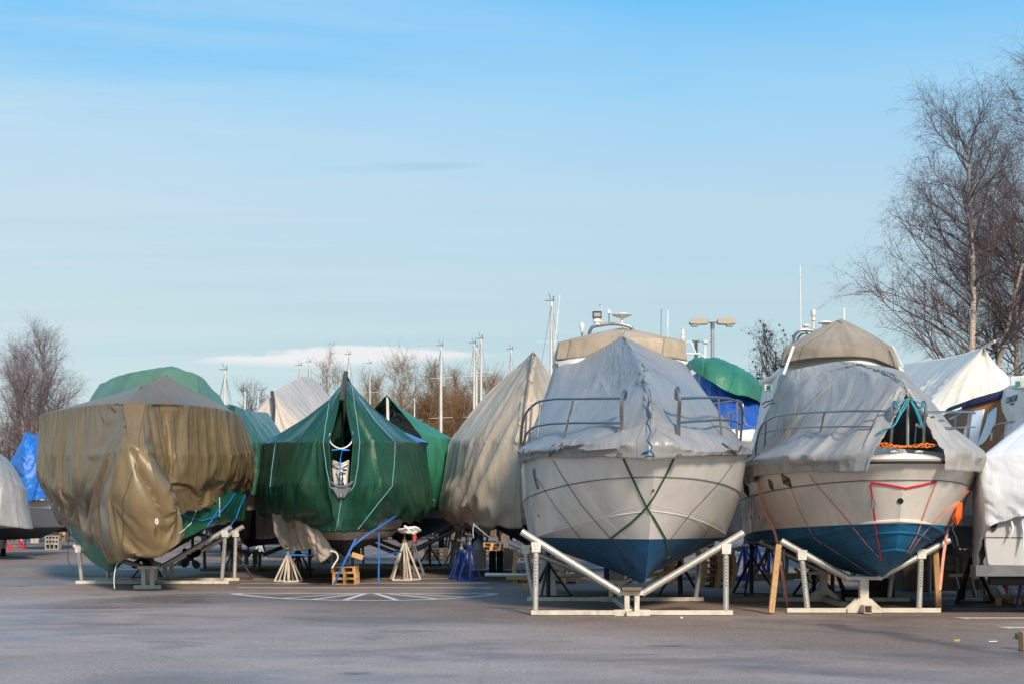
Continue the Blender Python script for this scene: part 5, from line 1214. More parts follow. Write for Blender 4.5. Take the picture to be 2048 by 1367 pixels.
n2 = net_px([[(690, 792, 43), (605, 852, 43), (532, 892, 43), (530, 968, 43), (538, 1028, 43)], [(690, 778, 39.5), (600, 842, 39.5), (531, 888, 39.3), (519, 966, 39.3), (531, 1030, 39.4)], [(691, 766, 37.4), (622, 833, 37), (562, 884, 36.7), (547, 968, 36.6), (563, 1031, 36.8)],
 [(692, 757, 36), (640, 828, 35.2), (604, 884, 34.8), (597, 968, 34.7), (607, 1046, 34.9)], [(691, 750, 35.2), (663, 826, 34.4), (640, 884, 33.9), (638, 968, 33.8), (648, 1058, 34)], [(689.5, 746, 34.6), (674, 824, 33.8), (659, 884, 33.35), (664, 968, 33.2), (673, 1062, 33.3)],
 [(693.5, 746, 34.6), (694, 824, 33.8), (706, 884, 33.35), (699, 968, 33.2), (690, 1061, 33.3)], [(696, 751, 35.2), (712, 826, 34.4), (726, 884, 33.9), (730, 968, 33.8), (722, 1053, 34)], [(699, 758, 36), (736, 828, 35.2), (770, 884, 34.8), (777, 968, 34.7), (762, 1040, 34.9)],
 [(700, 767, 37.4), (762, 833, 37), (818, 884, 36.7), (830, 968, 36.6), (815, 1041, 36.8)], [(700, 779, 39.5), (777, 842, 39.5), (846, 888, 39.3), (857, 964, 39.3), (848, 1026, 39.4)], [(700, 793, 43), (778, 850, 43), (848, 893, 43), (850, 966, 43), (842, 1028, 43)]])
def d2(U, V, S, bu, bv):
    v = np.arange(S.shape[1])[None, :]; lo = sstep(bv[3], bv[4], v)
    off = np.zeros_like(S); off[..., 2] = lo ** 2 * (.10 * vnoise(U / .9, U * 0, 5) + .02 * vnoise(U / .25, U * 0, 8))
    return -.035 * pleats(U, V, .6, 101, .08) * sstep(.5, 2, V) - .012 * vnoise(U / .3, V / 1.2, 3) * sstep(.5, 2, V), off
def pin2(U, V, S, bu, bv):
    p = ties(U, V, S, bu, bv, 1, 1.2, 4); v = np.arange(S.shape[1])
    for u in (bu[5] - 1, bu[5], bu[6], bu[6] + 1): p[u, :bv[3] + 2] = 1
    return p
def off2(U, V, S, bu, bv): v = np.arange(S.shape[1])[None, :]; return .05 - .045 * np.exp(-((v - bv[2]) / 1.2) ** 2) - .04 * np.exp(-((v - bv[3]) / 1.2) ** 2) + 0 * U
def mk2(U, V, S, bu, bv):
    u = np.arange(S.shape[0])[:, None]; v = np.arange(S.shape[1])[None, :]
    return ~((u >= bu[5]) & (u < bu[6]) & (v > bv[1] * .66) & (v < bv[3]))
t2 = cover('tarpaulin', n2, M['green_tarp'], 'dark green tent-shaped tarpaulin rising to a point with a black slit', d2, .07, (5, 6), (2, 3), mask=mk2, clear=[(h2, (-4.02, 33.6, -.09))], gap=.10, smooth=50, sim=dict(pin=pin2, off=off2, grow=.03, bend=.8, gravity=.8), group='tarpaulins of the left boats')
grid_mesh('end_flap', net_grid([n2[0], n2[-1]], .2)[0], M['green_tarp'], t2, None, .006, 60)
rope('ridge_pole', [W(683, 800, 33.95), W(691.5, 743, 34.3)], .06, M['dark_strap'], 'black ridge pole poking out at the tip of the green tent', 'pole')
MB_ = MB(); MB_.tube([W(684, 810, 35), W(686, 905, 35)], .035, 6); tag(MB_.build('tent_pole', M['grey_steel']), 'grey pole standing inside the slit of the green tent', 'pole')
nb = net_px([[(690, 800, 44.5), (590, 855, 44.5), (540, 884, 44.5), (552, 905, 44.5)], [(690, 784, 41), (600, 853, 41), (537, 888, 41), (546, 905, 41)], [(691, 776, 39), (628, 842, 38.6), (560, 884, 38.2), (560, 905, 38.5)], [(692, 770, 38.4), (692, 838, 37.9), (692, 884, 37.5), (692, 905, 37.6)],
 [(698, 776, 39), (752, 840, 38.6), (822, 882, 38.2), (818, 900, 38.5)], [(700, 785, 41), (776, 850, 41), (845, 889, 41), (832, 905, 41)], [(700, 800, 44.5), (786, 852, 44.5), (842, 888, 44.5), (830, 905, 44.5)]])
cover('tarpaulin', nb, M['sky_tarp'], 'light blue tarpaulin showing at the shoulders of the pointed green tent', lambda U, V, S, bu, bv: .03 * folds(U, V, .5, 111, 9), .1, (), (2,), mask=lambda U, V, S, bu, bv: (np.arange(S.shape[0])[:, None] < bu[2]) | (np.arange(S.shape[0])[:, None] >= bu[4]) | (0 * V > 1), group='tarpaulins of the left boats')
# under-sheets hanging out at the left
nu_ = net_px([[(513, 985, 40.5), (511, 1040, 40.5), (511, 1076, 40.5)], [(530, 990, 39.8), (528, 1040, 39.8), (528, 1077, 39.8)], [(550, 1000, 39), (550, 1040, 39), (549, 1074, 39)]])
cover('hanging_sheet', nu_, M['silver_tarp'], 'grey sheet hanging straight below the left edge of the green tent', lambda U, V, S, bu, bv: .03 * folds(U, V, .3, 121, 5), .06, cat='sheet', group='loose sheets under the green tent')
nu_ = net_px([[(545, 1025, 37.2), (552, 1070, 36.8), (566, 1095, 36.5)], [(575, 1028, 36.3), (585, 1075, 36), (592, 1100, 35.8)], [(600, 1040, 35.4), (612, 1076, 35.1), (625, 1100, 35)], [(612, 1045, 34.9), (628, 1080, 34.5), (640, 1124, 34.3)], [(632, 1048, 34.5), (650, 1078, 34.2), (664, 1102, 34.0)]])
def dsh(U, V, S, bu, bv): return .07 * folds(U + V * .4, V, .3, 131, 4) + .03 * crumple(U, V, .25, 132)
cover('hanging_sheet', nu_, M['cream_tarp'], 'crumpled cream sheet drooping to a corner under the green tent', dsh, .045, cat='sheet', group='loose sheets under the green tent')
nu_ = net_px([[(848, 975, 40.5), (850, 1000, 40.5), (852, 1002, 40.5)], [(862, 985, 40), (868, 1000, 40), (872, 1003, 40)]])
cover('hanging_sheet', nu_, M['silver_tarp'], 'small grey sheet corner at the right edge of the green tent', None, .06, cat='sheet', group='loose sheets under the green tent')
gp = 'pale blue cords over the green tent'
for pp, l in (([(661, 797), (652, 850), (648, 884), (654, 935), (661, 972), (682, 992)], 'pale blue cord left of the black slit'), ([(703, 776), (712, 830), (718, 884), (714, 935), (707, 972), (685, 994)], 'pale blue cord right of the black slit'),
   ([(700, 770), (748, 840), (789, 884), (787, 930), (783, 971), (757, 1003), (728, 1040), (714, 1058)], 'long pale blue cord over the right shoulder of the green tent'), ([(552, 886), (546, 930), (541, 972)], 'pale blue cord over the left shoulder of the green tent'), ([(683, 995), (678, 1030), (672, 1060)], 'blue cord hanging from the bow eye of the sailing boat')):
    pts, _ = lay(pp, [t2], .02, 33.6); rope('cord', pts, .009, M['dull_blue_rope'], l, 'cord', gp)
pts = [W(664, 899, 33.3), W(684, 897, 33.3), W(698, 899, 33.3), W(684, 899, 33.25), W(681, 915, 33.4), W(680, 945, 33.4), W(682, 960, 33.2)]; rope('cord', pts, .014, M['blue_rope'], 'bright blue cord tied across the slit below the pulpit', 'cord', gp)
# straps and stands of the sailing boat
gp = 'blue straps under the sailing boat'
def free_strap(pts, m, w, l, g): p = arc(pts, 3); return tag(MB().ribbon(p, [Vector((0, -1, 0))] * len(p), w, .006).build('lashing_strap', M[m]), l, 'strap', g)
free_strap([W(792, 1030, 35.5), W(760, 1052, 34.4), W(716, 1082, 34.0), W(700, 1098, 34.0)], 'blue_strap', .045, 'blue strap under the right side of the white hull', gp)
free_strap([W(712, 1076, 33.9), W(690, 1120, 33.8), W(668, 1168, 34.0)], 'blue_strap', .05, 'blue strap slanting in front of the orange-brown pallets', gp)
free_strap([W(758, 1062, 34.6), W(758, 1110, 34.6), W(757, 1167, 34.6)], 'blue_strap', .04, 'blue strap hanging straight down right of the pallets', gp)
free_strap([W(576, 1108, 35.2), W(640, 1110, 35.2), W(720, 1112, 35.2), W(775, 1107, 35.2), W(806, 1102, 35.0)], 'blue_strap', .035, 'blue strap stretched between the two pale jack stands', gp)
rope('cord', arc([W(660, 1100, 34), W(672, 1104, 34), W(676, 1112, 34), W(668, 1128, 34), W(664, 1135, 34)]), .02, M['white_rope'], 'frayed white cord left of the pallets under the sailing boat', 'cord')
rope('cord', arc([W(715, 1015, 33.9), W(703, 1010, 33.7), W(683, 1000, 33.2)]), .012, M['white_rope'], 'thin white cord from bow eye along the green tarpaulin', 'cord')
tag(MB().box(W(715, 1111, 34.0), (.28, .10, .12), Matrix.Rotation(.3, 3, 'Y')).build('wood_wedge', M['pallet_wood'], bevel=.01), 'tilted wooden wedge hanging by the blue strap', 'block')
q = G(687, 1168)
pallets(3, (q.x, q.y + .4, 0), .0, ['lowest small pallet under the sailing boat keel', 'middle small pallet under the sailing boat keel', 'topmost small pallet under the sailing boat keel'], 'pallets under the sailing boat', (.5, 1))
jack_stand(G(577, 1163), .92, .026, 'cream_steel', 'pale six-legged jack stand left of the pallets under the sailing boat', 'pale jack stands', 6, .36, 'galv', .35)
jack_stand(G(809, 1160), 1.28, .026, 'cream_steel', 'pale jack stand with rusty screw right of the pallets', 'pale jack stands', 5, .42, 'old_wood', .2)
jack_stand(G(596, 1150), .95, .026, 'black_steel', 'black jack stand just behind the left pale stand', 'dark jack stands', 4, .4, 'galv', .5)
jack_stand(G(828, 1152), 1.1, .024, 'grey_steel', 'grey jack stand just behind the right pale stand', 'dark jack stands', 4, .4, 'galv', .8)
blob_ = blob('rag_bundle', W(818, 1059, 35.6), (.20, .14, .10), M['white_paint'], None, 5, .6, 4); tag(blob_, 'crumpled white rag wedged on the right jack stand pad', 'rag')
tag(MB().box(W(829, 1073, 35.7), (.10, .12, .26)).build('fender', M['red_plastic'], bevel=.03), 'red fender block beside the right jack stand pad', 'fender')
# ---- bright green open tent behind
b5, h5, S5, _ = simple_boat('grey hull under the bright green open-ended tent', -3.45, 41.8, 10, 3.6, 2.15, .85, (.32, .30, .28), (.016, .015, .015), 1.62)
X5 = -3.62
def c5(Y, sx, a): return [Vector((X5 + sx * x, Y + dy, z)) for x, dy, z in a]
rt = [(41.2, [(0, 0, 5.20), (.42, 0, 4.72), (.98, .1, 4.02), (1.18, .2, 3.2), (1.24, .2, 2.5), (1.2, .2, 1.92)]), (42.6, [(0, 0, 5.12), (.75, 0, 4.62), (1.62, 0, 4.02), (1.74, 0, 3.2), (1.68, 0, 2.5), (1.46, 0, 1.86)]),
      (44.6, [(0, 0, 4.95), (.95, 0, 4.5), (1.95, 0, 3.98), (2.0, 0, 3.2), (1.92, 0, 2.5), (1.7, 0, 2.0)]), (51, [(0, 0, 4.4), (.95, 0, 4.2), (1.9, 0, 3.8), (1.95, 0, 3.1), (1.9, 0, 2.5), (1.7, 0, 2.0)])]
def d5(U, V, S, bu, bv): return .05 * folds(U + V * .2, V, .6, 141, 9) * sstep(.2, 1.2, V) * sstep(.05, .5, U) + .03 * folds(U, V, .25, 142, 7) * sstep(.05, .4, U) + .015 * crumple(U, V, .4, 143)
nt_r = [c5(Y, 1, a) for Y, a in rt]; nt_l = [c5(Y, -1, a) for Y, a in rt]
tt5 = thing('tarpaulin', (X5, 44, 1.9), 'bright green open-ended tent tarpaulin with dark inside, behind the pointed tent', 'boat cover', 'tarpaulins of the left boats')
cover('right_sheet', nt_r, M['light_green_tarp'], None, d5, .08, (), (2,), clear=[(h5, (-3.45, 41.8, 0))], top=False, parent=tt5); cover('left_sheet', nt_l, M['light_green_tarp'], None, d5, .08, (), (2,), top=False, parent=tt5)
rope('tent_pole', [Vector((X5, 41.3, 5.2)), Vector((X5 + .05, 41.3, 2.2))], .045, M['white_paint'], 'white tent pole in the mouth of the bright green tent', 'pole')
for k in range(3): rope('tent_rafter', [Vector((X5 - .02, 41.6 + k * 1.5, 5.1 - k * .1)), Vector((X5 - 1.0 - .1 * k, 41.6 + k * 1.5, 4.4 - .1 * k))], .03, M['grey_steel'], 'thin grey rafter inside the bright green tent, row %s' % ['front', 'middle', 'rear'][k], 'rafter', 'tent rafters')
rope('mooring_line', arc([W(867, 1070, 41), W(880, 1060, 40), W(905, 1050, 39.5)]), .025, M['dark_strap'], 'dark line slanting below the grey hull of the green tent boat', 'rope')
cradle('dim grey cradle under the bright green tent boat', -3.4, 44.6, [dict(dy=0, half=1.75, l=(-1.6, -1.62, .95, -1.8, 1.15, -.2, .5), r=(1.5, 1.72, 1.3, 1.95, 1.45, .2, .55), zt=.6), dict(dy=3.2, half=1.75, l=(-1.6, -1.62, .95, -1.8, 1.15, -.2, .5), r=(1.5, 1.72, 1.3, 1.95, 1.45, .2, .55), zt=.6)], metal='galv', style='gusset')
# ---- cream tarpaulin boat
b6, h6, S6, _ = simple_boat('navy-bottomed boat under the tall cream tarpaulin', .42, 36.4, 11, 3.9, 2.7, .86, (.55, .52, .48), (.006, .022, .075), 1.62)
n6 = net_px([[(1052, 762, 48), (990, 795, 47), (925, 855, 46), (906, 965, 46), (916, 1036, 46)], [(1061, 716, 41.5), (980, 784, 42), (905, 880, 41.5), (895, 975, 41.2), (911, 1043, 41.2)], [(1064, 704, 38.4), (1002, 780, 39.2), (936, 879, 38.6), (926, 972, 38.4), (936, 1048, 38.4)],
 [(1065.5, 702, 37.3), (1034, 782, 37.4), (992, 879, 36.8), (985, 972, 36.6), (992, 1049, 36.8)], [(1066, 701, 37), (1054, 780, 36.3), (1041, 878, 35.8), (1039, 972, 35.7), (1042, 1048, 36)], [(1067, 702, 37.3), (1084, 782, 37.3), (1100, 880, 36.8), (1102, 972, 36.6), (1098, 1048, 36.8)],
 [(1070, 705, 38.4), (1112, 785, 39.2), (1150, 882, 38.6), (1160, 972, 38.4), (1150, 1048, 38.4)], [(1070, 718, 41.5), (1125, 785, 42), (1165, 884, 41.5), (1172, 975, 41.2), (1160, 1043, 41.2)], [(1062, 764, 48), (1110, 795, 47), (1150, 855, 46), (1160, 965, 46), (1150, 1036, 46)]])
def d6(U, V, S, bu, bv):
    v = np.arange(S.shape[1])[None, :]
    off = np.zeros_like(S); off[..., 2] = sstep(bv[3], bv[4], v) ** 2 * .08 * vnoise(U / .8, U * 0, 5); return -.04 * pleats(U, V, .7, 151, .1) * sstep(.5, 2, V) - .015 * vnoise(U / .35 + V * .6, V / .9, 3) * sstep(.5, 2, V), off
def pin6(U, V, S, bu, bv):
    p = ties(U, V, S, bu, bv, 1, 1.3, 6); p[bu[4], :bv[2] + 1] = 1; return p
t6 = cover('tarpaulin', n6, M['cream_tarp'], 'tall cream tarpaulin tented to a point left of the grey-covered cruiser', d6, .09, (4,), (2,), clear=[(h6, (.42, 36.4, 0))], gap=.10, smooth=50, sim=dict(pin=pin6, off=.06, grow=.045, bend=1.2, gravity=.8), group='tarpaulins of the left boats')
rope('cord', arc([W(948, 1048, 36.2), W(975, 1070, 36), W(1005, 1085, 35), W(1020, 1096, 28.2)]), .016, M['white_rope'], 'white cord from cream tarpaulin hem to the cradle pipe', 'cord')
rope('cord', arc([W(948, 1045, 36.1), W(946, 1060, 36.1), W(947, 1075, 36.1)]), .014, M['white_rope'], 'short white cord dangling from the cream hem', 'cord')
for dx, l in ((-8, 'left one of the blue jack stands under the cream-covered boat'), (8, 'right one of the blue jack stands under the cream-covered boat')):
    jack_stand(G(931 + dx, 1160 - abs(dx - 8) * .2), 1.02 if dx < 0 else 1.2, .024, 'blue_steel', l, 'blue jack stands', 6, .33, 'galv', .2 + dx * .05)
# ================================================================ boats between and behind, right edge, far left
GB = 'boats laid up in the yard'; GT = 'tarpaulins of the boats behind'
# ---- blue and green covered boat between the two cruisers
b9, h9, S9, _ = simple_boat('big grey-hulled boat with white foredeck between the two cruisers', 5.75, 35.2, 11, 4.1, 3.45, .98, (.40, .385, .37), (.30, .29, .28), 1.3, name='motor_yacht', sheer=.1)
strip_row(S9, 2, .03, M['rubber'], b9, 'rubbing_strake', .01, .1, .9)
MB().box(W(1452, 872, 37.2), (1.3, 1.6, .30)).build('deck_hatch', M['white_paint'], b9, 30, .05)
MB().lathe(W(1494, 880, 36.6), [(.09, 0), (.09, .12), (.05, .16), (.11, .2), (.11, .27), (.06, .3)], 14).build('windlass', M['steel'], b9)
MB().tube(arc([W(1395, 806, 38), W(1440, 804, 37.4), W(1465, 801, 36.6), W(1477, 800, 36.2), W(1485, 806, 36.0), W(1487, 825, 36), W(1492, 846, 36.2), W(1507, 852, 36.4), W(1530, 853, 37)], 5), .024, 8).build('pulpit_rail', M['steel'], b9)
MB().tube(arc([W(1481, 812, 36.1), W(1465, 822, 36.4), W(1450, 838, 36.9), W(1440, 850, 37.2)], 5), .022, 8).build('pulpit_rail', M['steel'], b9)
MB().tube(arc([W(1400, 842, 38), W(1445, 840, 37.2), W(1484, 839, 36.2), W(1486, 846, 36.2), W(1478, 858, 36.4), W(1462, 868, 36.7)], 5), .018, 8).build('lower_rail', M['steel'], b9)
for a, b in (((1454, 806, 37), (1449, 866, 37)), ((1462, 826, 36.5), (1461, 872, 36.6)), ((1474, 804, 36.3), (1473, 880, 36.4))): MB().tube([W(*a), W(*b)], .02, 8).build('stanchion', M['steel'], b9)
nbz = net_px([[(1440, 728, 44), (1375, 760, 44), (1370, 860, 44)], [(1440, 727, 42), (1382, 755, 41), (1376, 860, 40.5)], [(1440, 727, 41), (1405, 745, 39.6), (1410, 855, 38.6)], [(1445, 727, 40.6), (1450, 745, 39), (1452, 856, 38)], [(1450, 729, 41), (1495, 752, 39.6), (1510, 858, 38.6)], [(1455, 731, 42), (1524, 775, 41), (1545, 860, 40.5)], [(1455, 733, 44), (1530, 785, 44), (1550, 860, 44)]])
cover('tarpaulin', nbz, M['royal_tarp'], 'royal blue tarpaulin under the green one between the two cruisers', lambda U, V, S, bu, bv: .07 * pleats(U, V, .5, 161) * sstep(.3, 1, V) + .03 * crumple(U, V, .4, 162), .07, (), (1,), group=GT)
ngz = net_px([[(1440, 722, 44), (1390, 722, 44), (1372, 738, 43.8), (1366, 752, 43.8)], [(1440, 721, 42), (1400, 717, 40.6), (1378, 724, 40.2), (1376, 744, 40)], [(1440, 721, 40.6), (1410, 716, 39.2), (1402, 722, 38.7), (1398, 748, 38.5)], [(1442, 721, 40.4), (1430, 719, 38.8), (1424, 735, 38.3), (1420, 764, 38.1)], [(1446, 722, 40.3), (1452, 728, 38.7), (1452, 748, 38.2), (1446, 780, 38)],
  [(1450, 723, 40.5), (1478, 738, 39), (1486, 760, 38.5), (1487, 789, 38.3)], [(1455, 725, 41.5), (1505, 753, 40), (1520, 778, 39.5), (1522, 803, 39.4)], [(1455, 727, 44), (1520, 765, 44), (1540, 790, 44), (1545, 806, 44)]])
def dgz(U, V, S, bu, bv):
    v = np.arange(S.shape[1])[None, :]; off = np.zeros_like(S); off[..., 2] = sstep(bv[2], bv[3], v) * .08 * vnoise(U / .6, U * 0, 5)
    return .06 * pleats(U, V, .6, 171) * sstep(.2, .9, V) + .03 * crumple(U, V, .4, 172) * sstep(.1, .6, V), off
cover('tarpaulin', ngz, M['light_green_tarp'], 'bright green tarpaulin draped over the blue one between the two cruisers', dgz, .06, (), (), group=GT)
pole(W(1392, 716, 41), W(1392, 683, 41), .05, M['dark_alloy'], b9, 'light_pole'); MB().box(W(1392, 682, 41), (.22, .05, .05)).build('pole_fitting', M['dark_alloy'], b9)
pole(W(1410, 716, 40), W(1410, 690, 40), .035, M['white_paint'], b9, 'light_pole'); MB().lathe(W(1411, 686, 40), [(.02, -.03), (.09, 0), (.10, .06), (.02, .09)], 14).build('antenna_disc', M['white_paint'], b9); MB().bar(W(1402, 684, 40), W(1420, 684, 40), .02).build('vane', M['dark_alloy'], b9)
MB().tube(arc([W(1373, 684, 40), W(1380, 684, 40), W(1387, 696, 40), W(1392, 707, 40)]), .025, 6).build('arch_rail', M['white_paint'], b9); MB().tube([W(1372, 707, 40), W(1400, 707, 40), W(1412, 716, 40)], .025, 6).build('arch_rail', M['white_paint'], b9)
cradle('dim cradle under the grey-hulled boat between the cruisers', 5.75, 37.6, [dict(dy=0, half=1.7, l=(-1.6, -1.62, 1.15, -1.8, 1.3, -.2, .8), r=(1.5, 1.55, 1.15, 1.8, 1.3, .2, .8), zt=.85)], metal='grey_steel', beam='grey_steel')
# ---- white ridge tarpaulin at the right
b10, h10, S10, _ = simple_boat('tall boat under the white ridge tarpaulin, right of the right cruiser', 13.3, 40.5, 13, 4.0, 3.2, .9, (.6, .58, .55), (.02, .03, .06), 1.5)
R10 = [(1965, 694, 40), (1940, 703, 41.2), (1912, 710.5, 42.5), (1870, 718, 45), (1838, 722, 46.8), (1809, 727, 48.5), (1750, 735, 52.5)]
nl = []
for (px, py, Y) in R10:
    r = W(px, py, Y); nl.append([r, Vector((r.x - .75, Y, r.z - .75)), Vector((r.x - 1.9, Y, r.z - 2.1)), Vector((r.x - 2.3, Y, 3.3)), Vector((r.x - 2.2, Y, 2.2))])
fr = [nl[0], [nl[0][0], nl[0][0] + Vector((-.1, -.3, -.9)), nl[0][0] + Vector((-.6, -.7, -2.2)), Vector((12.2, 39.2, 3.3)), Vector((12.2, 39.2, 2.2))]]
r0 = nl[0][0]; fr = [[r0, r0 + Vector((.35, -.1, -.5)), r0 + Vector((.75, -.2, -1.05)), Vector((r0.x + 1.6, 39.8, 3.3)), Vector((r0.x + 1.7, 39.8, 2.2))], [r0, r0 + Vector((0, -.25, -.8)), r0 + Vector((-.2, -.6, -2.1)), Vector((r0.x - .3, 39.3, 3.3)), Vector((r0.x - .3, 39.3, 2.2))]]
rr = []
for (px, py, Y) in R10[::-1]:
    r = W(px, py, Y); rr.append([r, Vector((r.x + .4, Y, r.z - .4)), Vector((r.x + .9, Y, r.z - 1.2)), Vector((r.x + 2.2, Y, 3.3)), Vector((r.x + 2.1, Y, 2.2))])
cover('tarpaulin', rr[:-1] + [fr[0], fr[1]] + nl, M['white_tarp'], 'white ridge tarpaulin with pole end sticking out, beside the birches', lambda U, V, S, bu, bv: (.12 * pleats(U + V * .3, V, .55, 181, .1) + .04 * pleats(U, V, .25, 182, .1)) * sstep(.3, 1.6, V), .09, (), (), group=GT)
rope('ridge_pole', [W(1962, 697, 40), W(1990, 682, 39.4)], .04, M['mast_alloy'], 'pole end sticking out of the white ridge tarpaulin', 'pole')
rope('cord', [W(1902, 762, 40.3), W(1900, 775, 40.2), W(1896, 795, 40), W(1890, 815, 39.8)], .014, M['dark_strap'], 'dark cord hanging down the white ridge tarpaulin', 'cord')
# ---- cabin boat with brown canvas
b11, h11, S11, _ = simple_boat('cabin boat with brown canvas cockpit cover, lettering on its white wheelhouse', 12.55, 27.3, 9.5, 3.7, 2.85, .85, (.42, .40, .385), (.06, .06, .065), 1.45, yaw=-.10, name='cabin_boat')
strip_row(S11, 3, .02, M['grey_steel'], b11, 'trim_line', .004, .02, .9)
wh = W(2003, 795, 30.6); wz = CH + 225 * 31 / F
Pc = lambda px, py, Y: W(px, py, Y)
wn = [[Pc(2007, 778, 32.2), Pc(2003, 800, 32.2), Pc(2006, 820, 32.1), Pc(2016, 842, 31.9), Pc(2000, 935, 31.8)], [Pc(2030, 764, 31.2), Pc(2030, 790, 31.0), Pc(2030, 815, 30.9), Pc(2036, 832, 30.8), Pc(2030, 935, 30.7)], [Pc(2080, 752, 30.0), Pc(2085, 780, 29.6), Pc(2090, 810, 29.4), Pc(2094, 832, 29.3), Pc(2094, 935, 29.2)], [Pc(2190, 752, 29.6), Pc(2215, 780, 29.2), Pc(2220, 810, 29), Pc(2225, 832, 29), Pc(2225, 935, 29)]]
bk = [[p + Vector((.4, 2.6, 0)) for p in wn[0]]]; bk2 = [[p + Vector((0, 3, 0)) for p in wn[-1]]]
loft('wheelhouse', bk + wn + bk2, M['white_paint'], b11, .12, (1, 3), (1, 4)); rf = MB(); top = [c[0] + Vector((0, 0, .01)) for c in bk + wn + bk2]; rf.add(top, [tuple(range(len(top)))]); rf.build('wheelhouse_roof', M['white_paint'], b11)
wb = MB().box(W(2040, 765, 30.4), (.34, .5, .26), Matrix.Rotation(-.5, 3, 'Z')).build('roof_box', M['white_paint'], b11, 30, .03); MB().box(W(2035.5, 767, 30.1), (.10, .02, .12), Matrix.Rotation(-.2, 3, 'Z')).build('roof_light', M['green_glass'], b11, 0)
side = (wn[2][1] - wn[1][1]); dirx = (wn[1][1] - wn[0][1]); dirx.z = 0; dirx.normalize(); up = Vector((0, 0, 1)); nn = dirx.cross(up); Rt = Matrix((dirx, up, nn)).transposed()
p, n = hit(2024, 799, [bpy.data.objects['wheelhouse']], .015)
xx = up.cross(n).normalized(); zz = n.cross(xx); Rt = Matrix((xx, zz, n)).transposed()
text('boat_name', 'COASTER', p - zz * .05, Rt, .20, M['letter'], b11)
p, n = hit(2025, 807, [bpy.data.objects['wheelhouse']], .012); text('boat_name', 'CRUISERS', p - zz * .02, Rt, .06, M['grey_steel'], b11)
p, n = hit(2052, 820, [bpy.data.objects['wheelhouse']], .03)
cn = [[Pc(1924, 816, 33.4), Pc(1920, 850, 33.2), Pc(1916, 912, 33)], [Pc(1942, 806, 32.8), Pc(1940, 850, 32.6), Pc(1940, 915, 32.5)], [Pc(1975, 799, 32.5), Pc(1976, 850, 32.3), Pc(1975, 915, 32.2)], [Pc(2006, 790, 32.3), Pc(2008, 830, 32.1), Pc(2020, 850, 31.9)], [Pc(2008, 792, 32.25), Pc(2018, 835, 31.9), Pc(2024, 905, 31.8)]]
cn = [[p + Vector((.2, 2.6, 0)) for p in cn[0]]] + cn
cv = thing('canopy', W(1970, 915, 32.6), 'brown canvas cockpit canopy with clear panels and navy top', 'canopy')
cg = grid_mesh('canvas', net_grid(cn, .06, (1,), ())[0], M['brown_canvas'], cv, None, .01, 60)
cg_S, _, _ = net_grid(cn, .06, (1,), ()); 
cg.data.uv_layers.new(name='UVMap')
nv_ = [[Pc(1923, 817, 33.3), Pc(1926, 812, 33.28)], [Pc(1941, 812, 32.7), Pc(1942, 799, 32.7)], [Pc(1975, 802, 32.4), Pc(1975, 789, 32.4)], [Pc(2007, 793, 32.2), Pc(2008, 780, 32.2)]]
nvb = [[a + Vector((.3, 2.5, -.0)), b + Vector((.3, 2.5, .02))] for a, b in nv_]
grid_mesh('top_band', net_grid([[q[0], q[1], r[1]] for q, r in zip(nv_, nvb)], .08, (), (1,))[0], M['navy_canvas'], cv, None, .015, 60)
def panel(px4, lift=.02):
    c = [[hit(a, b, [cg], lift)[0] for a, b in col] for col in px4]; grid_mesh('clear_panel', net_grid(c, .05)[0], M['clear_vinyl'], cv, None, .006, 60)
panel([[(1945, 822), (1941, 850), (1937, 893)], [(1958, 820), (1956, 850), (1948, 895)], [(1970, 817), (1966, 836), (1956, 890)]])
panel([[(1976, 828), (1970, 850), (1953, 893)], [(1986, 818), (1978, 850), (1964, 888)], [(1995, 812), (1992, 845), (1974, 878)]])
panel([[(1930, 858), (1925, 885)], [(1936, 845), (1930, 890)]])
for pp in ([W(1889, 848, 30), W(1896, 840, 30), W(1910, 832, 29.8), W(1925, 826, 29.6), W(1948, 823, 29.4)], [W(1982, 880, 29), W(1984, 862, 29), W(1990, 850, 28.8), W(2005, 846, 28.6), W(2030, 841, 28.2)]):
    MB().tube(arc(pp, 5), .024, 8).build('grab_rail', M['steel'], b11)
for a, b in (((1912, 832, 29.8), (1908, 868, 29.9)), ((1938, 824, 29.5), (1932, 885, 29.6)), ((2012, 845, 28.5), (2010, 870, 28.5))): MB().tube([W(*a), W(*b)], .02, 8).build('stanchion', M['steel'], b11)
ns = net_px([[(1860, 1005, 29.2), (1858, 1060, 29), (1862, 1106, 29)], [(1893, 1000, 28.6), (1895, 1050, 28.4), (1900, 1108, 28.3)], [(1905, 1088, 28), (1910, 1098, 27.9), (1915, 1112, 27.8)], [(1950, 1096, 27.2), (1955, 1106, 27.1), (1962, 1116, 27)]])
cover('hanging_sheet', ns, M['silver_tarp'], 'silver sheet hanging between the right cruiser and the shrink-wrapped boat', lambda U, V, S, bu, bv: .05 * pleats(U, V, .3, 191) + .03 * crumple(U, V, .3, 192), .06, cat='sheet')
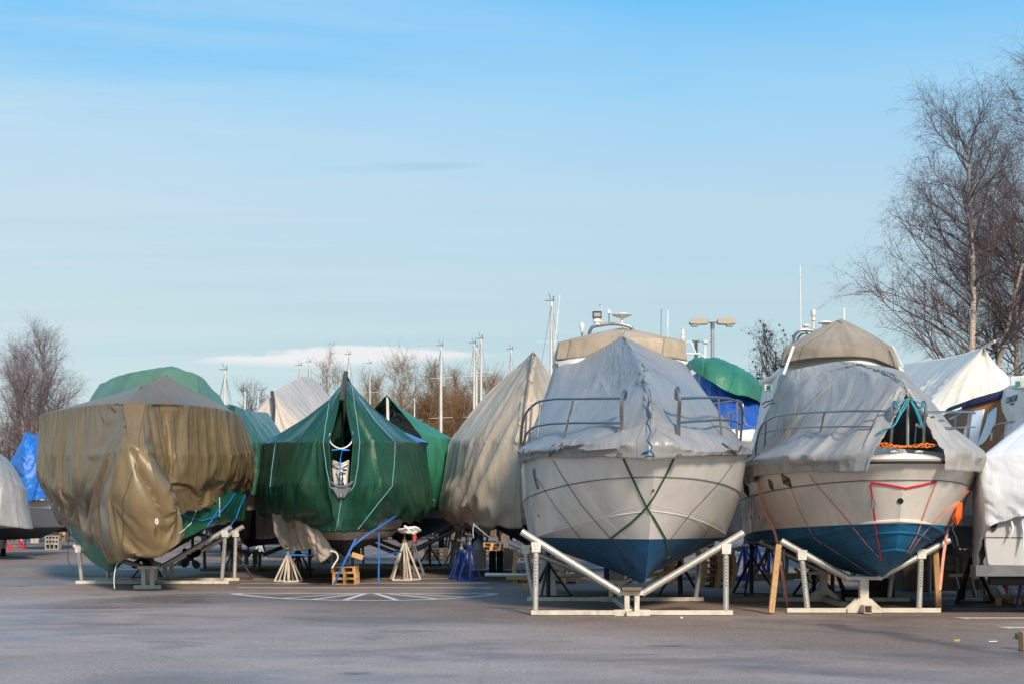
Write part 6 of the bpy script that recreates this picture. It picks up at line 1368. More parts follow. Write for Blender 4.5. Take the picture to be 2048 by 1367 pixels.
# ---- shrink-wrapped boat at the right edge, stern to the camera
X12 = 10.1
b12 = thing('motor_boat', (X12, 28, 0), 'off-white boat in white shrink wrap standing on a dark trailer beam, right edge', 'boat', GB)
m12 = gelcoat('hull_offwhite', (.60, .575, .54), (.6, .57, .53), .2, 0, None, .35, 0, .35)
bz = MB(); prof = []
def sec(Y, hw, z0, z1, zc): return [Vector((X12 - hw * .955, Y, z0)), Vector((X12 - hw * .985, Y, zc)), Vector((X12 - hw, Y - .03, zc + .3)), Vector((X12 - hw, Y, z1)), Vector((X12 + hw, Y, z1)), Vector((X12 + hw, Y - .03, zc + .3)), Vector((X12 + hw * .985, Y, zc)), Vector((X12 + hw * .955, Y, z0))]
ss = [sec(24.25, 2.17, .76, 2.55, .9), sec(24.7, 2.2, .76, 2.6, .9), sec(28, 2.15, .76, 2.65, .95), sec(31, 1.6, .85, 2.75, 1.2), sec(33, .5, 1.1, 2.85, 1.6)]
n_ = 8; RZ = Matrix.Translation((7.9, 24.2, 0)) @ Matrix.Rotation(R(-22), 4, 'Z') @ Matrix.Translation((-7.8, -24.2, 0))
ss = [[RZ @ p for p in s] for s in ss]; vs = [p for s in ss for p in s]; fs = [(i * n_ + j, i * n_ + (j + 1) % n_, (i + 1) * n_ + (j + 1) % n_, (i + 1) * n_ + j) for i in range(len(ss) - 1) for j in range(n_)] + [tuple(range(n_ - 1, -1, -1)), tuple(range((len(ss) - 1) * n_, len(ss) * n_))]
bz.add(vs, fs); h12 = bz.build('hull', m12, b12, 25, .03)
MB().tube([RZ @ Vector((X12 - 2.15, 24.22, 1.33)), RZ @ Vector((X12 + 2.1, 24.22, 1.33))], .010, 6).build('trim_line', M['grey_steel'], b12)
p, _n = hit(1987, 1046, [h12], .01); MB().lathe(p, [(.03, -.02), (.07, 0), (.07, .03), (.02, .04)], 14, Matrix.Rotation(R(90), 3, 'X') @ Matrix.Diagonal((.75, 1.9, 1)).to_3x3()).build('exhaust_outlet', M['rubber'], b12)
MB().lathe(hit(1966, 1090, [h12], .005)[0], [(.018, 0), (.018, .02)], 8, Matrix.Rotation(R(90), 3, 'X')).build('skin_fitting', M['rubber'], b12)
n12 = []
rz_, sz_ = 4.55, 2.66
n12 = [[Vector((X12, 31.5, 4.2)), Vector((X12 - 1.2, 31.5, 3.5)), Vector((X12 - 1.9, 31.5, 2.75)), Vector((X12 - 1.95, 31.5, 2.2)), Vector((X12 - 1.9, 31.3, 1.3))],
       [Vector((X12, 28, 4.5)), Vector((X12 - 1.3, 28, 3.6)), Vector((X12 - 2.28, 28, 2.72)), Vector((X12 - 2.36, 28, 2.2)), Vector((X12 - 2.2, 28, 1.25))],
       [Vector((X12, 26, rz_)), Vector((X12 - 1.3, 25.2, 3.55)), Vector((X12 - 2.28, 24.35, 2.62)), Vector((X12 - 2.28, 24.3, 2.2)), Vector((X12 - 2.25, 24.5, 1.08))],
       [Vector((X12, 26, rz_)), Vector((X12 - 1.2, 25.0, 3.6)), Vector((X12 - 2.24, 24.05, 2.66)), Vector((X12 - 2.20, 23.95, 2.2)), Vector((X12 - 2.12, 24.1, 1.42))],
       [Vector((X12, 26, rz_)), Vector((X12 - .9, 24.95, 3.7)), Vector((X12 - 1.75, 23.95, 2.70)), Vector((X12 - 1.75, 23.9, 2.2)), Vector((X12 - 1.75, 24.05, 1.62))],
       [Vector((X12, 26, rz_)), Vector((X12, 24.95, 3.8)), Vector((X12, 23.95, 2.8)), Vector((X12, 23.9, 2.2)), Vector((X12, 24.0, 1.74))],
       [Vector((X12, 26, rz_)), Vector((X12 + 1.2, 25.0, 3.6)), Vector((X12 + 2.2, 24.0, 2.7)), Vector((X12 + 2.2, 23.95, 2.2)), Vector((X12 + 2.15, 24.1, 1.6))],
       [Vector((X12, 28, 4.5)), Vector((X12 + 1.3, 28, 3.6)), Vector((X12 + 2.28, 28, 2.72)), Vector((X12 + 2.36, 28, 2.2)), Vector((X12 + 2.35, 28, 1.15))]]
n12 = [[RZ @ p for p in c] for c in n12]
def d12(U, V, S, bu, bv):
    v = np.arange(S.shape[1])[None, :]; sk = sstep(bv[2] - 4, bv[2] + 3, v); g = np.exp(-((v - bv[2]) / 4.) ** 2); hem = sstep(bv[4] - 9, bv[4], v)
    d = .018 * g * folds(U, V, .14, 201, 2.5) + sk * (.018 * crumple(U, V, .3, 202) + .012 * folds(V * 2.5, U, .5, 203, 2)) + hem * (.05 * crumple(U, V, .2, 204) + .05 * folds(U, V, .16, 205, 2)) + .012 * (1 - sk) * folds(U, V, .4, 206, 9) * sstep(.5, 1.5, V)
    off = np.zeros_like(S); off[..., 2] = hem ** 2 * (.09 * vnoise(U / .5, U * 0, 5) + .03 * vnoise(U / .15, U * 0, 6)); return d, off
cover('shrink_wrap', n12, M['shrink_wrap'], 'white shrink wrap over the boat at the right edge, ragged at its hem', d12, .04, (), (2,), group='tarpaulins of the boats behind')
for k, (x, l) in enumerate(((2022, .35), (2044, .55), (2047, .28))):
    p = hit(x, 1034, [h12], .1, 24)[0]; MB_ = MB(); MB_.tube([p, p + Vector((.03, -.03, -l * .5)), p + Vector((-.03 + .03 * k, -.04, -l))], [.02, .028, .006], 5)
    tag(MB_.build('wrap_tatter', M['shrink_wrap']), 'torn %s strip hanging from the shrink wrap hem' % ('short', 'long', 'small curled')[k], 'tatter', 'torn strips of shrink wrap')
tr = thing('boat_trailer', (X12, 24.4, 0), 'dark grey trailer beam on black legs under the shrink-wrapped boat', 'trailer')
MB().box(W(2040, 1140, 24.1) + Vector((1.5, 0, 0)), (4.6, .3, .19)).build('cross_beam', M['grey_steel'], tr, 30, .01)
MB().tube([W(1978, 1158, 24.5), W(2300, 1160, 24.5)], .10, 12).build('axle_tube', M['black_steel'], tr)
for a, b in (((1943, 1118, 26.4), (1914, 1206, 27.3)), ((1948, 1118, 26.4), (1990, 1205, 27.4)), ((1930, 1150, 26.5), (1926, 1195, 28.4))):
    MB().bar(W(*a), W(*b), .07, .07).build('leg', M['black_steel'], tr)
MB().bar(W(1914, 1204, 27.3), W(1995, 1203, 27.5), .06, .05).build('foot_bar', M['black_steel'], tr)
for x0, x1 in ((1940, 1950), (1962, 1972)): MB().bar(W(x0, 1150, 27.8), W(x1, 1192, 28.2), .06, .05).build('strut', M['galv'], tr)
MB().bar(W(1897, 1150, 27.8), W(1955, 1148, 27.8), .05, .06).build('strut', M['galv'], tr); MB().bar(W(1910, 1150, 27.8), W(1920, 1192, 28.4), .05, .05).build('strut', M['galv'], tr)
q = G(2033, 1216); bs = thing('jack_stand', (q.x, q.y, 0), 'blue jack stand cut off by the right edge of the photo', 'jack stand', 'blue jack stands at the right')
MB().bar(q + Vector((0, 0, .03)), q + Vector((.14, .1, .55)), .04, .04).build('leg', M['blue_steel'], bs); MB().bar(q + Vector((.5, .3, .03)), q + Vector((.2, .1, .55)), .04, .04).build('leg', M['blue_steel'], bs); MB().bar(q + Vector((-.02, 0, .02)), q + Vector((.55, .1, .02)), .05, .03).build('foot_rail', M['blue_steel'], bs)
MB().bar(q + Vector((.16, .1, .5)), q + Vector((.18, .1, .85)), .05, .05).build('screw', M['galv'], bs)
q = G(2022, 1206); pallets(1, (q.x, q.y, 0), 1.45, 'weathered pallet on the ground below the trailer beam', 'pallets at the right edge')
bpy.data.objects[[o.name for o in bpy.data.objects if o.get('label') == 'weathered pallet on the ground below the trailer beam'][0]]
q = G(2046, 1300); tag(MB().box(q + Vector((.05, 0, .12)), (.16, .2, .24)).build('timber_block', M['lumber'], bevel=.01), 'cut timber block at the lower right edge of the photo', 'block')
tag(MB().box(W(2050, 1272, 19.6), (.18, .3, .06), Matrix.Rotation(.1, 3, 'Y')).build('board_offcut', M['old_wood'], bevel=.005), 'board offcut lying on the timber block at the lower right edge', 'board')
tag(MB().box(G(1913, 1281) + Vector((0, 0, .012)), (.085, .04, .024)).build('wood_chip', M['lumber']), 'small orange wood chip on the asphalt, lower right', 'chip')
tag(MB().box(G(1985, 1282) + Vector((0, 0, .006)), (.13, .03, .008), Matrix.Rotation(.3, 3, 'Z')).build('paper_scrap', M['white_paint']), 'thin white scrap on the asphalt, lower right', 'scrap')
tag(MB().box(G(1363, 1235) + Vector((0, 0, .012)), (.035, .03, .024)).build('paper_scrap', M['white_paint']), 'tiny white scrap before the cradle of the centre cruiser', 'scrap')
# ---- far left: car, grey-covered boat, blue-covered boat
b13, h13, S13, _ = simple_boat('boat under a two-tone grey cover at the far left edge', -20.9, 54, 9, 3.2, 2.0, .7, (.5, .5, .48), (.03, .03, .035), 1.2)
n13 = net_px([[(-60, 880, 58), (-40, 900, 58), (-25, 960, 58), (-25, 1010, 58), (-25, 1045, 58)], [(-50, 885, 55), (-40, 900, 54), (-30, 965, 53.4), (-30, 1012, 53.2), (-28, 1048, 53.2)], [(-20, 890, 55), (-12, 905, 54), (-5, 962, 53.2), (-5, 1010, 53), (-5, 1050, 53)], [(0, 905, 55), (14, 924, 54.2), (30, 968, 53.6), (32, 1012, 53.4), (42, 1055, 53.4)], [(5, 912, 57), (20, 930, 56.6), (50, 1002, 56.5), (55, 1025, 56.5), (46, 1052, 56.5)], [(0, 915, 60), (20, 932, 60), (52, 1006, 60), (55, 1028, 60), (48, 1050, 60)]])
cover('tarpaulin', n13, M['grey_tarp'], 'grey boat cover with darker lower half at the far left edge', lambda U, V, S, bu, bv: .07 * pleats(U, V, .5, 211) * sstep(.5, 1.5, V) + .03 * crumple(U, V, .4, 212), .08, (), (2,), group=GT)
b14, h14, S14, _ = simple_boat('white-hulled boat with black bottom under bright blue tarpaulin, standing on concrete blocks', -23.6, 69.5, 9, 3.4, 2.3, .85, (.56, .50, .44), (.012, .012, .013), 1.45, line=(1.45, 1.53, (.25, .02, .02)))
n14 = net_px([[(70, 880, 78), (20, 935, 78), (20, 980, 78), (30, 998, 78)], [(52, 866, 72), (22, 922, 71), (17, 932, 71), (40, 1003, 71)], [(51, 862, 69.5), (47, 905, 68.8), (48, 960, 68.5), (52, 1005, 68.4)], [(56, 864, 69.8), (66, 905, 69), (70, 955, 68.8), (66, 1000, 68.8)], [(66, 867, 71), (84, 905, 70), (90, 960, 69.6), (98, 994, 69.5)], [(80, 870, 74), (104, 900, 73), (118, 960, 72), (125, 992, 72)], [(85, 878, 78), (110, 920, 78), (122, 970, 78), (122, 992, 78)]])
cover('tarpaulin', n14, M['blue_tarp'], 'bright blue crinkled tarpaulin at left, before the reddish birches', lambda U, V, S, bu, bv: .14 * pleats(U + V * .3, V, .6, 221) * sstep(.3, 1.2, V) + .07 * crumple(U, V, .5, 222) + .05 * pleats(U - V * .4, V, .4, 223), .09, (2,), (), clear=[(h14, (-23.6, 69.5, 0))], group=GT)
rope('cord', arc([W(103, 1000, 69.3), W(98, 1025, 69), W(97, 1048, 69), W(101, 1054, 69), W(102, 1045, 69), W(98, 1028, 69)]), .035, M['blue_rope'], 'light blue cord dangling below the bright blue tarpaulin', 'cord')
q = Vector((-22.9, 71, 0))
def block(c, size, label, holes):
    b = MB(); nx_ = 3; w, d, h = size; t_ = .05
    b.box(c + Vector((0, 0, t_ / 2)), (w, d, t_)); b.box(c + Vector((0, 0, h - t_ / 2)), (w, d, t_))
    for k in range(holes + 1): b.box(c + Vector((-w / 2 + t_ / 2 + (w - t_) * k / holes, 0, h / 2)), (t_, d, h - 2 * t_ - .002))
    b.box(c + Vector((0, d * .3, h / 2)), (w - .02, .04, h - .02)); return tag(b.build('concrete_block', M['concrete'], bevel=.006), label, 'block', 'concrete blocks under the blue-covered boat')
block(q, (.68, .5, .30), 'lowest concrete block with round dark holes under the blue-covered boat', 3); block(q + Vector((0, 0, .304)), (.68, .5, .20), 'middle hollow concrete block under the blue-covered boat', 4); block(q + Vector((.01, 0, .508)), (.7, .5, .20), 'topmost hollow concrete block under the blue-covered boat', 4)
for x, y, l in ((38, 1097, 'red tripod stand below the grey cover at far left, right one'), (10, 1099, 'red tripod stand at the far left edge beside the car')):
    q = G(x, y); t = thing('tripod_stand', q, l, 'jack stand', 'red tripod stands'); MB().tube([q + Vector((-.35, 0, .05)), q + Vector((-.35, 0, 1.05))], .05, 8).build('centre_tube', M['old_wood'], t)
    for dx, dy in ((.35, -.3), (.25, .35), (-.7, -.1)): MB().bar(q + Vector((-.35, 0, .95)), q + Vector((dx, dy, .03)), .06, .06).build('leg', M['red_steel'], t)
    MB().bar(q + Vector((-.35, -.3, .04)), q + Vector((.35, -.3, .04)), .05, .05).build('foot_rail', M['red_steel'], t)
tag(MB().bar(G(27, 1091), G(103, 1092), .1, .08).build('metal_rail', M['white_paint']), 'white rail on the ground before the concrete blocks', 'rail')
tag(MB().bar(G(101, 1089) + Vector((0, 0, .03)), W(128, 1066, 70), .14, .14).build('timber_prop', M['lumber']), 'leaning timber right of the concrete blocks', 'prop', 'timber props')
tag(MB().tube([G(50, 1092), W(51, 1040, 70)], .05, 8).build('support_post', M['white_paint']), 'thin white post left of the concrete blocks', 'post')
# the car at the left edge
cx, cy = -21.85, 59.
car = thing('parked_car', (cx, cy, 0), 'dark grey car just reaching into the left edge of the photo', 'car')
pf = [(-.82, .30), (-.86, .62), (-.82, .88), (-.72, .95), (-.60, 1.36), (-.5, 1.42), (.5, 1.42), (.60, 1.36), (.72, .95), (.82, .88), (.86, .62), (.82, .30)]
sc_ = [(0, .85, .62), (.25, .97, .68), (1.0, 1, .70), (1.25, 1, .74), (1.9, 1, 1), (3.2, 1, 1), (3.9, .98, .8), (4.3, .92, .72)]
vs = []; n_ = len(pf)
for (y, w, hh) in sc_:
    for (x, z) in pf: vs.append((cx + x * w, cy + y, z if z < .9 else .9 + (z - .9) * max(0, (hh - .70) / .30)))
fs = [(i * n_ + j, i * n_ + (j + 1) % n_, (i + 1) * n_ + (j + 1) % n_, (i + 1) * n_ + j) for i in range(len(sc_) - 1) for j in range(n_)] + [tuple(range(n_ - 1, -1, -1)), tuple(range((len(sc_) - 1) * n_, len(sc_) * n_))]
mb = MB(); mb.add(vs, fs); mb.build('body', M['car_paint'], car, 35, .03)
for sx in (-1, 1):
    for y in (.85, 3.4):
        w = MB().lathe((cx + sx * .70, cy + y, .32), [(.2, -.1), (.31, -.1), (.32, -.06), (.32, .06), (.31, .1), (.2, .1)], 22, Matrix.Rotation(R(90), 3, 'Y')).build('wheel', M['rubber'], car); MB().lathe((cx + sx * .78, cy + y, .32), [(.19, -.03), (.19, .03), (.05, .035)], 16, Matrix.Rotation(R(90 * sx), 3, 'Y')).build('rim', M['steel'], w)
    MB().box((cx + sx * .60, cy + .03, .70), (.26, .10, .14)).build('headlight', M['lens'], car, 30, .02)
    MB().box((cx + sx * .98, cy + 1.35, .98), (.16, .1, .12)).build('mirror', M['car_paint'], car, 30, .03)
MB().box((cx, cy - .02, .45), (1.1, .04, .2)).build('grille', M['rubber'], car)
MB().box((cx, cy + 1.56, 1.16), (1.2, .5, .02), Matrix.Rotation(R(35), 3, 'X')).build('windscreen', M['black_glass'], car)
car.matrix_basis = Matrix.Translation((cx, cy, 0)) @ Matrix.Rotation(R(20), 4, 'Z')
# ================================================================ masts, lamp, trees, yard clutter
def mast_boat(px, ptop, Y, label, boat=True, tilt=0., tall=None, spreaders=True, hullc=(.5, .5, .48), X=None, r=.075, dark=False, stay=None):
    t = thing('sailing_yacht', (W(px, 1030, Y).x, Y, 0), label, 'boat', 'far sailing yachts with masts')
    a = W(px - tilt, 1000, Y); b = W(px, ptop, Y); m = M['dark_alloy'] if dark else M['mast_alloy']
    MB().tube([Vector((a.x, Y, 2.2)), b], [r, r * .75], 10).build('mast', m, t)
    hd = MB(); hd.bar(b + Vector((-.28, 0, .04)), b + Vector((.12, 0, .04)), .03); hd.tube([b, b + Vector((-.12, 0, .35))], .012, 5); hd.tube([b + Vector((.08, 0, 0)), b + Vector((.08, 0, .22))], .02, 5)
    hd.build('masthead_gear', M['dark_alloy'], t, 0)
    L = b.z
    if spreaders:
        for f in ((.55, .8) if L > 9 else (.6,)):
            p = a.lerp(b, f); p.z = 2.2 + (L - 2.2) * f; MB().bar(p + Vector((-.6, 0, 0)), p + Vector((.6, 0, .05)), .02, .018).build('spreader', m, t)
    rg = b + Vector((0, 0, -.1))
    for dx, dy in ((-1.35, .2), (1.35, .2), (0, -5), (0, 5.2)):
        MB().tube([rg, Vector((b.x + dx, Y + dy, 2.3))], .012, 4).build('stay', M['grey_steel'], t, 0)
    o, S, bv, wp = hull('hull', simple_lines(10, 3.2, 2.25, .75, rake=1.4, chine=.3), gelcoat('yacht_paint', hullc, (.03, .04, .08), 1.3, 0, None, .3), t, b.x, Y - 4.5, 0, .35, (1,)); deck_of(S, M['gelcoat'], t)
    MB().prism([(-.8, .05), (1.2, .05), (.8, .95), (-1.0, .95)], -.1, .1, Matrix.Translation((b.x, Y + .3, 0)) @ Matrix.Rotation(R(90), 4, 'Z')).build('keel', M['rubber'], t)
    for sx in (-1, 1):
        for dy in (-2, 2): MB().tube([(b.x + sx * 1.5, Y + dy, .02), (b.x + sx * 1.2, Y + dy, 1.35)], .05, 6).build('shore_post', M['grey_steel'], t)
    return t
mast_boat(450, 740, 66, 'far yacht mast with wind gear, just right of the sage green hump')
mast_boat(490, 782, 86, 'short far mast, left one of two above the dark green ridge')
mast_boat(516, 780, 92, 'thin far mast, right one of two above the dark green ridge', r=.06)
mast_boat(600, 731, 84, 'far mast rising from the peak of the pale ridge tarpaulin')
mast_boat(619, 724, 92, 'far mast just right of the peak of the pale ridge tarpaulin')
mast_boat(698, 709, 88, 'far mast touching the tip of the pointed green tent')
mast_boat(740, 727, 100, 'faint far mast between the green tent tip and the brown trees', r=.05)
mast_boat(829, 796, 100, 'low far mast before the brown trees, right of the bright green tent', r=.06)
mast_boat(882, 692, 74, 'far mast with spreaders standing alone before the brown trees', r=.085)
mast_boat(948, 687, 78, 'left one of the three masts close together before the brown trees', r=.08)
mast_boat(953, 694, 90, 'middle one of the three masts close together before the brown trees', r=.09, tilt=0)
mast_boat(962, 678, 72, 'right and tallest one of the three masts close together', r=.08)
mast_boat(1022, 699, 86, 'slender far mast left of the cream tarpaulin point', r=.075)
mast_boat(1103, 603, 58, 'tall pale mast rising between cream tarpaulin and grey-covered cruiser', r=.085)
# covered boats closing the yard behind
k = 0
for (px, Y, mt, c) in ((150, 95, 'sage_tarp', 'sage green'), (330, 88, 'silver_tarp', 'silver'), (1010, 78, 'royal_tarp', 'royal blue'), (1180, 70, 'white_tarp', 'white'), (1340, 74, 'sand_canvas', 'sand-coloured'), (1620, 66, 'grey_tarp', 'grey'), (1760, 62, 'teal_green_tarp', 'dark green'), (1900, 68, 'cream_tarp', 'cream')):
    x = W(px, 1030, Y).x
    t, h_, S_, _ = simple_boat('distant hull on posts seen below the front boats, %s cover' % c, x, Y - 4, 9, 3.2, 2.1, .8, (.5, .48, .45), (.03, .035, .05), 1.35, group='distant covered boats', step=.4)
    for sx in (-1, 1):
        for dy in (1.5, 5.5): MB().tube([(x + sx * 1.45, Y - 4 + dy, .02), (x + sx * 1.25, Y - 4 + dy, 1.2)], .055, 6).build('shore_post', M['grey_steel'], t)
    for dy in (1.5, 5.5): MB().box((x, Y - 4 + dy, .4), (.4, .35, .8)).build('keel_block', M['old_wood'], t)
    nn = []
    for dy, s in ((-.2, .2), (1.0, .8), (3, 1), (6.5, 1), (9, .9)):
        nn.append([Vector((x - 1.75 * s, Y - 4 + dy, 1.75)), Vector((x - 1.7 * s, Y - 4 + dy, 2.3)), Vector((x, Y - 4 + dy + .01, 3.4 - .2 * abs(dy - 3) * .2)), Vector((x + 1.7 * s, Y - 4 + dy, 2.3)), Vector((x + 1.75 * s, Y - 4 + dy, 1.75))])
    cover('tarpaulin', nn, M[mt], 'low %s tarpaulin over a distant boat' % c, lambda U, V, S, bu, bv: .05 * folds(V, U, .5, 231, 4), .25, (), (1, 2, 3), group='distant tarpaulins')
# ---- street lamp
q = W(1425, 646, 60); lp = thing('street_lamp', (q.x, 60, 0), 'grey street lamp with two weathered heads above the green tarpaulin', 'street lamp')
MB().tube([(q.x, 60, 0), (q.x, 60, 4), q], [.11, .09, .075], 12).build('pole', M['lamp_pole'], lp)
MB().lathe(q + Vector((0, 0, -.25)), [(.085, 0), (.085, .28), (.05, .3)], 12).build('pole_cap', M['grey_steel'], lp)
for sx in (-1, 1):
    MB().bar(q + Vector((sx * .02, 0, .02)), q + Vector((sx * .24, 0, .03)), .05, .05).build('arm', M['grey_steel'], lp)
    T = Matrix.Translation(q + Vector((0, 0, .05))) @ Matrix.Diagonal((sx, 1, 1, 1))
    hd = MB().prism([(.2, -.10), (.2, .10), (.34, .14), (.75, .16), (.90, .10), (1.0, -.04), (.95, -.10), (.6, -.12)], -.16, .16, T).build('lamp_head', M['lamp_housing'], lp, 30, .02)
    MB().prism([(.55, -.13), (.62, -.20), (.84, -.20), (.94, -.11)], -.12, .12, T).build('lamp_glass', M['lens'], hd)
# ---- trees
def thin(mb, pts, r):                               # three-sided tapering twig
    o = len(mb.v); n = len(pts) - 1; d = (pts[-1] - pts[0]); u = d.orthogonal().normalized(); w = d.cross(u).normalized()
    a, b, c = u * r, (u * -.5 + w * .87) * r, (u * -.5 - w * .87) * r
    for i, p in enumerate(pts):
        f = 1 - .75 * i / n
        for q in (a, b, c): mb.v.append((p.x + q.x * f, p.y + q.y * f, p.z + q.z * f))
    for i in range(n):
        k = o + i * 3; mb.f += [(k, k + 1, k + 4, k + 3), (k + 1, k + 2, k + 5, k + 4), (k + 2, k, k + 3, k + 5)]
def tree(name, label, base, H, seed, trunks=1, spread=.28, bark_m='birch_bark', twig_m='twig', up=.55, droop=.35, nb=34, twigs=26, r0=.2, start=.18, group=None, seeds=0, tw_len=.9, wide=1.0, fan=0.2, sub=9, trunk_dirs=None, tr=.007, oval=False, br=.30, tw2=1):
    rg = random.Random(seed); base = Vector(base); tk = MB(); cr = MB(); sd = MB()
    t = thing(name, base, label, 'tree', group)
    def rv(s=1): return Vector((rg.gauss(0, s), rg.gauss(0, s), rg.gauss(0, s)))
    def twig(p, d, L, r, depth):
        pts = [p]; q = p.copy(); n = 4
        for i in range(n):
            d = (d + rv(.16) + Vector((0, 0, -droop * .32 * (i + 1) / n if depth > 0 else .02))).normalized(); q = q + d * (L / n); pts.append(q)
        thin(cr, pts, r)
        if seeds and rg.random() < seeds:
            c = pts[-1]; s_ = .03 + .045 * rg.random(); sd.lathe(c, [(.01, -s_), (s_ * .8, 0), (.01, s_)], 5)
        if depth < 2:
            for k in range(3 if depth == 0 else tw2):
                f = rg.uniform(.25, .95); i = min(n - 1, int(f * n)); pp = pts[i].lerp(pts[i + 1], f * n - i)
                twig(pp, (d + rv(.55)).normalized(), L * rg.uniform(.45, .75), r * .7, depth + 1)
    def branch(p, d, L, r, lev):
        n = 7; pts = [p]; q = p.copy(); dirs = [d]
        for i in range(n):
            d = (d + rv(.10) + Vector((0, 0, (up if i < n * .6 else -droop * .5) * .16))).normalized(); q = q + d * (L / n); pts.append(q); dirs.append(d)
        rs = [r * (1 - .85 * i / n) + .004 for i in range(n + 1)]
        (tk if r > .045 else cr).tube(pts, rs, 6 if r > .045 else 4, False)
        if lev < 1:
            for k in range(sub):
                f = rg.uniform(.2, .97); i = min(n - 1, int(f * n)); pp = pts[i].lerp(pts[i + 1], f * n - i)
                branch(pp, (dirs[i] + rv(.45) + Vector((0, 0, .1))).normalized(), L * rg.uniform(.25, .5) * (1.1 - .5 * f), r * .5 * (1 - .5 * f), lev + 1)
        else:
            for k in range(max(2, int(twigs / sub))):
                f = rg.uniform(.15, 1); i = min(n - 1, int(f * n)); pp = pts[i].lerp(pts[i + 1], f * n - i)
                twig(pp, (dirs[i] + rv(.5)).normalized(), tw_len * rg.uniform(.5, 1.2), tr, 0)
    for k in range(trunks):
        d = Vector(trunk_dirs[k]).normalized() if trunk_dirs else (Vector((rg.gauss(0, fan), rg.gauss(0, fan), 1)).normalized() if trunks > 1 else Vector((rg.gauss(0, .03), 0, 1)).normalized())
        h = H * (1 if k == 0 else rg.uniform(.72, 1)); n = 16; pts = [base + Vector((rg.uniform(-.2, .2), rg.uniform(-.2, .2), 0)) * (trunks > 1)]; dd = [d]
        for i in range(n):
            d = (d + rv(.035) + Vector((0, 0, .05))).normalized(); pts.append(pts[-1] + d * (h / n) / max(.6, d.z)); dd.append(d)
        rr = r0 * (1 if k == 0 else .8)
        tk.tube(pts, [rr * (1 - .93 * i / n) + .008 for i in range(n + 1)], 9)
        for b in range(nb if k == 0 else int(nb * .8)):
            f = start + (1 - start) * ((b + rg.random()) / nb) ** .9; i = min(n - 1, int(f * n)); pp = pts[i].lerp(pts[i + 1], min(1, f * n - i))
            a = rg.uniform(0, 2 * math.pi); L = h * spread * ((.30 + .85 * math.sin(math.pi * min(1, .22 + .78 * (f - start) / (1 - start)))) if oval else (1.15 - .85 * f)) * rg.uniform(.7, 1.2) + .5
            branch(pp, Vector((math.cos(a), math.sin(a), up * rg.uniform(.6, 1.6))).normalized(), L, rr * br * (1 - .75 * f) + .012, 0)
    tk.build('trunk', M[bark_m], t, 0); cr.build('crown', M[twig_m], t, 0)
    if seeds and sd.v: tag(sd.build('seed_clusters', M['seed'], t, 0), kind='stuff')
    return t
EX = globals().get('TREE_DETAIL', 1)
bi = 'tall birches at the right'
q = W(1952, 1030, 55); tree('birch_tree', 'tall bare birch with twin pale trunks right of the right cruiser', (q.x, 55, 0), 15.9, 5, 2, .34, up=.5, droop=1.0, br=.2, tw2=2, nb=46, twigs=46,  r0=.22, start=.40, group=bi, tw_len=1.1, sub=11, tr=.0055, trunk_dirs=[(-.02, 0, 1), (.09, .05, 1)])
q = W(2075, 1030, 56); tree('birch_tree', 'tallest bare birch, cut off by the right edge of the photo', (q.x, 56, 0), 19.2, 8, 2, .27, up=.5, droop=1.0, br=.2, tw2=2, nb=46, twigs=46,  r0=.22, start=.36, group=bi, tw_len=1.1, sub=11, tr=.0055, trunk_dirs=[(.0, 0, 1), (-.10, .05, 1)])
q = W(1570, 1030, 70); tree('seeded_tree', 'small dark tree with dry seed clusters between the lamp and right cruiser', (q.x, 70, 0), 9.8, 12, 3, .30, 'twig_dark', 'twig_dark', up=.8, droop=.1, nb=24, twigs=22, r0=.16, start=.3, seeds=.05, tw_len=.7, sub=7)
q = W(70, 1030, 88); tree('birch_tree', 'rounded bare birch with several pale trunks at the left', (q.x, 88, 0), 12.2, 21, 4, .185, oval=True, tw2=2, twig_m='twig_pale', up=.75, droop=.35, nb=32, twigs=28, r0=.17, start=.34, group='birches at the left', tw_len=.95, trunk_dirs=[(.0, 0, 1), (.14, .1, 1), (-.13, 0, 1), (.05, -.1, 1)], sub=9, tr=.0048)
for i, (px, H, sdv, l) in enumerate(((8, 10.4, 31, 'reddish bare tree at the very left edge'), (38, 8.6, 32, 'reddish bare tree left of the rounded birch trunk'), (-22, 11.0, 34, 'reddish bare tree cut off by the left edge'), (100, 7.2, 33, 'low reddish bare tree behind the blue tarpaulin'))):
    q = W(px, 1030, 92 + i * 3); tree('bare_tree', l, (q.x, 92 + i * 3, 0), H, sdv, 3, .24, 'birch_bark', 'twig_red', up=1.0, droop=.05, nb=22, twigs=16, r0=.11, start=.15, group='reddish bare trees at the left', tw_len=.9, sub=7, tr=.010)
ct = 'brown leafless trees in the middle distance'
for i, (px, py, sdv, l) in enumerate(((770, 735, 41, 'smallest brown bare tree of the middle group, leftmost'), (818, 698, 42, 'tallest brown bare tree of the middle group, left of centre'), (868, 725, 43, 'brown bare tree behind the mast standing alone'), (905, 712, 44, 'broad brown bare tree left of the three masts'), (952, 725, 45, 'brown bare tree behind the three masts'), (985, 742, 46, 'brown bare tree right of the three masts'))):
    Y = 108 + 2 * (i % 3); q = W(px, py, Y); tree('bare_tree', l, (q.x, Y, 0), q.z * .84, sdv, 6, .24, 'brown_bark', 'twig_brown', up=1.15, droop=-.2, nb=26, twigs=24, r0=.12, start=.08, group=ct, tw_len=1.3, fan=.17, sub=8, tr=.011, tw2=2)
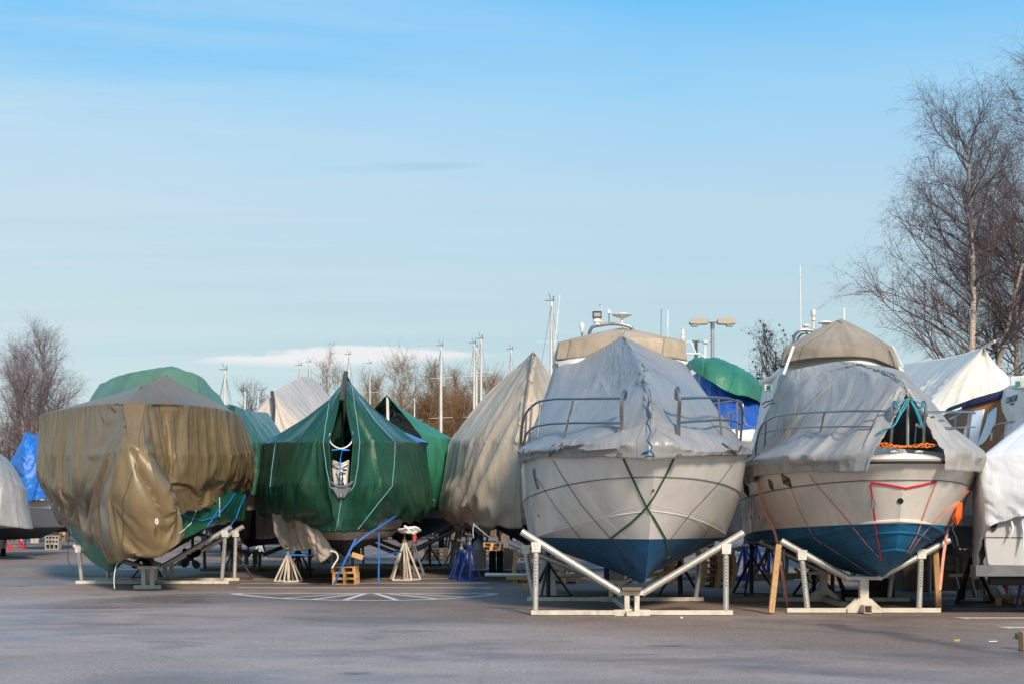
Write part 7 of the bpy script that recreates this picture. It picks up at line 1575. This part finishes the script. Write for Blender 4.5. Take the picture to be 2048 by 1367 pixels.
for i, (px, py, sdv, l) in enumerate(((655, 752, 51, 'tiny far bare tree left of the green tent tip'), (628, 740, 52, 'tiny far bare tree behind the pale ridge peak'), (528, 792, 53, 'far bare tree left of the pale ridge tarpaulin'), (505, 812, 54, 'low far bare tree above the dark green ridge'))):
    Y = 128; q = W(px, py, Y); tree('bare_tree', l, (q.x, Y, 0), q.z, sdv, 3, .22, 'brown_bark', 'twig_brown' if i < 2 else 'twig', up=1.4, droop=-.1, nb=16, twigs=14, r0=.14, start=.2, group=ct, tw_len=1.2, fan=.10, sub=7, tr=.012)
# low scrub along the far side of the yard
rg = random.Random(3); hm = MB()
for k in range(5200):
    x = rg.uniform(-75, 75); y = 118 + rg.uniform(-2.5, 2.5); h = rg.uniform(1.0, 3.4); p = Vector((x, y, 0)); d = Vector((rg.gauss(0, .3), rg.gauss(0, .3), 1)) * h
    hm.tube([p, p + d * .5 + Vector((rg.gauss(0, .1), 0, 0)), p + d], [.035, .025, .01], 3, False)
    for j in range(2):
        q = p + d * rg.uniform(.3, .8); hm.tube([q, q + Vector((rg.gauss(0, .5), rg.gauss(0, .3), rg.uniform(.2, .8)))], [.02, .008], 3, False)
tag(hm.build('scrub', M['hedge'], smooth=0), kind='stuff', label='low leafless scrub along the far side of the yard', cat='scrub')
# ---- yard clutter under and behind the boats
q = G(1437, 1173)
pallets(6, (q.x, q.y + .5, 0), 1.57, ['%s pallet in the orange stack right of the centre cruiser' % o for o in ('lowest', 'second lowest', 'third lowest', 'third highest', 'second highest', 'topmost')], 'orange pallet stack right of the centre cruiser')
q = G(1366, 1168); pallets(4, (q.x, q.y + 3.5, 0), 1.5, ['%s pallet in the shaded stack behind the centre cruiser' % o for o in ('lowest', 'second', 'third', 'topmost')], 'shaded pallet stack behind the centre cruiser')
q = G(1126, 1164); pallets(3, (q.x, q.y, 0), 1.52, ['%s pallet in the short stack behind the left cradle post' % o for o in ('lowest', 'middle', 'topmost')], 'short pallet stack behind the left cradle post')
q = G(1058, 1166); pallets(6, (q.x, q.y + .8, 0), 1.57, ['%s pallet in the narrow stack left of the cradle post' % o for o in ('lowest', 'second lowest', 'third lowest', 'third highest', 'second highest', 'topmost')], 'narrow pallet stack left of the cradle post', (.6, 1))
def yard(name, mb, m, label, cat, group=None, bevel=.004): return tag(mb.build(name, M[m], bevel=bevel), label, cat, group)
yard('metal_rail', MB().tube([W(970, 1148, 31.5), W(1168, 1150, 31.5)], .04, 10), 'pale_galv', 'long bright metal rail lying level behind the left cradle post', 'rail', bevel=0)
yard('timber_beam', MB().bar(W(1012, 1154, 36), W(1080, 1155, 36), .1, .10), 'lumber', 'timber beam below the long bright metal rail', 'beam')
yard('timber_block', MB().box(W(1041, 1159, 36.2), (.22, .2, .12)), 'lumber', 'timber block under the beam below the metal rail', 'block')
yard('timber_block', MB().box(G(1052, 1178) + Vector((0, 0, .07)), (.16, .3, .14)), 'pallet_wood', 'small block on the ground beside the leaning cradle post', 'block')
for k, x in enumerate((985, 1000)): yard('plastic_crate', MB().box(G(x, 1146) + Vector((0, 0, .34)), (.20, .3, .66)), 'rubber', ('left', 'right')[k] + ' black crate pillar between blue stands and pallets', 'crate', 'black crate pillars', .02)
for k, (x, w_) in enumerate(((960, .38), (1017, .30))): yard('sheet_panel', MB().box(G(x, 1140) + Vector((0, 0, .38)), (w_, .04, .66)), 'galv', ('left', 'right')[k] + ' grey metal panel beside the black crate pillars', 'panel', 'grey metal panels')
yard('ribbed_panel', MB().prism([(-.17, 0), (.25, 0), (.12, 1.25), (-.05, 1.25)], -.03, .03, Matrix.Translation(W(1090, 1196, 29.5))), 'pale_galv', 'pale ribbed panel leaning behind the left cradle post', 'panel')
yard('jerry_can', MB().lathe(W(956, 1091, 40), [(.12, -.16), (.15, -.12), (.15, .08), (.1, .16), (.04, .18), (.04, .22)], 14), 'plastic_blue', 'pale blue plastic can hanging behind the blue stands', 'can', bevel=0)
trestle(G(1097, 1197) + Vector((0, .3, 0)), 1.0, 'black_steel', 'black tripod stand behind the left post of the centre cradle', 'black tripod stands', .5, .2)
trestle(G(1360, 1196), 1.05, 'black_steel', 'black tripod stand right of the keel of the centre cruiser', 'black tripod stands', .5, .5)
trestle(G(1503, 1190), 1.15, 'black_steel', 'black tripod stand between the two cruisers', 'black tripod stands', .55, .1)
trestle(G(1628, 1194), .95, 'black_steel', 'black tripod stand under the keel of the right cruiser', 'black tripod stands', .5, .3)
trestle(G(1665, 1186), .95, 'grey_steel', 'grey tripod stand deep under the right cruiser', 'black tripod stands', .5, .9)
for k, (x, y) in enumerate(((1489, 1160), (1512, 1158), (1538, 1156))): jack_stand(G(x, y), 1.15, .026, 'blue_steel', '%s blue jack stand between the cruisers' % ('left', 'middle', 'right')[k], 'blue jack stands between the cruisers', 5, .36, 'galv', .3 * k)
yard('packing_board', MB().box(G(1495, 1203) + Vector((0, 0, .05)), (1.0, .3, .1)), 'old_wood', 'dark board under the tripod stand between the cruisers', 'board', 'packing boards under stands')
yard('timber_beam', MB().bar(W(1512, 1152, 33), W(1618, 1150, 33.4), .05, .14), 'lumber', 'level orange plank behind the left prop of right cruiser', 'beam')
yard('leaning_plank', MB().bar(W(1488, 1172, 31), W(1538, 1098, 31.2), .05, .17, (0, 1, 0)), 'lumber', 'diagonal plank leaning between the cruisers', 'plank', 'leaning planks')
yard('leaning_plank', MB().bar(W(1589, 1135, 33), W(1622, 1164, 33), .05, .17, (0, 1, 0)), 'lumber', 'short plank slanting down to the right under the right cruiser', 'plank', 'leaning planks')
yard('wood_wedge', MB().prism([(-.35, 0), (.3, .04), (.34, .3), (.25, .32), (.16, .14)], -.05, .05, Matrix.Translation(W(1317, 1153, 28.5))), 'lumber', 'orange wooden wedge right of the centre keel', 'wedge')
yard('wood_wedge', MB().box(W(1342, 1161, 28), (.12, .1, .14), Matrix.Rotation(.6, 3, 'Y')), 'lumber', 'small wooden block hanging from the right cradle pipe', 'block')
yard('keel_block', MB().box(G(1238, 1190) + Vector((0, .6, .35)), (.3, .3, .7)), 'cream_steel', 'pale support block far under the centre keel', 'block')
yard('keel_block', MB().box(G(1215, 1180) + Vector((0, 0, .4)), (.15, .3, .35)), 'blue_steel', 'dark blue block far under the centre keel', 'block')
for k, (x, y, w_, h_, m) in enumerate(((1725, 1200, .75, .22, 'rubber'), (1760, 1197, .5, .42, 'rubber'))): yard('rubber_block', MB().box(G(x, y) + Vector((0, 0, h_ / 2)), (w_, .4, h_)), m, ('low wide', 'taller')[k] + ' black block on the ground behind the right keel post', 'block', 'black rubber blocks')
for k, (x0, x1, y, h_) in enumerate(((1806, 1862, 1182, 1.0), (1868, 1918, 1181, 1.05), (1922, 1965, 1178, .85), (1640, 1690, 1160, .8))):
    q0, q1 = G(x0, y), G(x1, y); bx = thing('wooden_crate', (q0 + q1) / 2, ('large wooden crate left of the right prop', 'large wooden crate right of the right prop', 'large wooden crate behind the black trailer legs', 'wooden crate deep under the right cruiser')[k], 'crate', 'large wooden crates')
    c = (q0 + q1) / 2 + Vector((0, .6, 0)); w_ = (q1 - q0).length
    MB().box(c + Vector((0, 0, h_ / 2)), (w_, 1.2, h_)).build('panels', M['dark_ply'], bx, 0)
    MB().box(c + Vector((0, -.615, h_ * .5)), (w_ + .02, .03, .09)).build('batten', M['old_wood'], bx, 0)
    for sx in (-1, 1): MB().box(c + Vector((sx * (w_ / 2 - .05), -.62, h_ * .5)), (.09, .035, h_)).build('batten', M['old_wood'], bx, 0)
yard('marker_post', MB().tube([G(1861, 1188), G(1861, 1188) + Vector((0, 0, 1.1)), G(1861, 1188) + Vector((.1, 0, 1.12))], .02, 6), 'white_paint', 'thin white post before the wooden crates', 'post', bevel=0)
yard('timber_beam', MB().bar(G(1865, 1187) + Vector((0, 0, .04)), G(1912, 1187) + Vector((0, 0, .04)), .07, .06), 'white_paint', 'pale rail on the ground before the wooden crates', 'rail')
yard('red_bucket', MB().lathe(G(2006, 1187), [(.10, 0), (.13, .22), (.12, .22), (.1, .04)], 14), 'red_plastic', 'red bucket on the ground behind the trailer', 'bucket', bevel=0)
for k, (x0, y0, x1, y1) in enumerate(((2008, 1192, 1998, 1170), (2032, 1190, 2022, 1168))): yard('white_post', MB().bar(G(x0, y0) + Vector((0, 0, .02)), W(x1, y1, 30.5), .09, .09), 'white_paint', ('left', 'right')[k] + ' leaning white post behind the trailer', 'post', 'leaning white posts')
for k, (x, y, m) in enumerate(((1450, 1140, 'grey_steel'), (905, 1138, 'galv'), (860, 1132, 'old_wood'), (640, 1128, 'grey_steel'), (520, 1120, 'white_paint'))):
    trestle(G(x, y), .9, m, ('grey stand behind the orange pallet stack', 'pale stand left of the blue jack stands', 'brown stand under the bright green tent boat', 'grey stand far behind the left pale jack stand', 'white stand far behind the upright plank block')[k], 'far tripod stands', .45, .3 * k)
q = G(640, 1126); pallets(3, (q.x + .3, q.y + 2, 0), 1.5, ['%s pallet far behind the left pale jack stand' % o for o in ('lowest', 'middle', 'topmost')], 'pallets far behind the left pale jack stand')
q = G(872, 1118); pallets(3, (q.x, q.y, 0), 1.5, ['%s pallet far under the bright green tent boat' % o for o in ('lowest', 'middle', 'topmost')], 'pallets far under the bright green tent boat')
q = G(985, 1112); pallets(4, (q.x, q.y, 0), 1.5, ['%s pallet far behind the black crate pillars' % o for o in ('lowest', 'second', 'third', 'topmost')], 'pallets far behind the black crate pillars')
